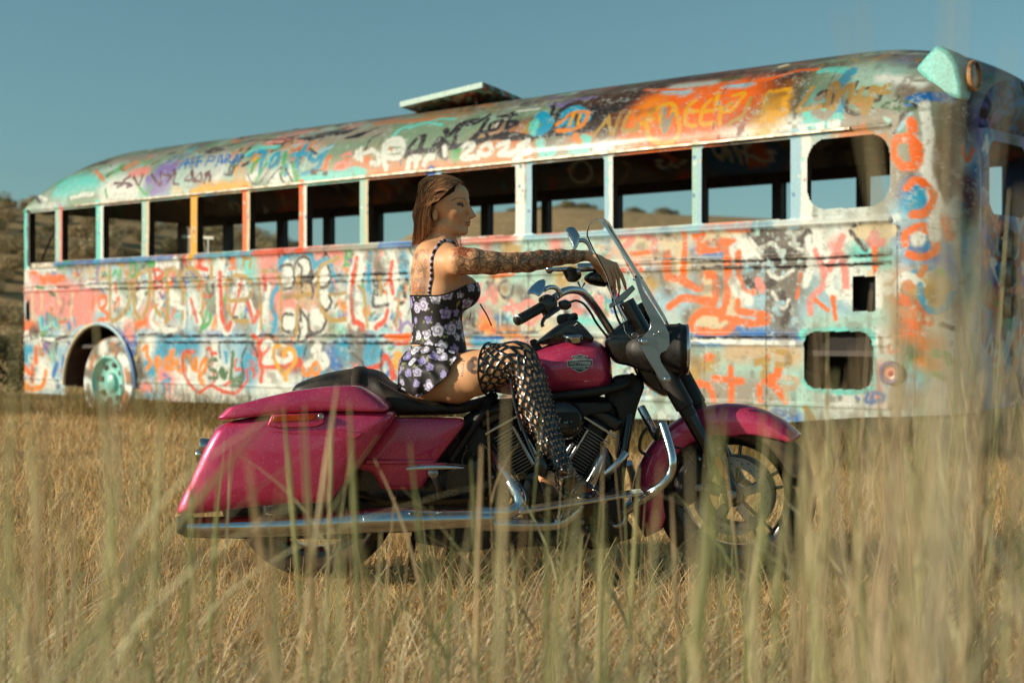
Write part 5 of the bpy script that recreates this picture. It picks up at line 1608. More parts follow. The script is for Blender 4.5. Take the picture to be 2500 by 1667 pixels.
# handlebars and controls
pipe('handlebar', c_bar, [(800, 890, 5.14), (880, 835, 5.17), (960, 815, 5.20), (1050, 830, 5.24), (1120, 890, 5.28), (1180, 965, 5.33), (1250, 1070, 5.38), (1335, 1205, 5.43)], .0145)
pipe('handlebar', c_bar, [(1180, 655, 5.78), (1240, 660, 5.76), (1300, 720, 5.73), (1350, 810, 5.68), (1430, 950, 5.62), (1500, 1060, 5.58), (1530, 1130, 5.55)], [.0145, .0145, .0145, .0145, .017, .021, .018])
pipe('grip', c_bar, [(450, 1103, 4.97), (462, 1098, 4.97), (560, 1045, 5.02), (665, 985, 5.07)], [.015, .0185, .0185, .019], blkm)
obj('throttle_end', lathe([(0, .018), (.008, .019), (.012, .012), (.013, 0)], P(*c_bar(455, 1100), 4.97), P(*c_bar(455, 1100), 4.97)-P(*c_bar(560, 1045), 5.02), 20), chrome, bike)
ctl = obj('switch_housing', pillow(pts3(c_bar, [(645, 890), (720, 850), (800, 870), (830, 930), (820, 1010), (760, 1070), (700, 1080), (660, 1000)], 5.07), .07, .012, .006, k=2), blk, bike)
for (x, y, r) in ((662, 905, .007), (680, 980, .008), (725, 1025, .007), (790, 900, .007), (700, 890, .006)): obj('switch_button', lathe([(0, r), (.006, r), (.009, r*.6), (.01, 0)], P(*c_bar(x, y), 5.065), (0, -1, 0), 14), blkm, ctl)
obj('master_cylinder', pillow(pts3(c_bar, [(830, 925), (900, 905), (960, 925), (965, 975), (920, 1010), (850, 1000)], 5.10), .06, .008, .004, k=2), blk, bike)
pipe('brake_lever', c_bar, [(840, 990, 5.05), (740, 1060, 5.02), (700, 1090, 5.0), (680, 1140, 4.98), (690, 1165, 4.98)], [.008, .008, .007, .006, .007], blk)
obj('mirror_shell', pillow(pts3(c_bar, [(530, 858), (560, 795), (640, 722), (700, 706), (718, 735), (704, 820), (648, 884), (605, 850)], 5.02, .45), .025, .006, .002, k=2), chrome, bike)
obj('mirror_face', pillow(pts3(c_bar, [(540, 853), (566, 800), (642, 729), (696, 714), (710, 738), (697, 815), (645, 874), (603, 843)], 5.013, .45), .006, .003, .001, k=2), mirr, bike)
pipe('mirror_stem', c_bar, [(700, 815, 5.04), (740, 792, 5.06), (800, 792, 5.08), (845, 830, 5.1), (855, 870, 5.11)], .0085)
obj('mirror_shell', pillow(pts3(c_bar, [(900, 240), (925, 212), (965, 204), (1000, 215), (1046, 290), (1042, 345), (1020, 400), (995, 440), (975, 440), (962, 380), (930, 300)], 5.74, .3), .03, .014, .006, k=2), chrome, bike)
pipe('mirror_stem', c_bar, [(1030, 345, 5.78), (1075, 342, 5.78), (1120, 375, 5.78), (1145, 430, 5.78), (1150, 500, 5.78), (1150, 600, 5.78)], .0085)
obj('lever_ball', lathe([(-.017, 0), (-.014, .010), (-.007, .0165), (.002, .018), (.010, .015), (.016, .008), (.017, 0)], P(*c_bar(750, 620), 5.70), (1, 0, 0), 24), chrome, bike)
pipe('clutch_lever', c_bar, [(780, 622, 5.70), (860, 620, 5.70), (950, 615, 5.72)], [.007, .009, .010])
obj('clutch_housing', pillow(pts3(c_bar, [(862, 600), (960, 590), (1050, 620), (1062, 690), (1010, 740), (930, 735), (900, 680)], 5.70), .06, .012, .004, k=2), blkm, bike)
pipe('bar_clamp', c_bar, [(1015, 605, 5.66), (1030, 605, 5.66), (1110, 600, 5.66), (1195, 595, 5.68)], [.014, .018, .018, .017])
obj('clamp_bolt', lathe([(-.01, 0), (-.008, .008), (0, .0105), (.008, .008), (.01, 0)], P(*c_bar(1032, 640), 5.64), (1, 0, 0), 16), chrome, bike)
obj('indicator_lamp', lathe([(-.055, 0), (-.05, .010), (-.03, .024), (0, .032), (.03, .034), (.035, .032), (.036, .02), (.038, 0)], P(*c_bar(1210, 705), 5.68), (1, -.05, 0), 28), blk, bike)
obj('lamp_arm', join(tube([P(*c_bar(1020, 735), 5.7), P(*c_bar(1055, 805), 5.7), P(*c_bar(1090, 745), 5.7)], .004, 8)), blkm, bike)
pipe('clutch_cable', c_bar, [(1350, 860, 5.55), (1365, 960, 5.52), (1400, 1080, 5.5), (1450, 1180, 5.5)], .0045, blkm)
pipe('brake_hose', c_bar, [(950, 930, 5.12), (1010, 918, 5.15), (1080, 950, 5.22), (1150, 1040, 5.3), (1200, 1130, 5.35), (1300, 1260, 5.42)], .0045, blkm)
obj('meter', join(lathe([(-.02, .0), (-.018, .022), (0, .026), (.006, .022), (.007, 0)], P(*c_bar(960, 1070), 5.50), (-.4, -.3, 1), 28)), blkm, bike)
obj('riser', pillow(pts3(c_bar, [(820, 1080), (840, 1050), (930, 1035), (1000, 1060), (990, 1130), (870, 1150), (830, 1135)], 5.50), .08, .01, .004, k=2), blkm, bike)
obj('top_clamp', pillow(pts3(c_bar, [(1290, 1260), (1420, 1150), (1540, 1080), (1580, 1110), (1560, 1180), (1400, 1260), (1320, 1320)], 5.44), .18, .015, .004, k=2), blk, bike)
obj('far_fork_cover', tube([P(*c_bar(1500, 920), 5.62), P(*c_bar(1620, 1170), 5.62)], .012, 12), blkm, bike)

obj('frame_spine', pillow(pts3(c_eng, [(180, 250), (700, 215), (1240, 215), (1300, 330), (1180, 560), (1000, 800), (800, 900), (560, 780), (330, 520), (200, 420)], YC-.05), .12, .02, .003, k=2), blkm, bike)
obj('intake', pillow(pts3(c_eng, [(560, 260), (1240, 240), (1250, 330), (1050, 360), (900, 420), (640, 400)], 5.43), .2, .02, .003, k=2), blkm, bike)
obj('swingarm', pillow(pts3(c_bag, [(700, 1080), (1100, 1060), (1400, 820), (1900, 900), (2100, 1000), (2300, 1100), (2200, 1160), (1500, 1170), (700, 1170)], 5.44), .10, .02, .003, k=2), blkm, bike)
obj('battery_box', pillow(pts3(c_bag, [(1250, 760), (1500, 800), (1900, 900), (2150, 830), (2200, 760), (2250, 900), (2300, 1090), (1300, 1110)], 5.40), .2, .02, .003, k=2), blk, bike)
obj('frame_filler', pillow(pts3(c_eng, [(-120, 560), (60, 400), (240, 280), (420, 330), (480, 560), (470, 800), (100, 830), (-120, 860), (-260, 820)], 5.47), .16, .02, .003, k=2), blkm, bike)  # dark filler added to close the bright gap between side cover and engine
obj('engine_filler', pillow(pts3(c_eng, [(560, 500), (800, 560), (1000, 520), (1180, 560), (1300, 780), (1260, 1000), (600, 1000), (480, 760)], 5.50), .12, .02, .003, k=2), blk, bike)  # second dark filler, added behind the cylinders
pipe('wiring_loom', c_eng, [(40, 470, 5.44), (120, 600, 5.43), (90, 720, 5.43), (160, 800, 5.41)], .006, blk)
# ------------------------------------------------------------------ the rider (one continuous body from smooth-blended volumes)
def surface_nets(D, o, h):
    S = D < 0; nx, ny, nz = D.shape
    ins = np.zeros((nx-1, ny-1, nz-1), np.uint8)
    for a in (0, 1):
        for b_ in (0, 1):
            for c in (0, 1): ins += S[a:nx-1+a, b_:ny-1+b_, c:nz-1+c]
    cell = (ins > 0) & (ins < 8); ci = np.argwhere(cell); idx = -np.ones(cell.shape, np.int32); idx[cell] = np.arange(len(ci))
    acc = np.zeros((len(ci), 3)); cnt = np.zeros(len(ci))
    cor = [(a, b_, c) for a in (0, 1) for b_ in (0, 1) for c in (0, 1)]
    val = {c: D[ci[:, 0]+c[0], ci[:, 1]+c[1], ci[:, 2]+c[2]] for c in cor}
    for c in cor:
        for ax in range(3):
            if c[ax] == 0:
                d = list(c); d[ax] = 1; d = tuple(d); v0, v1 = val[c], val[d]; m = (v0 < 0) != (v1 < 0)
                t = np.where(m, v0/(v0-v1+1e-20*(v0 == v1)), 0); p = np.tile(np.array(c, float), (len(ci), 1)); p[:, ax] = t
                acc[m] += p[m]; cnt[m] += 1
    V = (ci+acc/cnt[:, None])*h+o; F4 = []
    for ax in range(3):
        s0 = [slice(None)]*3; s1 = [slice(None)]*3; s0[ax] = slice(0, -1); s1[ax] = slice(1, None)
        e = S[tuple(s0)] != S[tuple(s1)]; sg = S[tuple(s0)]
        b1, b2 = [(1, 2), (2, 0), (0, 1)][ax]
        E = np.argwhere(e); ok = (E[:, b1] > 0) & (E[:, b2] > 0) & (E[:, b1] < D.shape[b1]-1) & (E[:, b2] < D.shape[b2]-1); E = E[ok]
        def cid(d1, d2): q = E.copy(); q[:, b1] -= d1; q[:, b2] -= d2; return idx[q[:, 0], q[:, 1], q[:, 2]]
        q = np.stack([cid(0, 0), cid(1, 0), cid(1, 1), cid(0, 1)], 1); fl = sg[E[:, 0], E[:, 1], E[:, 2]]
        q[~fl] = q[~fl][:, ::-1]; F4.append(q)
    return V, np.vstack(F4)
class Vol:
    def __init__(s, lo, hi, h):
        s.h = h; s.o = np.array(lo, float); n = np.ceil((np.array(hi)-s.o)/h).astype(int)+1; s.D = np.full(n, .06, np.float32)
        s.ax = [s.o[i]+np.arange(n[i])*h for i in range(3)]
    def box(s, lo, hi, pad):
        sl = []
        for i in range(3):
            a = max(int((lo[i]-pad-s.o[i])/s.h), 0); b_ = min(int((hi[i]+pad-s.o[i])/s.h)+2, s.D.shape[i]); sl.append(slice(a, max(b_, a+1)))
        return tuple(sl), s.ax[0][sl[0]][:, None, None], s.ax[1][sl[1]][None, :, None], s.ax[2][sl[2]][None, None, :]
    def add(s, sl, d, k, sub=False):
        A = s.D[sl]; d = d.astype(np.float32)
        if sub: h_ = np.clip(.5-.5*(A+d)/k, 0, 1); s.D[sl] = A*(1-h_)-d*h_+k*h_*(1-h_)
        else: h_ = np.clip(.5+.5*(d-A)/k, 0, 1); s.D[sl] = d*(1-h_)+A*h_-k*h_*(1-h_)
    def cap(s, a, b_, ra, rb, k=.02, sub=False):
        a = np.asarray(a, float); b_ = np.asarray(b_, float); R_ = max(ra, rb); sl, X, Y, Z = s.box(np.minimum(a, b_)-R_, np.maximum(a, b_)+R_, k+.02)
        e = b_-a; t = np.clip(((X-a[0])*e[0]+(Y-a[1])*e[1]+(Z-a[2])*e[2])/(e@e+1e-12), 0, 1)
        s.add(sl, np.sqrt((X-a[0]-t*e[0])**2+(Y-a[1]-t*e[1])**2+(Z-a[2]-t*e[2])**2)-(ra+(rb-ra)*t), k, sub)
    def ell(s, c, r, k=.02, axes=None, sub=False):
        c = np.asarray(c, float); r = np.asarray(r, float); m = r.max(); sl, X, Y, Z = s.box(c-m, c+m, k+.02); A = np.eye(3) if axes is None else np.asarray(axes)
        p = [A[i][0]*(X-c[0])+A[i][1]*(Y-c[1])+A[i][2]*(Z-c[2]) for i in range(3)]
        k0 = np.sqrt(sum((p[i]/r[i])**2 for i in range(3))); k1 = np.sqrt(sum((p[i]/r[i]**2)**2 for i in range(3)))+1e-9
        s.add(sl, k0*(k0-1)/k1, k, sub)
    def path(s, pts, rs, k=.015):
        for i in range(len(pts)-1): s.cap(pts[i], pts[i+1], rs[i], rs[i+1], k)
def smooth_mesh(V, Fq, it=2):
    n = len(V)
    for _ in range(it):
        acc = np.zeros_like(V); cnt = np.zeros(n)
        for a, b_ in ((0, 1), (1, 2), (2, 3), (3, 0)):
            np.add.at(acc, Fq[:, a], V[Fq[:, b_]]); np.add.at(acc, Fq[:, b_], V[Fq[:, a]]); np.add.at(cnt, Fq[:, a], 1); np.add.at(cnt, Fq[:, b_], 1)
        V = V*.5+.5*acc/np.maximum(cnt, 1)[:, None]
    return V
H = lambda x, y, Y: P(x, y, Y)
FA = R(14); hf = np.array([math.cos(FA), -math.sin(FA), 0]); hr = np.array([-math.sin(FA), -math.cos(FA), 0]); hz = np.array([0, 0, 1.0]); HA = (hf, hr, hz)
YH = 5.47
def hp(px, py, r=0.0):   # head point: traced in the picture plane of the head, moved sideways by r
    b_ = P(px, py, YH); f = (b_[0]-HC[0])/math.cos(FA); return HC+hf*f+hr*r+hz*(b_[2]-HC[2])
HC = P(1092, 492, YH)
BA = R(22); bf = np.array([math.cos(BA), math.sin(BA), 0]); brr = np.array([math.sin(BA), -math.cos(BA), 0])      # chest faces a little away
CXA = (bf, brr, hz)
# joints
shR = H(1118, 640, 5.335); elR = H(1268, 640, 5.36); wrR = H(1426, 626, 5.52)
shL = H(1062, 640, 5.66); elL = H(1048, 770, 5.70); wrL = H(1062, 890, 5.69)
hipR = H(1060, 918, 5.44); knR = H(1258, 876, 5.29); anR = H(1374, 1168, 5.13)
hipL = H(1060, 918, 5.66); knL = H(1232, 885, 5.82); anL = H(1330, 1190, 5.93)
ARM = [(H(1100, 640, 5.37), .047), (H(1122, 637, 5.33), .0515), (H(1155, 638, 5.325), .048), (H(1200, 642, 5.335), .0425), (H(1262, 641, 5.36), .0365), (H(1290, 640, 5.385), .0375), (H(1320, 634, 5.41), .0355), (H(1365, 628, 5.455), .0305), (H(1400, 627, 5.49), .026), (H(1430, 624, 5.52), .0205)]
LEG = [(hipR, .098), (H(1112, 925, 5.40), .090), (H(1165, 910, 5.355), .081), (H(1215, 892, 5.32), .071), (H(1255, 878, 5.29), .062), (H(1275, 890, 5.275), .056), (H(1296, 925, 5.25), .052), (H(1308, 975, 5.23), .053), (H(1322, 1025, 5.20), .050), (H(1345, 1085, 5.17), .041), (H(1372, 1145, 5.14), .032), (H(1388, 1172, 5.13), .029)]
def build_body(arms=True, legs=True, head=True, h=.0036):
    v = Vol((-.62, 5.10, -.02), (.56, 6.03, 1.58), h) if legs else Vol((-.62, 5.10, .5), (.56, 6.03, 1.6), h)
    # torso
    v.ell(H(1068, 705, 5.50), (.098, .140, .135), .02, CXA); v.ell(H(1062, 655, 5.50), (.080, .150, .070), .04, CXA)
    v.ell(H(1066, 770, 5.50), (.085, .118, .11), .04, CXA); v.ell(H(1069, 825, 5.50), (.091, .114, .09), .04, CXA); v.ell(H(1074, 862, 5.50), (.092, .125, .07), .04, CXA)
    v.ell(H(1056, 900, 5.53), (.105, .150, .095), .05, CXA)
    v.ell(H(1038, 925, 5.45), (.095, .085, .095), .04); v.ell(H(1040, 925, 5.63), (.095, .085, .095), .04)
    v.ell(H(1131, 711, 5.46), (.062, .058, .062), .03, CXA); v.ell(H(1131, 711, 5.62), (.062, .058, .062), .03, CXA)
    v.cap(H(1062, 630, 5.42), H(1100, 640, 5.37), .055, .050, .04); v.cap(H(1062, 630, 5.58), shL, .055, .048, .04)
    v.cap(H(1040, 650, 5.45), H(1035, 700, 5.44), .045, .035, .04)      # shoulder blade
    v.cap(H(1060, 622, 5.50), H(1046, 618, 5.45), .05, .045, .04); v.cap(H(1075, 605, 5.48), H(1104, 622, 5.39), .030, .036, .035)   # trapezius
    # neck and head
    v.cap(H(1064, 620, 5.49), H(1078, 560, 5.475), .056, .047, .03); v.cap(H(1088, 600, 5.47), H(1094, 560, 5.465), .036, .036, .02)
    v.cap(hp(1072, 545, .030), H(1098, 612, 5.44), .012, .012, .02)
    if head:
        v.ell(hp(1086, 488), (.086, .073, .078), .02, HA); v.ell(hp(1107, 520), (.051, .055, .072), .025, HA)
        v.ell(hp(1124, 478), (.030, .050, .038), .015, HA)                                   # forehead
        for s in (-1, 1):
            v.cap(hp(1088, 552, s*.044), hp(1128, 566, s*.012), .015, .013, .02)            # jaw
            v.ell(hp(1119, 522, s*.036), (.022, .016, .014), .014, HA)                       # cheekbone
            v.ell(hp(1139, 505, s*.033), (.015, .013, .010), .008, HA, sub=True)             # eye socket
            v.ell(hp(1130, 504, s*.030), (.0125, .0125, .0125), .004, HA)                    # eyeball
            v.cap(hp(1141, 492, s*.012), hp(1133, 490, s*.036), .0065, .006, .008)          # brow ridge
            v.ell(hp(1150, 531, s*.010), (.009, .007, .006), .005, HA)                       # nostril wing
            v.ell(hp(1074, 527, s*.066), (.012, .006, .024), .005, HA); v.ell(hp(1077, 526, s*.072), (.006, .004, .013), .004, HA, sub=True)
        v.cap(hp(1137, 497), hp(1151, 525), .0095, .0105, .009); v.cap(hp(1140, 497), hp(1155, 523), .006, .007, .006); v.ell(hp(1157, 528), (.0105, .0085, .0075), .005, HA)
        v.cap(hp(1139, 536, 0), hp(1135, 560, 0), .014, .012, .012)
        v.cap(hp(1143, 542.8, -.014), hp(1143, 542.8, .014), .0052, .0052, .004); v.ell(hp(1145.5, 543.0), (.007, .014, .0045), .004, HA)
        v.ell(hp(1144, 549.2), (.0075, .015, .0055), .004, HA)
        v.cap(hp(1136, 546.4, -.023), hp(1149, 546.2, 0), .0012, .0016, .003, sub=True); v.cap(hp(1136, 546.4, .023), hp(1149, 546.2, 0), .0012, .0016, .003, sub=True)
        v.ell(hp(1134, 567), (.013, .016, .012), .010, HA)                                   # chin
    if arms:
        v.path([a for a, _ in ARM], [r for _, r in ARM], .012)
        v.path([shL, elL, H(1056, 830, 5.72), wrL, H(1068, 920, 5.68), H(1075, 950, 5.66)], [.046, .036, .034, .022, .026, .018], .015)
    if arms:   # hand hanging from the wrist over the bar
        W_ = lambda x, y, Y: P(*c_bar(x, y), Y)
        v.cap(W_(1120, 488, 5.525), W_(1230, 535, 5.525), .0185, .021, .012)
        for (kx, ky, kY, r0) in ((1290, 610, 5.500, .0155), (1322, 595, 5.518, .0155), (1352, 583, 5.537, .015), (1378, 575, 5.555, .014)):
            v.cap(W_(1190, 520, 5.52+(kY-5.527)*.6), W_(kx, ky, kY), .0155, r0*.80, .010)
        FNG = [[(1290, 612, 5.498), (1322, 680, 5.492), (1340, 745, 5.490), (1343, 808, 5.492)], [(1324, 600, 5.516), (1366, 690, 5.508), (1374, 785, 5.506), (1352, 868, 5.510)],
               [(1354, 588, 5.536), (1404, 690, 5.528), (1418, 790, 5.524), (1404, 878, 5.526)], [(1382, 580, 5.556), (1436, 668, 5.548), (1466, 745, 5.544), (1480, 806, 5.544)]]
        for f in FNG: v.path([W_(*q) for q in f], [.0098, .0082, .0072, .0056], .004)
        v.path([W_(1180, 560, 5.545), W_(1235, 630, 5.575), (W_(1275, 680, 5.585)), W_(1290, 730, 5.58)], [.013, .011, .009, .0065], .008)
        for f in FNG: q = W_(*f[0]); v.ell(q+np.array([-.001, 0, .002]), (.0105, .0098, .0105), .005)
    if legs:
        v.path([a for a, _ in LEG], [r for _, r in LEG], .018); v.ell(H(1282, 872, 5.275), (.03, .038, .04), .03)
        v.ell(H(1290, 985, 5.235), (.045, .045, .10), .03)
        v.path([anR, H(1330, 1165, 5.13)], [.030, .024], .02); v.path([H(1390, 1180, 5.13), H(1425, 1198, 5.12), H(1452, 1206, 5.115)], [.030, .026, .014], .02)
        v.ell(H(1448, 1206, 5.13), (.022, .028, .012), .015)
        v.path([hipL, H(1150, 905, 5.76), knL, H(1285, 930, 5.86), H(1300, 1010, 5.88), anL, H(1350, 1205, 5.93), H(1420, 1225, 5.93)], [.098, .082, .062, .052, .052, .03, .028, .016], .02)
    return v
HANDW = lambda x, y, Y: P(*c_bar(x, y), Y)
FNG_T = [(1343, 808, 5.492), (1352, 868, 5.510), (1404, 878, 5.526), (1480, 806, 5.544)]; FNG_P = [(1341, 770, 5.491), (1363, 826, 5.508), (1411, 835, 5.525), (1473, 776, 5.544)]
vb = build_body(); BV, BF = surface_nets(vb.D, vb.o, vb.h); BV = smooth_mesh(BV, BF, 1)
rider = thing('person', (float(H(1060, 950, 5.5)[0]), 5.5, 0.0), 'tattooed woman in floral top and skirt sitting on the pink motorcycle, arm on the handlebar', 'person')
skin = np.array(lin('e2a678')); BC = np.tile(skin, (len(BV), 1)); ink = np.zeros(len(BV))
nzb = vnoise(BV[:, 0]*25+3, BV[:, 2]*25+BV[:, 1]*17, 1, 40)-.5; BC *= (1+nzb[:, None]*.10)
bx_ = CX+F_PX*BV[:, 0]/BV[:, 1]; by_ = HZ-F_PX*(BV[:, 2]-CAMH)/BV[:, 1]
def near_seg(a, b_):
    e = b_-a; t = np.clip(((BV-a)@e)/(e@e+1e-9), 0, 1); return np.linalg.norm(BV-a-t[:, None]*e, axis=1), t
def tint(mask, col, a=1.0):
    global BC
    w = np.clip(mask, 0, 1)[:, None]*a; BC = BC*(1-w)+np.array(lin(col))*w
# arm tattoos (ink density attribute drives fine line work in the material; colour washes here)
dA = np.min([near_seg(ARM[i][0], ARM[i+1][0])[0] for i in range(1, len(ARM)-2)], axis=0); armm = np.clip((.062-dA)/.006, 0, 1)*(bx_ > 1100)*(BV[:, 2] > .9)
ink = np.maximum(ink, armm*np.clip((bx_-1095)/30, 0, 1)*np.clip((1434-bx_)/10, 0, 1))
v1 = vnoise(BV[:, 0]*55, BV[:, 2]*55, 1, 41); v2 = vnoise(BV[:, 0]*38+5, BV[:, 2]*44+BV[:, 1]*20, 1, 42)
tint(ink*np.clip((v1-.55)*5, 0, 1)*(bx_ > 1250), '6a5238', .55); tint(ink*np.clip((v2-.45)*4, 0, 1)*(bx_ > 1240), '8a6e4a', .55); tint(ink*np.clip((v2-.6)*6, 0, 1)*(bx_ < 1250), '8c5a3c', .5)
sw = np.sin(bx_*.16+np.sin(by_*.12)*2.5); tint(ink*(sw > .78)*(bx_ > 1265)*(bx_ < 1400), 'a8452a', .7); tint(ink*(sw < -.8)*(bx_ > 1265)*(bx_ < 1400), '4f5a4a', .6)
fl = np.hypot(bx_-1128, (by_-612)*1.4); tint(np.clip((22+8*np.sin(np.arctan2(by_-606, bx_-1122)*9)-fl)/5, 0, 1)*(BV[:, 1] < 5.5)*(bx_ > 1075), 'c4532c', .75)
backm = (bx_ < 1052)*(by_ > 608)*(by_ < 730)*np.clip((1052-bx_)/14, 0, 1); tint(backm*np.clip((v1-.35)*3, 0, 1), '6a5a48', .55); tint(backm*np.clip((v2-.62)*6, 0, 1), 'b5603a', .5)
ink = np.maximum(ink, backm*.6)
# thigh tattoo: a dark round blot with eye gaps and small letters beside it
def blob(px, py, rx, ry, col='3a3230', a=.85): tint(np.clip((1-np.hypot((bx_-px)/rx, (by_-py)/ry))*5, 0, 1)*(BV[:, 1] < 5.42), col, a)
blob(1150, 893, 12, 17); blob(1158, 878, 10, 9); blob(1158, 908, 10, 6); blob(1172, 885, 14, 2.2); blob(1172, 890, 13, 2.0); blob(1172, 895, 12, 2.0); blob(1160, 884, 4.5, 4.0, 'cf9668', 1); blob(1159, 901, 5, 3.0, 'cf9668', 1)
for k, (yy, dx) in enumerate(((881, 1), (889, 0), (894, 0), (899, -1), (905, -1), (911, -2), (917, -3))): blob(1131+dx, yy, 3.2 if k != 0 else 4, 1.9, '4a3c34', .8)
# face paint: shadow, brow, lips, blush
d_ = lambda px, py, r_: np.linalg.norm(((BV-hp(px, py, r_))@np.array(HA).T)/np.array([1, 1, 1]), axis=1)
def hmask(px, py, rr_, rf_, rz_, rr2, soft=3):
    q = (BV-hp(px, py, rr_))@np.array(HA).T; return np.clip((1-np.sqrt((q[:, 0]/rf_)**2+(q[:, 1]/rr2)**2+(q[:, 2]/rz_)**2))*soft, 0, 1)
for s in (-1, 1):
    tint(hmask(1128, 501, s*.036, .020, .0095, .022, 2.2), '3c2620', .85); tint(hmask(1129, 503.5, s*.036, .016, .0042, .018, 4), '0e0908', 1)
    for t_ in np.linspace(0, 1, 16): tint(hmask(1114+25*t_, 494-8*math.sin(min(t_*2.0, 1.57))+7*max(0, t_-.6), s*(.050-.028*t_), .0055, .0034, .02, 3), '2e1c14', .75)
tint(hmask(1143, 544.5, 0, .015, .0038, .026, 4), '8a3a34', .85); tint(hmask(1142, 549.5, 0, .015, .0055, .022, 3), '9c4840', .8)
tint(hmask(1112, 528, .05, .035, .02, .04, 1.2), 'b5623e', .35)
# nails
for t_, p_ in zip(FNG_T, FNG_P):
    d = near_seg(HANDW(*t_), HANDW(*p_)*.4+HANDW(*t_)*.6)[0]; tint((d < .009)*1.0, 'b8123c', .95)
me_skin = attr_mat('skin', rough=.52, coat=.0, bump=.05, bscale=350, sub=.12, spec=.5)
N, L = nodes(me_skin); bs = N['Principled BSDF']; at = N.new('ShaderNodeAttribute'); at.attribute_name = 'ink'; tc = N.new('ShaderNodeTexCoord')
nzn = N.new('ShaderNodeTexNoise'); nzn.inputs['Scale'].default_value = 14; L.new(tc.outputs['Object'], nzn.inputs['Vector']); mxv = N.new('ShaderNodeMix'); mxv.data_type = 'VECTOR'; mxv.inputs['Factor'].default_value = .06
L.new(tc.outputs['Object'], mxv.inputs[4]); L.new(nzn.outputs['Color'], mxv.inputs[5])
vo = N.new('ShaderNodeTexVoronoi'); vo.feature = 'DISTANCE_TO_EDGE'; vo.inputs['Scale'].default_value = 52; L.new(mxv.outputs[1], vo.inputs['Vector'])
vo2 = N.new('ShaderNodeTexVoronoi'); vo2.feature = 'DISTANCE_TO_EDGE'; vo2.inputs['Scale'].default_value = 26; L.new(mxv.outputs[1], vo2.inputs['Vector'])
mi = N.new('ShaderNodeMath'); mi.operation = 'MINIMUM'; L.new(vo.outputs['Distance'], mi.inputs[0]); L.new(vo2.outputs['Distance'], mi.inputs[1])
mr = N.new('ShaderNodeMapRange'); mr.inputs['From Min'].default_value = .02; mr.inputs['From Max'].default_value = .075; mr.inputs['To Min'].default_value = .75; mr.inputs['To Max'].default_value = 0; L.new(mi.outputs[0], mr.inputs['Value'])
mu = N.new('ShaderNodeMath'); mu.operation = 'MULTIPLY'; L.new(mr.outputs[0], mu.inputs[0]); L.new(at.outputs['Fac'], mu.inputs[1])
mc = N.new('ShaderNodeMix'); mc.data_type = 'RGBA'; mc.inputs[7].default_value = (.035, .022, .016, 1); src = bs.inputs['Base Color'].links[0].from_socket; L.new(src, mc.inputs[6]); L.new(mu.outputs[0], mc.inputs[0]); L.new(mc.outputs[2], bs.inputs['Base Color'])
body = obj('body', (BV, BF), me_skin, rider, smooth=180, colors=BC)
ia = body.data.attributes.new('ink', 'FLOAT', 'POINT'); ia.data.foreach_set('value', ink.astype(np.float32))
# ---- clothes: shells grown from the same volumes, cut by outlines drawn on the figure
def poly_sdf(X, Z, poly):
    a = np.asarray(poly, float); d = np.full(np.broadcast(X, Z).shape, 1e9); s = np.ones(d.shape)
    for i in range(len(a)):
        p, q = a[i], a[i-1]; e = q-p; wx = X-p[0]; wz = Z-p[1]; t = np.clip((wx*e[0]+wz*e[1])/(e@e), 0, 1)
        d = np.minimum(d, (wx-e[0]*t)**2+(wz-e[1]*t)**2)
        c1 = Z >= p[1]; c2 = Z < q[1]; c3 = e[0]*wz > e[1]*wx
        s = np.where((c1 & c2 & c3) | (~c1 & ~c2 & ~c3), -s, s)
    return s*np.sqrt(d)
def garment(volume, off, poly, Yp, lo, hi, wob=0, thick=None, cutY=None):
    sl, X, Y, Z = volume.box(np.array(lo), np.array(hi), 0)
    D = volume.D[sl]-off
    if wob: D = D+wob*np.sin(X*95+Z*40+Y*30)*np.sin(Y*60+Z*20)
    pl_ = [(P(x, y, Yp)[0], P(x, y, Yp)[2]) for x, y in poly]; s2 = poly_sdf(X*Yp/Y*1.0, CAMH+(Z-CAMH)*Yp/Y, pl_)
    D = np.maximum(D, s2)
    if thick: D = np.maximum(D, -(volume.D[sl]-off+thick))
    o = np.array([volume.ax[i][sl[i]][0] for i in range(3)]); D = np.pad(D, 2, constant_values=.05)
    return surface_nets(D.astype(np.float32), o-2*volume.h, volume.h)
def floral(V, base, scale=1.0, seed=3):
    r = np.random.default_rng(seed); C = np.tile(np.array(lin(base)), (len(V), 1)); lo, hi = V.min(0), V.max(0)
    idx = r.permutation(len(V)); cen = []
    for i in idx[:6000]:
        if all(np.linalg.norm(V[i]-c) > .043*scale for c in cen): cen.append(V[i])
    for k, c in enumerate(cen):      # leaves first
        for _ in range(6):
            a = c+r.normal(0, .021*scale, 3); d = r.normal(0, 1, 3); d /= np.linalg.norm(d); e = V-a; t = e@d; q = np.sqrt((t/.016/scale)**2+((e**2).sum(1)-t*t)/(.0062*scale)**2)
            m = q < 1; C[m] = np.array(lin('8a8a54'))*(1 if r.random() < .6 else .6)
    for k, c in enumerate(cen):
        R0 = r.uniform(.013, .025)*scale; e = V-c; d = np.linalg.norm(e, axis=1); m = d < R0*1.1; base_c = np.array(lin(['dcd6ea', 'b2a6d6', 'ecebf2', '9c94cc'][k % 4]))
        ang_ = np.arctan2(e[:, 2], e[:, 0]+e[:, 1]*.5); pet = R0*(1+.15*np.sin(ang_*5)); m = d < pet
        sh = .62+.38*np.cos(d/R0*9+ang_*1.0); C[m] = base_c*sh[m][:, None]+np.array(lin('5d4f92'))*(1-sh[m][:, None])*.8
    return C
vt = build_body(arms=False, legs=False, head=False, h=.0032)
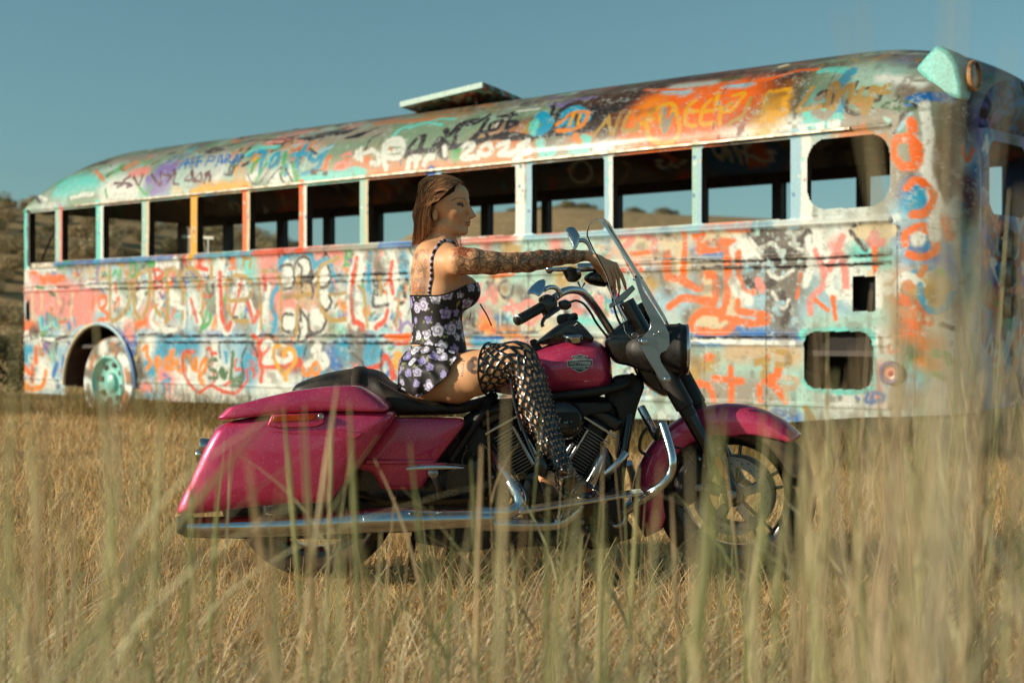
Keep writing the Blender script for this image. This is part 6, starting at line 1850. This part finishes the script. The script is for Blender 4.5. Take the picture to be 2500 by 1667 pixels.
TOP = [(996, 722), (1040, 722), (1075, 722), (1108, 712), (1140, 696), (1168, 688), (1180, 690), (1195, 760), (1150, 790), (1140, 868), (1126, 866), (1090, 852), (1050, 843), (1000, 840), (990, 780)]
TV, TF = garment(vt, .0055, TOP, 5.45, (-.62, 5.30, .78), (.1, 5.75, 1.2), thick=.009); TV = smooth_mesh(TV, TF, 1)
cloth = attr_mat('floral_satin', rough=.6, coat=.0, bump=.06, bscale=60)
topo = obj('top', (TV, TF), cloth, rider, smooth=180, colors=floral(TV, '15110f', 1.0, 5))
obj('neckline_trim', tube(curve([H(1001, 722, 5.36), H(1040, 722, 5.345), H(1075, 721, 5.35), H(1108, 711, 5.365), H(1140, 696, 5.385)]), .003, 8), mat('black_trim', '0d0b0b', rough=.5), topo)
st_c = curve([H(1038, 722, 5.352), H(1043, 700, 5.355), H(1052, 668, 5.36), H(1062, 640, 5.368), H(1070, 622, 5.385), H(1080, 604, 5.42), H(1096, 600, 5.46), H(1110, 615, 5.47)], 10)
def project_out(pts, vol, off):
    q = np.array(pts, float); shp = np.array(vol.D.shape)
    for _ in range(16):
        g_ = (q-vol.o)/vol.h; i = np.clip(g_.astype(int), 1, shp-3); f = np.clip(g_-i, 0, 1); D = vol.D
        def at_(ix): 
            r = 0
            for a in (0, 1):
                for b_ in (0, 1):
                    for c in (0, 1): r = r+D[ix[:, 0]+a, ix[:, 1]+b_, ix[:, 2]+c]*(f[:, 0] if a else 1-f[:, 0])*(f[:, 1] if b_ else 1-f[:, 1])*(f[:, 2] if c else 1-f[:, 2])
            return r
        d = at_(i); g = np.stack([at_(i+np.eye(3, dtype=int)[k])-at_(i-np.eye(3, dtype=int)[k]) for k in range(3)], 1); n_ = np.linalg.norm(g, axis=1)
        ok = (n_ > 1e-4) & (d < .05); q[ok] -= (g[ok]/n_[ok][:, None])*((d[ok]-off)*.7)[:, None]
    return q
stp = project_out(st_c, vb, .003); SV, SF = tube(stp, .0058, 8, flat=.5); obj('shoulder_strap', (SV, SF), cloth, topo, smooth=180, colors=np.where((np.arange(len(SV))//8 % 5 < 2)[:, None], np.array(lin('cfc8e4')), np.array(lin('16110f'))))
obj('lace_ribbon', join(tube(curve([H(1172, 742, 5.42), H(1180, 755, 5.41), H(1190, 772, 5.41), H(1200, 795, 5.41)]), .0028, 6), tube([H(1150, 765, 5.42), H(1146, 780, 5.42)], .0015, 6)), mat('ribbon', '14100f', rough=.5), topo)
vs_ = build_body(arms=False, legs=True, head=False, h=.0036)
SH = [(996, 850), (1006, 843), (1050, 845), (1080, 850), (1112, 858), (1116, 872), (1104, 893), (1090, 916), (1070, 940), (1050, 958), (1026, 970), (1006, 964), (976, 950), (974, 880)]
GV, GF = garment(vs_, .018, SH, 5.42, (-.62, 5.25, .6), (.1, 5.8, 1.0), wob=.0055, thick=.012); GV = smooth_mesh(GV, GF, 1)
hz_ = np.clip((.86-GV[:, 2])/.12, 0, 1); GV[:, 1] -= .010*hz_*(GV[:, 1] < 5.45); GV[:, 0] += .008*hz_*np.sin(GV[:, 2]*60+GV[:, 1]*40)
obj('skirt', (GV, GF), cloth, rider, smooth=180, colors=floral(GV, '17120f', .95, 8))
LC = [(998, 850), (1030, 841), (1070, 845), (1105, 858), (1102, 864), (1070, 856), (1030, 854), (998, 862)]
WV, WF = garment(vs_, .0105, LC, 5.42, (-.62, 5.25, .6), (.1, 5.8, 1.0), wob=.003, thick=.012)
obj('lace_waistband', (WV, WF), mat('black_lace', '120e0d', rough=.8, bump=.6, bscale=400), rider, smooth=180)
# ---- netted thigh boots (open straps over the skin)
bootblk = mat('patent_strap', '0b0a0a', rough=.16, coat=.6); stud = mat('stud_metal', 'd9b8a4', rough=.12, metal=1)
bc = curve(np.array([list(a)+[r] for a, r in ([(H(1193, 900, 5.337), .079), (H(1220, 889, 5.318), .073)]+LEG[4:11]+[(H(1392, 1178, 5.13), .031), (H(1418, 1192, 5.12), .028), (H(1440, 1201, 5.118), .022)])]), 8)
bpts = bc[:, :3]; brad = bc[:, 3]+.004; brad[:12] += .006*np.linspace(1, 0, 12)
arc = np.concatenate([[0], np.cumsum(np.linalg.norm(np.diff(bpts, axis=0), axis=1))]); arc /= arc[-1]
Tn = np.gradient(bpts, axis=0); Tn /= np.linalg.norm(Tn, axis=1)[:, None]; xs = [frame_of(Tn[0])[0]]
for i in range(1, len(bpts)): x = xs[-1]-Tn[i]*np.dot(xs[-1], Tn[i]); xs.append(x/np.linalg.norm(x))
xs = np.array(xs); ysn = np.cross(Tn, xs)
def leg_pt(t, a, off=0):
    c = np.array([np.interp(t, arc, bpts[:, i]) for i in range(3)]); r = np.interp(t, arc, brad)+off
    x = np.array([np.interp(t, arc, xs[:, i]) for i in range(3)]); y = np.array([np.interp(t, arc, ysn[:, i]) for i in range(3)]); nv_ = math.cos(a)*x+math.sin(a)*y; return c+r*nv_+Tn[0]*max(0, 1-t*7)*(r*nv_[2])*.42, nv_
parts = []; NS = 12; TW = 1.30
for fam in (1, -1):
    for k in range(NS):
        V = []; nn = 90; tq = [j/(nn-1) for j in range(nn)]; LP = [leg_pt(t, 2*math.pi*k/NS+fam*2*math.pi*TW*t) for t in tq]
        pc_ = np.array([q[0] for q in LP]); pn_ = np.array([q[1] for q in LP]); pp_ = project_out(pc_, vb, .0035); loose = np.clip(1-np.array(tq)*9, 0, 1)[:, None]; pp_ = pp_*(1-loose)+pc_*loose
        for j in range(nn):
            p, n_ = pp_[j], pn_[j]; d = pp_[min(j+1, nn-1)]-pp_[max(j-1, 0)]
            w = np.cross(n_, d); w /= np.linalg.norm(w)+1e-9; hwid = .0062; V += [p-w*hwid, p-w*hwid*.6+n_*.002, p+w*hwid*.6+n_*.002, p+w*hwid]
        Fq = [(j*4+q, j*4+q+1, j*4+q+5, j*4+q+4) for j in range(nn-1) for q in range(3)]; parts.append((np.array(V), Fq))
boot = obj('boot', join(*parts), bootblk, rider, smooth=60, label='thigh-high black netted boot with studs')
sv_ = []; rows = int(2*TW*NS)
for r_ in range(rows+1):
    t = r_/(2*TW*NS); L2 = [leg_pt(t, 2*math.pi*k/NS+2*math.pi*TW*t) for k in range(NS)]; c_ = np.array([q[0] for q in L2]); pr_ = project_out(c_, vb, .006); lo_ = max(0, 1-t*9)
    for k in range(NS): sv_.append(lathe([(-.001, .0030), (.0015, .0024), (.0026, 0)], pr_[k]*(1-lo_)+(c_[k]+L2[k][1]*.002)*lo_, L2[k][1], 6))
obj('studs', join(*sv_), stud, boot, smooth=60)
cf = np.array([leg_pt(0, a, .002)[0] for a in np.linspace(0, 2*math.pi, 40)]); obj('cuff', tube(cf, .0042, 8, caps=False), bootblk, boot)
obj('boot_seam', tube(curve([H(1247, 925, 5.235), H(1258, 985, 5.20), H(1278, 1050, 5.165), H(1300, 1105, 5.145), H(1318, 1140, 5.13)]), [.006]*41 if False else .006, 8), bootblk, boot)
obj('zip', tube(curve([H(1246, 935, 5.22), H(1254, 985, 5.19), H(1272, 1050, 5.155)]), .0016, 6), stud, boot)
obj('heel_counter', pillow(pts3(c_eng, [(655, 700), (690, 650), (740, 720), (750, 800), (735, 850), (700, 840), (650, 800), (640, 750)], 5.09), .07, .015, .006, k=2), bootblk, boot)
obj('sole', tube(curve([P(*c_eng(700, 848), 5.125), P(*c_eng(742, 862), 5.125), P(*c_eng(800, 915), 5.12), P(*c_eng(860, 990), 5.115), P(*c_eng(920, 1004), 5.115), P(*c_eng(1010, 1000), 5.11), P(*c_eng(1110, 985), 5.11)]), .007, 10, flat=3.5), bootblk, boot)
obj('sole_edge', tube(curve([P(*c_eng(693, 868), 5.10), P(*c_eng(702, 846), 5.10), P(*c_eng(742, 853), 5.10), P(*c_eng(800, 902), 5.095), P(*c_eng(860, 978), 5.09), P(*c_eng(920, 1002), 5.09), P(*c_eng(1000, 996), 5.09), P(*c_eng(1110, 965), 5.09)]), .0018, 6), mat('rose_gold_edge', 'c9886a', rough=.2, metal=.9), boot)
obj('heel', tube([P(*c_eng(708, 860), 5.125), P(*c_eng(722, 950), 5.125), P(*c_eng(735, 1040), 5.125)], [.014, .006, .005], 12), bootblk, boot)
for (a, b2) in (((830, 860), (900, 985)), ((880, 860), (950, 990)), ((930, 890), (1000, 985)), ((990, 930), (930, 1000)), ((940, 900), (870, 985)), ((890, 880), (830, 945))):
    obj('foot_strap', tube(project_out(curve([P(*c_eng(*a), 5.09), P(*c_eng((a[0]+b2[0])/2, (a[1]+b2[1])/2), 5.08), P(*c_eng(*b2), 5.09)]), vb, .002), .0045, 8, flat=.5), bootblk, boot)
# far boot, plain black
obj('boot', tube(curve([H(1200, 892, 5.79), knL, H(1285, 930, 5.86), H(1300, 1010, 5.88), anL, H(1352, 1205, 5.93), H(1425, 1228, 5.93)]), curve(np.array([[.078, 0, 0], [.068, 0, 0], [.058, 0, 0], [.058, 0, 0], [.036, 0, 0], [.033, 0, 0], [.02, 0, 0]]))[:, 0], 20), bootblk, rider, label='far boot mostly hidden behind the engine')
# ---- hair: a cap plus combed strands
hm_ = attr_mat('hair_strands', rough=.45, coat=.0, spec=.4, trl=.25)
vh = Vol((-.50, 5.25, 1.05), (-.02, 5.75, 1.52), .004)
vh.ell(hp(1079, 484), (.088, .0865, .086), .01, HA); vh.ell(hp(1052, 505), (.055, .078, .075), .03, HA)
vh.cap(hp(1040, 530, .02), hp(1036, 585, .02), .048, .026, .03); vh.cap(hp(1045, 530, -.04), hp(1052, 590, -.05), .045, .022, .03)
slh, Xh, Yh, Zh = vh.box(vh.o, vh.o+10, 0)
fx = (Xh-HC[0])*hf[0]+(Yh-HC[1])*hf[1]; fr_ = (Xh-HC[0])*hr[0]+(Yh-HC[1])*hr[1]; fzz = Zh-HC[2]
hairline = .054-1.45*np.maximum(.038-fzz, 0)+0*fr_
keep = fx-np.maximum(hairline, -.045); vh.D = np.maximum(vh.D, keep.astype(np.float32)*.8)
HV, HF = surface_nets(vh.D, vh.o, vh.h); HV = smooth_mesh(HV, HF, 2)
obj('hair', (HV, HF), attr_mat('hair_base', rough=.9, spec=.1), rider, smooth=180, colors=np.tile(np.array(lin('3a2418')), (len(HV), 1)))
hair_o = bpy.data.objects['hair']
SVs, SFs, SCs, cnt_ = [], [], [], 0
rh = np.random.default_rng(21)
def push_skull(W, off):
    q = (W-(HC+hf*(-.013)+hz*.008))@np.array(HA).T; rr_ = np.array([.093, .085, .088])+off; k_ = np.sqrt(((q/rr_)**2).sum(1)); k_ = np.where((k_ < 1) & (q[:, 2] > -.10), 1/np.maximum(k_, .3), 1); q = q*k_[:, None]
    return HC+hf*(-.013)+hz*.008+q@np.array(HA)
def strand(path, w, col):
    global cnt_
    p = curve(path, 4); m = len(p); T = np.gradient(p, axis=0); T /= np.linalg.norm(T, axis=1)[:, None]+1e-9
    side = np.cross(T, np.array([0.3, -1, .2])); side /= np.linalg.norm(side, axis=1)[:, None]+1e-9; taper = np.linspace(1, .35, m)[:, None]*w
    SVs.append(np.stack([p-side*taper, p+side*taper], 1).reshape(-1, 3)); SFs.append(sgrid(m, 2)+cnt_); SCs.append(np.tile(col, (2*m, 1))); cnt_ += 2*m
cols_h = [np.array(lin(c)) for c in ('8f6042', '6c4630', 'b07c52', '573827', 'a0714a', 'cc9866', '7d5438')]
for k in range(3000):
    sgn = 1 if rh.random() < .68 else -1; q_ = rh.random()
    hl_f = np.interp(q_, [0, .35, .7, 1], [.058, .050, .022, -.012]); hl_r = np.interp(q_, [0, .35, .7, 1], [.0, .040, .074, .085]); hl_z = np.interp(q_, [0, .35, .7, 1], [.072, .062, .030, -.006])
    bk_ = rh.random()*.09*(rh.random() < .6)*(q_ < .45); f_s = hl_f-bk_; r_s = sgn*hl_r; z_s = hl_z+bk_*.35*(q_ < .8)
    side = rh.uniform(max(hl_r*.8, .02), .092); f1 = max(f_s-rh.uniform(.03, .05), -.085); f2 = rh.uniform(-.10, -.045) if q_ < .8 else rh.uniform(-.07, -.045)
    f_end = f2+rh.uniform(-.022, .022)-.008; f_end = max(f_end, -.128); z_end = np.interp(f_end, [-.12, -.04], [-.198, -.122])+rh.uniform(-.008, .022)
    pts = [(f_s, r_s, z_s), (f1, sgn*(abs(r_s)+side)/2*1.08, z_s*.80+.006-(.02 if q_ > .7 else 0)), ((f1+f2)/2-.008, sgn*side, min(z_s*.35-.005, z_s*.8-.022-(.02 if q_ > .7 else 0))), (f2, sgn*side*.98, -.055), ((f2+f_end)/2, sgn*side*.9, (-.055+z_end)/2), (f_end, sgn*side*.72, z_end)]
    W3 = np.array([HC+hf*a+hr*b_+hz*c for a, b_, c in pts]); W3 = push_skull(curve(W3, 3), .001+rh.uniform(0, .006))[::2]
    strand(W3, rh.uniform(.0007, .0016), cols_h[rh.integers(0, len(cols_h))]*rh.uniform(.95, 1.85))
for k in range(34):
    a0 = rh.uniform(-.09, .02); r0 = rh.uniform(-.05, .08); z0 = rh.uniform(-.02, .07); p = [HC+hf*a0+hr*r0+hz*z0]
    for q in range(4): p.append(p[-1]+hf*rh.uniform(-.02, -.002)+hz*rh.uniform(-.05, -.012)+hr*rh.uniform(-.006, .006))
    strand(push_skull(np.array(p), .004+rh.uniform(0, .008)), .0004, cols_h[2])
for k in range(3):
    x0 = 1018+rh.uniform(-3, 4); strand(np.array([H(x0+2, 540, 5.45), H(x0-8, 575, 5.44), H(x0-14, 605, 5.43), H(x0-8, 625, 5.43)]), .0006, cols_h[1])
for k in range(26):
    x0 = 1108+rh.uniform(0, 18); strand(np.array([hp(x0-6, 565, -.06), H(x0, 580, 5.56), H(x0+rh.uniform(0, 6), 598, 5.56), H(x0+rh.uniform(2, 12), 612, 5.56)]), .0007, cols_h[3])
obj('strands', (np.vstack(SVs), np.vstack(SFs)), hm_, hair_o, smooth=None, colors=np.vstack(SCs))
# eyes with highlights
for s in (1, -1):
    obj('eye', lathe([(-.010, .002), (-.006, .009), (0, .0112), (.006, .009), (.0105, .003), (.0112, 0)], hp(1131.5, 504, s*.030), hf, 20), mat('eye_dark', '1c120d', rough=.08, coat=1), rider, smooth=180)
# ------------------------------------------------------------------ grasses and shrubs
def blades(x, y, z0, h, w, lean, bend, cols, seg=3, az=None, face=None):
    n = len(x); az = RNG.uniform(0, 2*math.pi, n) if az is None else az; face = RNG.uniform(-.9, .9, n) if face is None else face
    V = np.zeros((n, seg+1, 2, 3)); 
    for i in range(seg+1):
        t = i/seg; off = lean*t*h+bend*t*t*h; hh = h*t*(1-.18*bend*t)
        cx = x+np.cos(az)*off; cy = y+np.sin(az)*off; wd = w*(1-.75*t**1.5)/2
        for s, q in ((-1, 0), (1, 1)):
            V[:, i, q, 0] = cx+s*wd*np.cos(face); V[:, i, q, 1] = cy+s*wd*np.sin(face); V[:, i, q, 2] = z0+hh
    base = (np.arange(n)*(seg+1)*2)[:, None]; F4 = np.concatenate([base+np.array([[2*i, 2*i+1, 2*i+3, 2*i+2]]) for i in range(seg)], 0)
    C = np.repeat(cols[:, None, :], (seg+1)*2, 1).reshape(-1, 3)
    return V.reshape(-1, 3), F4, C
def pick(n, names, jit=.25):
    c = np.array([lin(k) for k in names])[RNG.integers(0, len(names), n)]; return c*RNG.uniform(1-jit, 1+jit, (n, 1))
def merge(lst):
    V, Fq, C, k = [], [], [], 0
    for v, f, c in lst: V.append(v); Fq.append(f+k); C.append(c); k += len(v)
    return np.vstack(V), np.vstack(Fq), np.vstack(C)
grass_m = attr_mat('grass_blades', rough=.6, spec=.3, trl=.42)
dry = ['ecc88c', 'dfb474', 'f2dcaa', 'cfa66a', 'be9660', 'ecd09a']
# short dry meadow
n = 150000; lx = RNG.uniform(-250, 2750, n); ly = np.exp(RNG.uniform(np.log(3.3), np.log(34), n)); X = (lx-CX)/F_PX*ly
keep = ~((ly > 4.7) & (ly < 6.3) & (vnoise(X, ly, 1.7, 50) < .42))
X, Yg = X[keep], ly[keep]; n = len(X); pt = vnoise(X, Yg, .8, 51); hgt = RNG.uniform(.02, .07, n)*(1+1.1*pt*np.clip((Yg-6)/3, 0, 1))
A = blades(X, Yg, terrain_h(X, Yg)-.005, hgt, .0022+.00042*Yg, RNG.uniform(0, .5, n), RNG.uniform(0, .9, n), pick(n, dry), 2)
# fluffier clumps behind the bike and along the bus
n = 17000; lx = RNG.uniform(-250, 2750, n); ly = RNG.uniform(7.0, 17, n); X = (lx-CX)/F_PX*ly; k = vnoise(X, ly, 1.1, 52) > .5; X, Yg = X[k], ly[k]; n = len(X)
Bq = blades(X, Yg, terrain_h(X, Yg), RNG.uniform(.05, .15, n), .004+.0003*Yg, RNG.uniform(0, .35, n), RNG.uniform(0, .7, n), pick(n, dry+['a08c58']), 3)
# weeds against the bus skirt
n = 7000; uu = RNG.uniform(-.6, 11.4, n); tt_ = -RNG.uniform(.02, .9, n)**1.0; q = B(uu, tt_, 0); k = vnoise(q[:, 0], q[:, 1], 1.5, 53) > .38; q = q[k]; n = len(q)
Cq = blades(q[:, 0], q[:, 1], terrain_h(q[:, 0], q[:, 1]), RNG.uniform(.12, .38, n), .006+0*q[:, 0], RNG.uniform(0, .3, n), RNG.uniform(0, .6, n), pick(n, ['9a8a58', '84774a', 'b59a62', '6d6a40', '8f6f44']), 3)
n = 9000; lx = RNG.uniform(-200, 2700, n); ly = RNG.uniform(4.3, 6.6, n); X = (lx-CX)/F_PX*ly; k = vnoise(X, ly, 2.2, 57) > .40; X, Yg = X[k], ly[k]; n = len(X)
Dq = blades(X, Yg, terrain_h(X, Yg), RNG.uniform(.05, .17, n)*(.6+.8*vnoise(X, Yg, 2.9, 58)), .0035+0*X, RNG.uniform(0, .5, n), RNG.uniform(0, 1.0, n), pick(n, dry+['b8a468']), 3)
v, f, c = merge([A, Bq, Cq, Dq]); obj('meadow_grass', (v, f), grass_m, kind='stuff', smooth=None, colors=c, label='short dry golden grass covering the ground')
# foreground: mixed leaves
green = ['bcb884', 'aeae78', 'c8c294', 'a4a66e', 'd2c89c']; tan = ['cdb488', 'd8c29c', 'b69c74', 'a38a64', 'c0aa86', 'e0d0ac']
n = 4200; lx = RNG.uniform(-150, 2650, n); ly = RNG.uniform(1.25, 3.9, n)**1.0; X = (lx-CX)/F_PX*ly
cl_ = vnoise(X*1.0, ly, 2.6, 54); wR = np.clip((lx-1900)/400, 0, 1); wL = np.clip((700-lx)/600, 0, 1)
h_ = RNG.uniform(.12, .40, n)*(1+.25*wR+.2*wL)*(.75+.5*cl_); k = (cl_ > .33) | (RNG.random(n) < .25+.5*wR)
X, Yg, h_ = X[k], ly[k], h_[k]; n = len(X); az = np.where(RNG.random(n) < .6, RNG.uniform(-.6, .6, n), RNG.uniform(0, 6.28, n))
D1 = blades(X, Yg, terrain_h(X, Yg)-.01, h_, RNG.uniform(.003, .0065, n), RNG.uniform(0, .4, n), RNG.uniform(0, .9, n), pick(n, green[2:4]+tan+tan+['e8dcb8', 'dccb9c']), 6, az)
v, f, c = merge([D1]); obj('foreground_leaves', (v, f), grass_m, kind='stuff', smooth=None, colors=c, label='mixed tan and green grass leaves close to the camera')
# tall stalks with nodes and drooping leaves
SV2, SF2, SC2, kk = [], [], [], 0
def stalk(x, y, h, r, lean, azs, col, leafn=1, head=False):
    global kk
    m = 9; t = np.linspace(0, 1, m); z0 = float(terrain_h(x, y)); off = lean*t*h+.25*lean*t*t*h
    p = np.stack([x+math.cos(azs)*off, y+math.sin(azs)*off, z0+h*t], 1); rad = r*(1-.45*t); rad[-1] *= .5
    if head: rad[-3:-1] *= 1.5
    a = np.arange(5)*2*math.pi/5; ring = np.stack([np.cos(a), np.sin(a), 0*a], 1)
    V = (p[:, None, :]+rad[:, None, None]*ring[None]).reshape(-1, 3)
    i = np.arange(m-1)[:, None]*5; j = np.arange(5)[None]; F_ = np.stack([i+j, i+(j+1) % 5, i+5+(j+1) % 5, i+5+j], -1).reshape(-1, 4)
    C = np.tile(col, (len(V), 1)); C *= (1+.18*np.sin(np.repeat(t, 5)*17+x*40))[:, None]
    SV2.append(V); SF2.append(F_+kk); SC2.append(C); kk += len(V)
    for _ in range(leafn):
        tb = random.uniform(.15, .75); bp_ = np.array([np.interp(tb, t, p[:, q]) for q in range(3)]); L_ = random.uniform(.12, .30); az = random.uniform(0, 6.28)
        v, f, c = blades(np.array([bp_[0]]), np.array([bp_[1]]), np.array([bp_[2]]), np.array([L_]), np.array([random.uniform(.003, .007)]), np.array([random.uniform(.1, .6)]), np.array([random.uniform(.2, 1.2)]), np.array([col*random.uniform(.8, 1.15)]), 6, np.array([az]), np.array([random.uniform(-.7, .7)]))
        SV2.append(v); SF2.append(f+kk); SC2.append(c); kk += len(v)
def put(px, ytop, Yd, r=.0024, lean=None, az=None, cols=green, leafn=1, head=False):
    x = (px-CX)/F_PX*Yd; h = CAMH-(ytop-HZ)/F_PX*Yd
    lean = random.uniform(0, .12) if lean is None else lean; az = random.choice((0, math.pi))+random.uniform(-.5, .5) if az is None else az
    stalk(x-math.cos(az)*lean*1.25*h, Yd-math.sin(az)*lean*1.25*h, h, r, lean, az, np.array(lin(random.choice(cols)))*random.uniform(.85, 1.15), leafn, head)
# individually placed ones that cross the motorcycle and bus (tops read off the photograph)
for px, yt, Yd, ln, a_ in [(823, 930, 2.0, .10, 0), (853, 965, 1.9, .03, 3.1), (692, 980, 2.3, .06, 3.1), (735, 1000, 1.9, .04, 3.1), (1000, 1065, 1.9, .08, 3.1), (812, 1000, 2.6, .02, 0), (665, 1005, 1.5, .55, 0), (690, 1010, 1.4, .62, 0), (600, 1125, 1.6, .10, 3.1),
                          (1175, 1060, 2.2, .02, 0), (1150, 1100, 2.4, .03, 3.1), (1340, 1140, 2.0, .02, 0), (1470, 1200, 2.0, .02, 0), (1735, 1045, 1.6, .05, 0), (1768, 1020, 1.5, .07, 0), (1862, 1000, 1.5, .02, 0), (1935, 1010, 1.6, .05, 0), (1970, 980, 1.8, .05, 0),
                          (340, 905, 1.3, .02, 0), (262, 870, 1.5, .06, 3.1), (232, 790, 1.6, .06, 3.1), (118, 960, 1.3, .04, 0), (60, 940, 1.6, .05, 3.1), (395, 940, 1.8, .03, 0), (455, 1010, 2.0, .03, 3.1), (535, 1150, 2.2, .04, 0), (40, 780, 1.2, .03, 0),
                          (1105, 1270, 2.4, .03, 0), (1250, 1320, 2.6, .04, 3.1), (1420, 1290, 2.6, .03, 0), (1560, 1120, 2.4, .04, 0), (1640, 1180, 2.2, .03, 3.1), (930, 1280, 2.3, .03, 0), (485, 1050, 1.5, .05, 0), (2040, 920, 1.5, .05, 0), (2080, 1010, 1.6, .03, 3.1)]:
    put(px, yt, Yd, random.uniform(.0024, .0036)*min(Yd/1.7, 1.15), ln, a_+random.uniform(-.2, .2), green if random.random() < .75 else tan, 1, True)
for _ in range(46):     # thick pale stalks on the right and across the bottom
    px = random.choice((random.uniform(1560, 2480), random.uniform(1560, 2480), random.uniform(0, 1560))); put(px, random.gauss(1090 if px > 1560 else 1230, 90), random.uniform(1.1, 1.8), random.uniform(.0016, .0026), random.uniform(.01, .12), None, ['ccc794', 'd8d2a6', 'b9ba84', 'e0d2ac'], 1, True)
for _ in range(125):
    px = random.uniform(-60, 2000); put(px, random.gauss(1290, 130) if px > 600 else random.gauss(1170, 150), random.uniform(1.4, 3.3), random.uniform(.0015, .0026), None, None, green+tan[:3], random.choice((0, 1, 1, 2)))
for _ in range(120):     # thick stand at the right
    px = random.uniform(1950, 2600); Yd = random.uniform(1.0, 2.8); put(px, random.gauss(1020, 170)-(px-2000)*.35, Yd, random.uniform(.0016, .0027), random.uniform(0, .12), None, tan+green[3:], random.choice((0, 1, 1)))
for px, yt, Yd, ln, a_ in [(2352, -60, .80, .03, 0), (2310, 20, .95, .02, 0), (2050, 85, .85, .13, 3.1), (2102, 60, .90, .06, 3.1), (2465, 180, .85, .08, 0), (2250, 560, 1.0, .06, 0), (2420, 420, .95, .10, 0), (2290, 640, 1.1, .07, 3.1), (2200, 700, 1.2, .05, 0), (2490, 500, 1.0, .04, 3.1), (2380, 600, .9, .12, 3.1), (2335, 330, .9, .05, 0), (2160, 820, 1.2, .04, 0), (2110, 880, 1.1, .03, 3.1)]:
    put(px, yt, Yd, random.uniform(.0011, .0018), ln, a_+random.uniform(-.3, .3), ['ece0c4', 'e2d2b0', 'd6c49c', 'c8b88e'], 1, yt < 100)
obj('tall_grass', (np.vstack(SV2), np.vstack(SF2)), grass_m, kind='stuff', smooth=None, colors=np.vstack(SC2), label='tall blurred grass stalks close to the camera')
# shrubs on the hillside: a few shapes, each shrub its own object
leafm = attr_mat('sage_leaves', rough=.8, spec=.15, trl=.2)
def bush_mesh(seed, n, cols, spiky=.3):
    r = np.random.default_rng(seed); nb = r.integers(5, 9); cb = r.normal(0, .42, (nb, 3)); cb[:, 2] = np.abs(cb[:, 2])*.55+.32; rb = r.uniform(.28, .48, nb)
    i = r.integers(0, nb, n); d = r.normal(0, 1, (n, 3)); d /= np.linalg.norm(d, axis=1)[:, None]; p = cb[i]+d*(rb[i]*r.uniform(.55, 1.05+spiky*.3, n))[:, None]; p[:, 2] = np.maximum(p[:, 2], .02)
    s = r.uniform(.035, .075, n)[:, None]; a = r.normal(0, 1, (n, 3)); a /= np.linalg.norm(a, axis=1)[:, None]; b_ = np.cross(a, d+.3*r.normal(0, 1, (n, 3))); b_ /= np.linalg.norm(b_, axis=1)[:, None]+1e-9
    V = np.stack([p-a*s, p+b_*s*.5, p+a*s, p-b_*s*.5], 1).reshape(-1, 3); Fq = (np.arange(n)*4)[:, None]+np.arange(4)
    c = np.array([lin(k) for k in cols])[r.integers(0, len(cols), n)]*r.uniform(.55, 1.15, (n, 1)); return V, Fq, np.repeat(c, 4, 0)
protos = []
def shrub(name, px, Yd, size, k, label, group, squash=1.0):
    x = (px-CX)/F_PX*Yd; z = float(terrain_h(x, Yd))
    o = protos[k].copy()
    scene.collection.objects.link(o); o.name = name; o.location = (x, Yd, z-.04*size); o.scale = (size, size, size*squash); o.rotation_euler = (0, 0, random.uniform(0, 6.28)); o['label'] = label; o['category'] = 'shrub'
    if group: o['group'] = group
    elif 'group' in o: del o['group']
    return o
sets = [(60, ['b8a47c', 'c8b48c', '9a8662', 'b09a72']), (61, ['b09c72', 'a08f66', 'bfae86']), (62, ['8f8560', 'a3976e', '7d7450']), (63, ['c8b894', 'b2a27c', 'd0c09c']), (64, ['6c6444', '7d7350', '5a5438'])]
for sd_, cs in sets:
    V, Fq, c = bush_mesh(sd_, 1500, cs); o = obj('hill_shrub', (V, Fq), leafm, smooth=None, colors=c); protos.append(o)
for o in list(protos): scene.collection.objects.unlink(o)
placed = []
for _ in range(4000):
    if len(placed) >= 150: break
    px = random.uniform(-60, 1000); rr_ = random.uniform(26, 59); x = (px-CX)/F_PX*rr_
    if any((x-a)**2+(rr_-b_)**2 < 1.1**2 for a, b_ in placed): continue
    placed.append((x, rr_)); shrub('hill_shrub', px, rr_, random.uniform(.40, .85), random.randint(0, 3), 'dusty olive sagebrush on the hillside behind the bus', 'sagebrush on the hillside', random.uniform(.6, .85))
for px, d_, s_ in ((1080, 118, 1.6), (1125, 119, 1.1), (1165, 119, 1.3), (1240, 118, 1.2), (1290, 118, 1.3), (1330, 118, 1.0), (1380, 118, 1.7), (1410, 119, 1.5), (1440, 119, 1.2), (1360, 119, 1.4), (1530, 119, 1.5), (1600, 119, 1.6)):
    shrub('ridge_shrub', px, d_, s_, 2, 'small dark bush on the golden ridge seen through the bus windows', 'bushes on the golden ridge', .55)
shrub('dark_bush', 10, 21.0, .85, 4, 'large dark green bush left of the back of the bus', None, 1.15)
shrub('weed_bush', 655, 11.9, .34, 2, 'low brown weed growing against the bus side above the saddlebag', None, 1.0)
for o in protos: bpy.data.objects.remove(o)
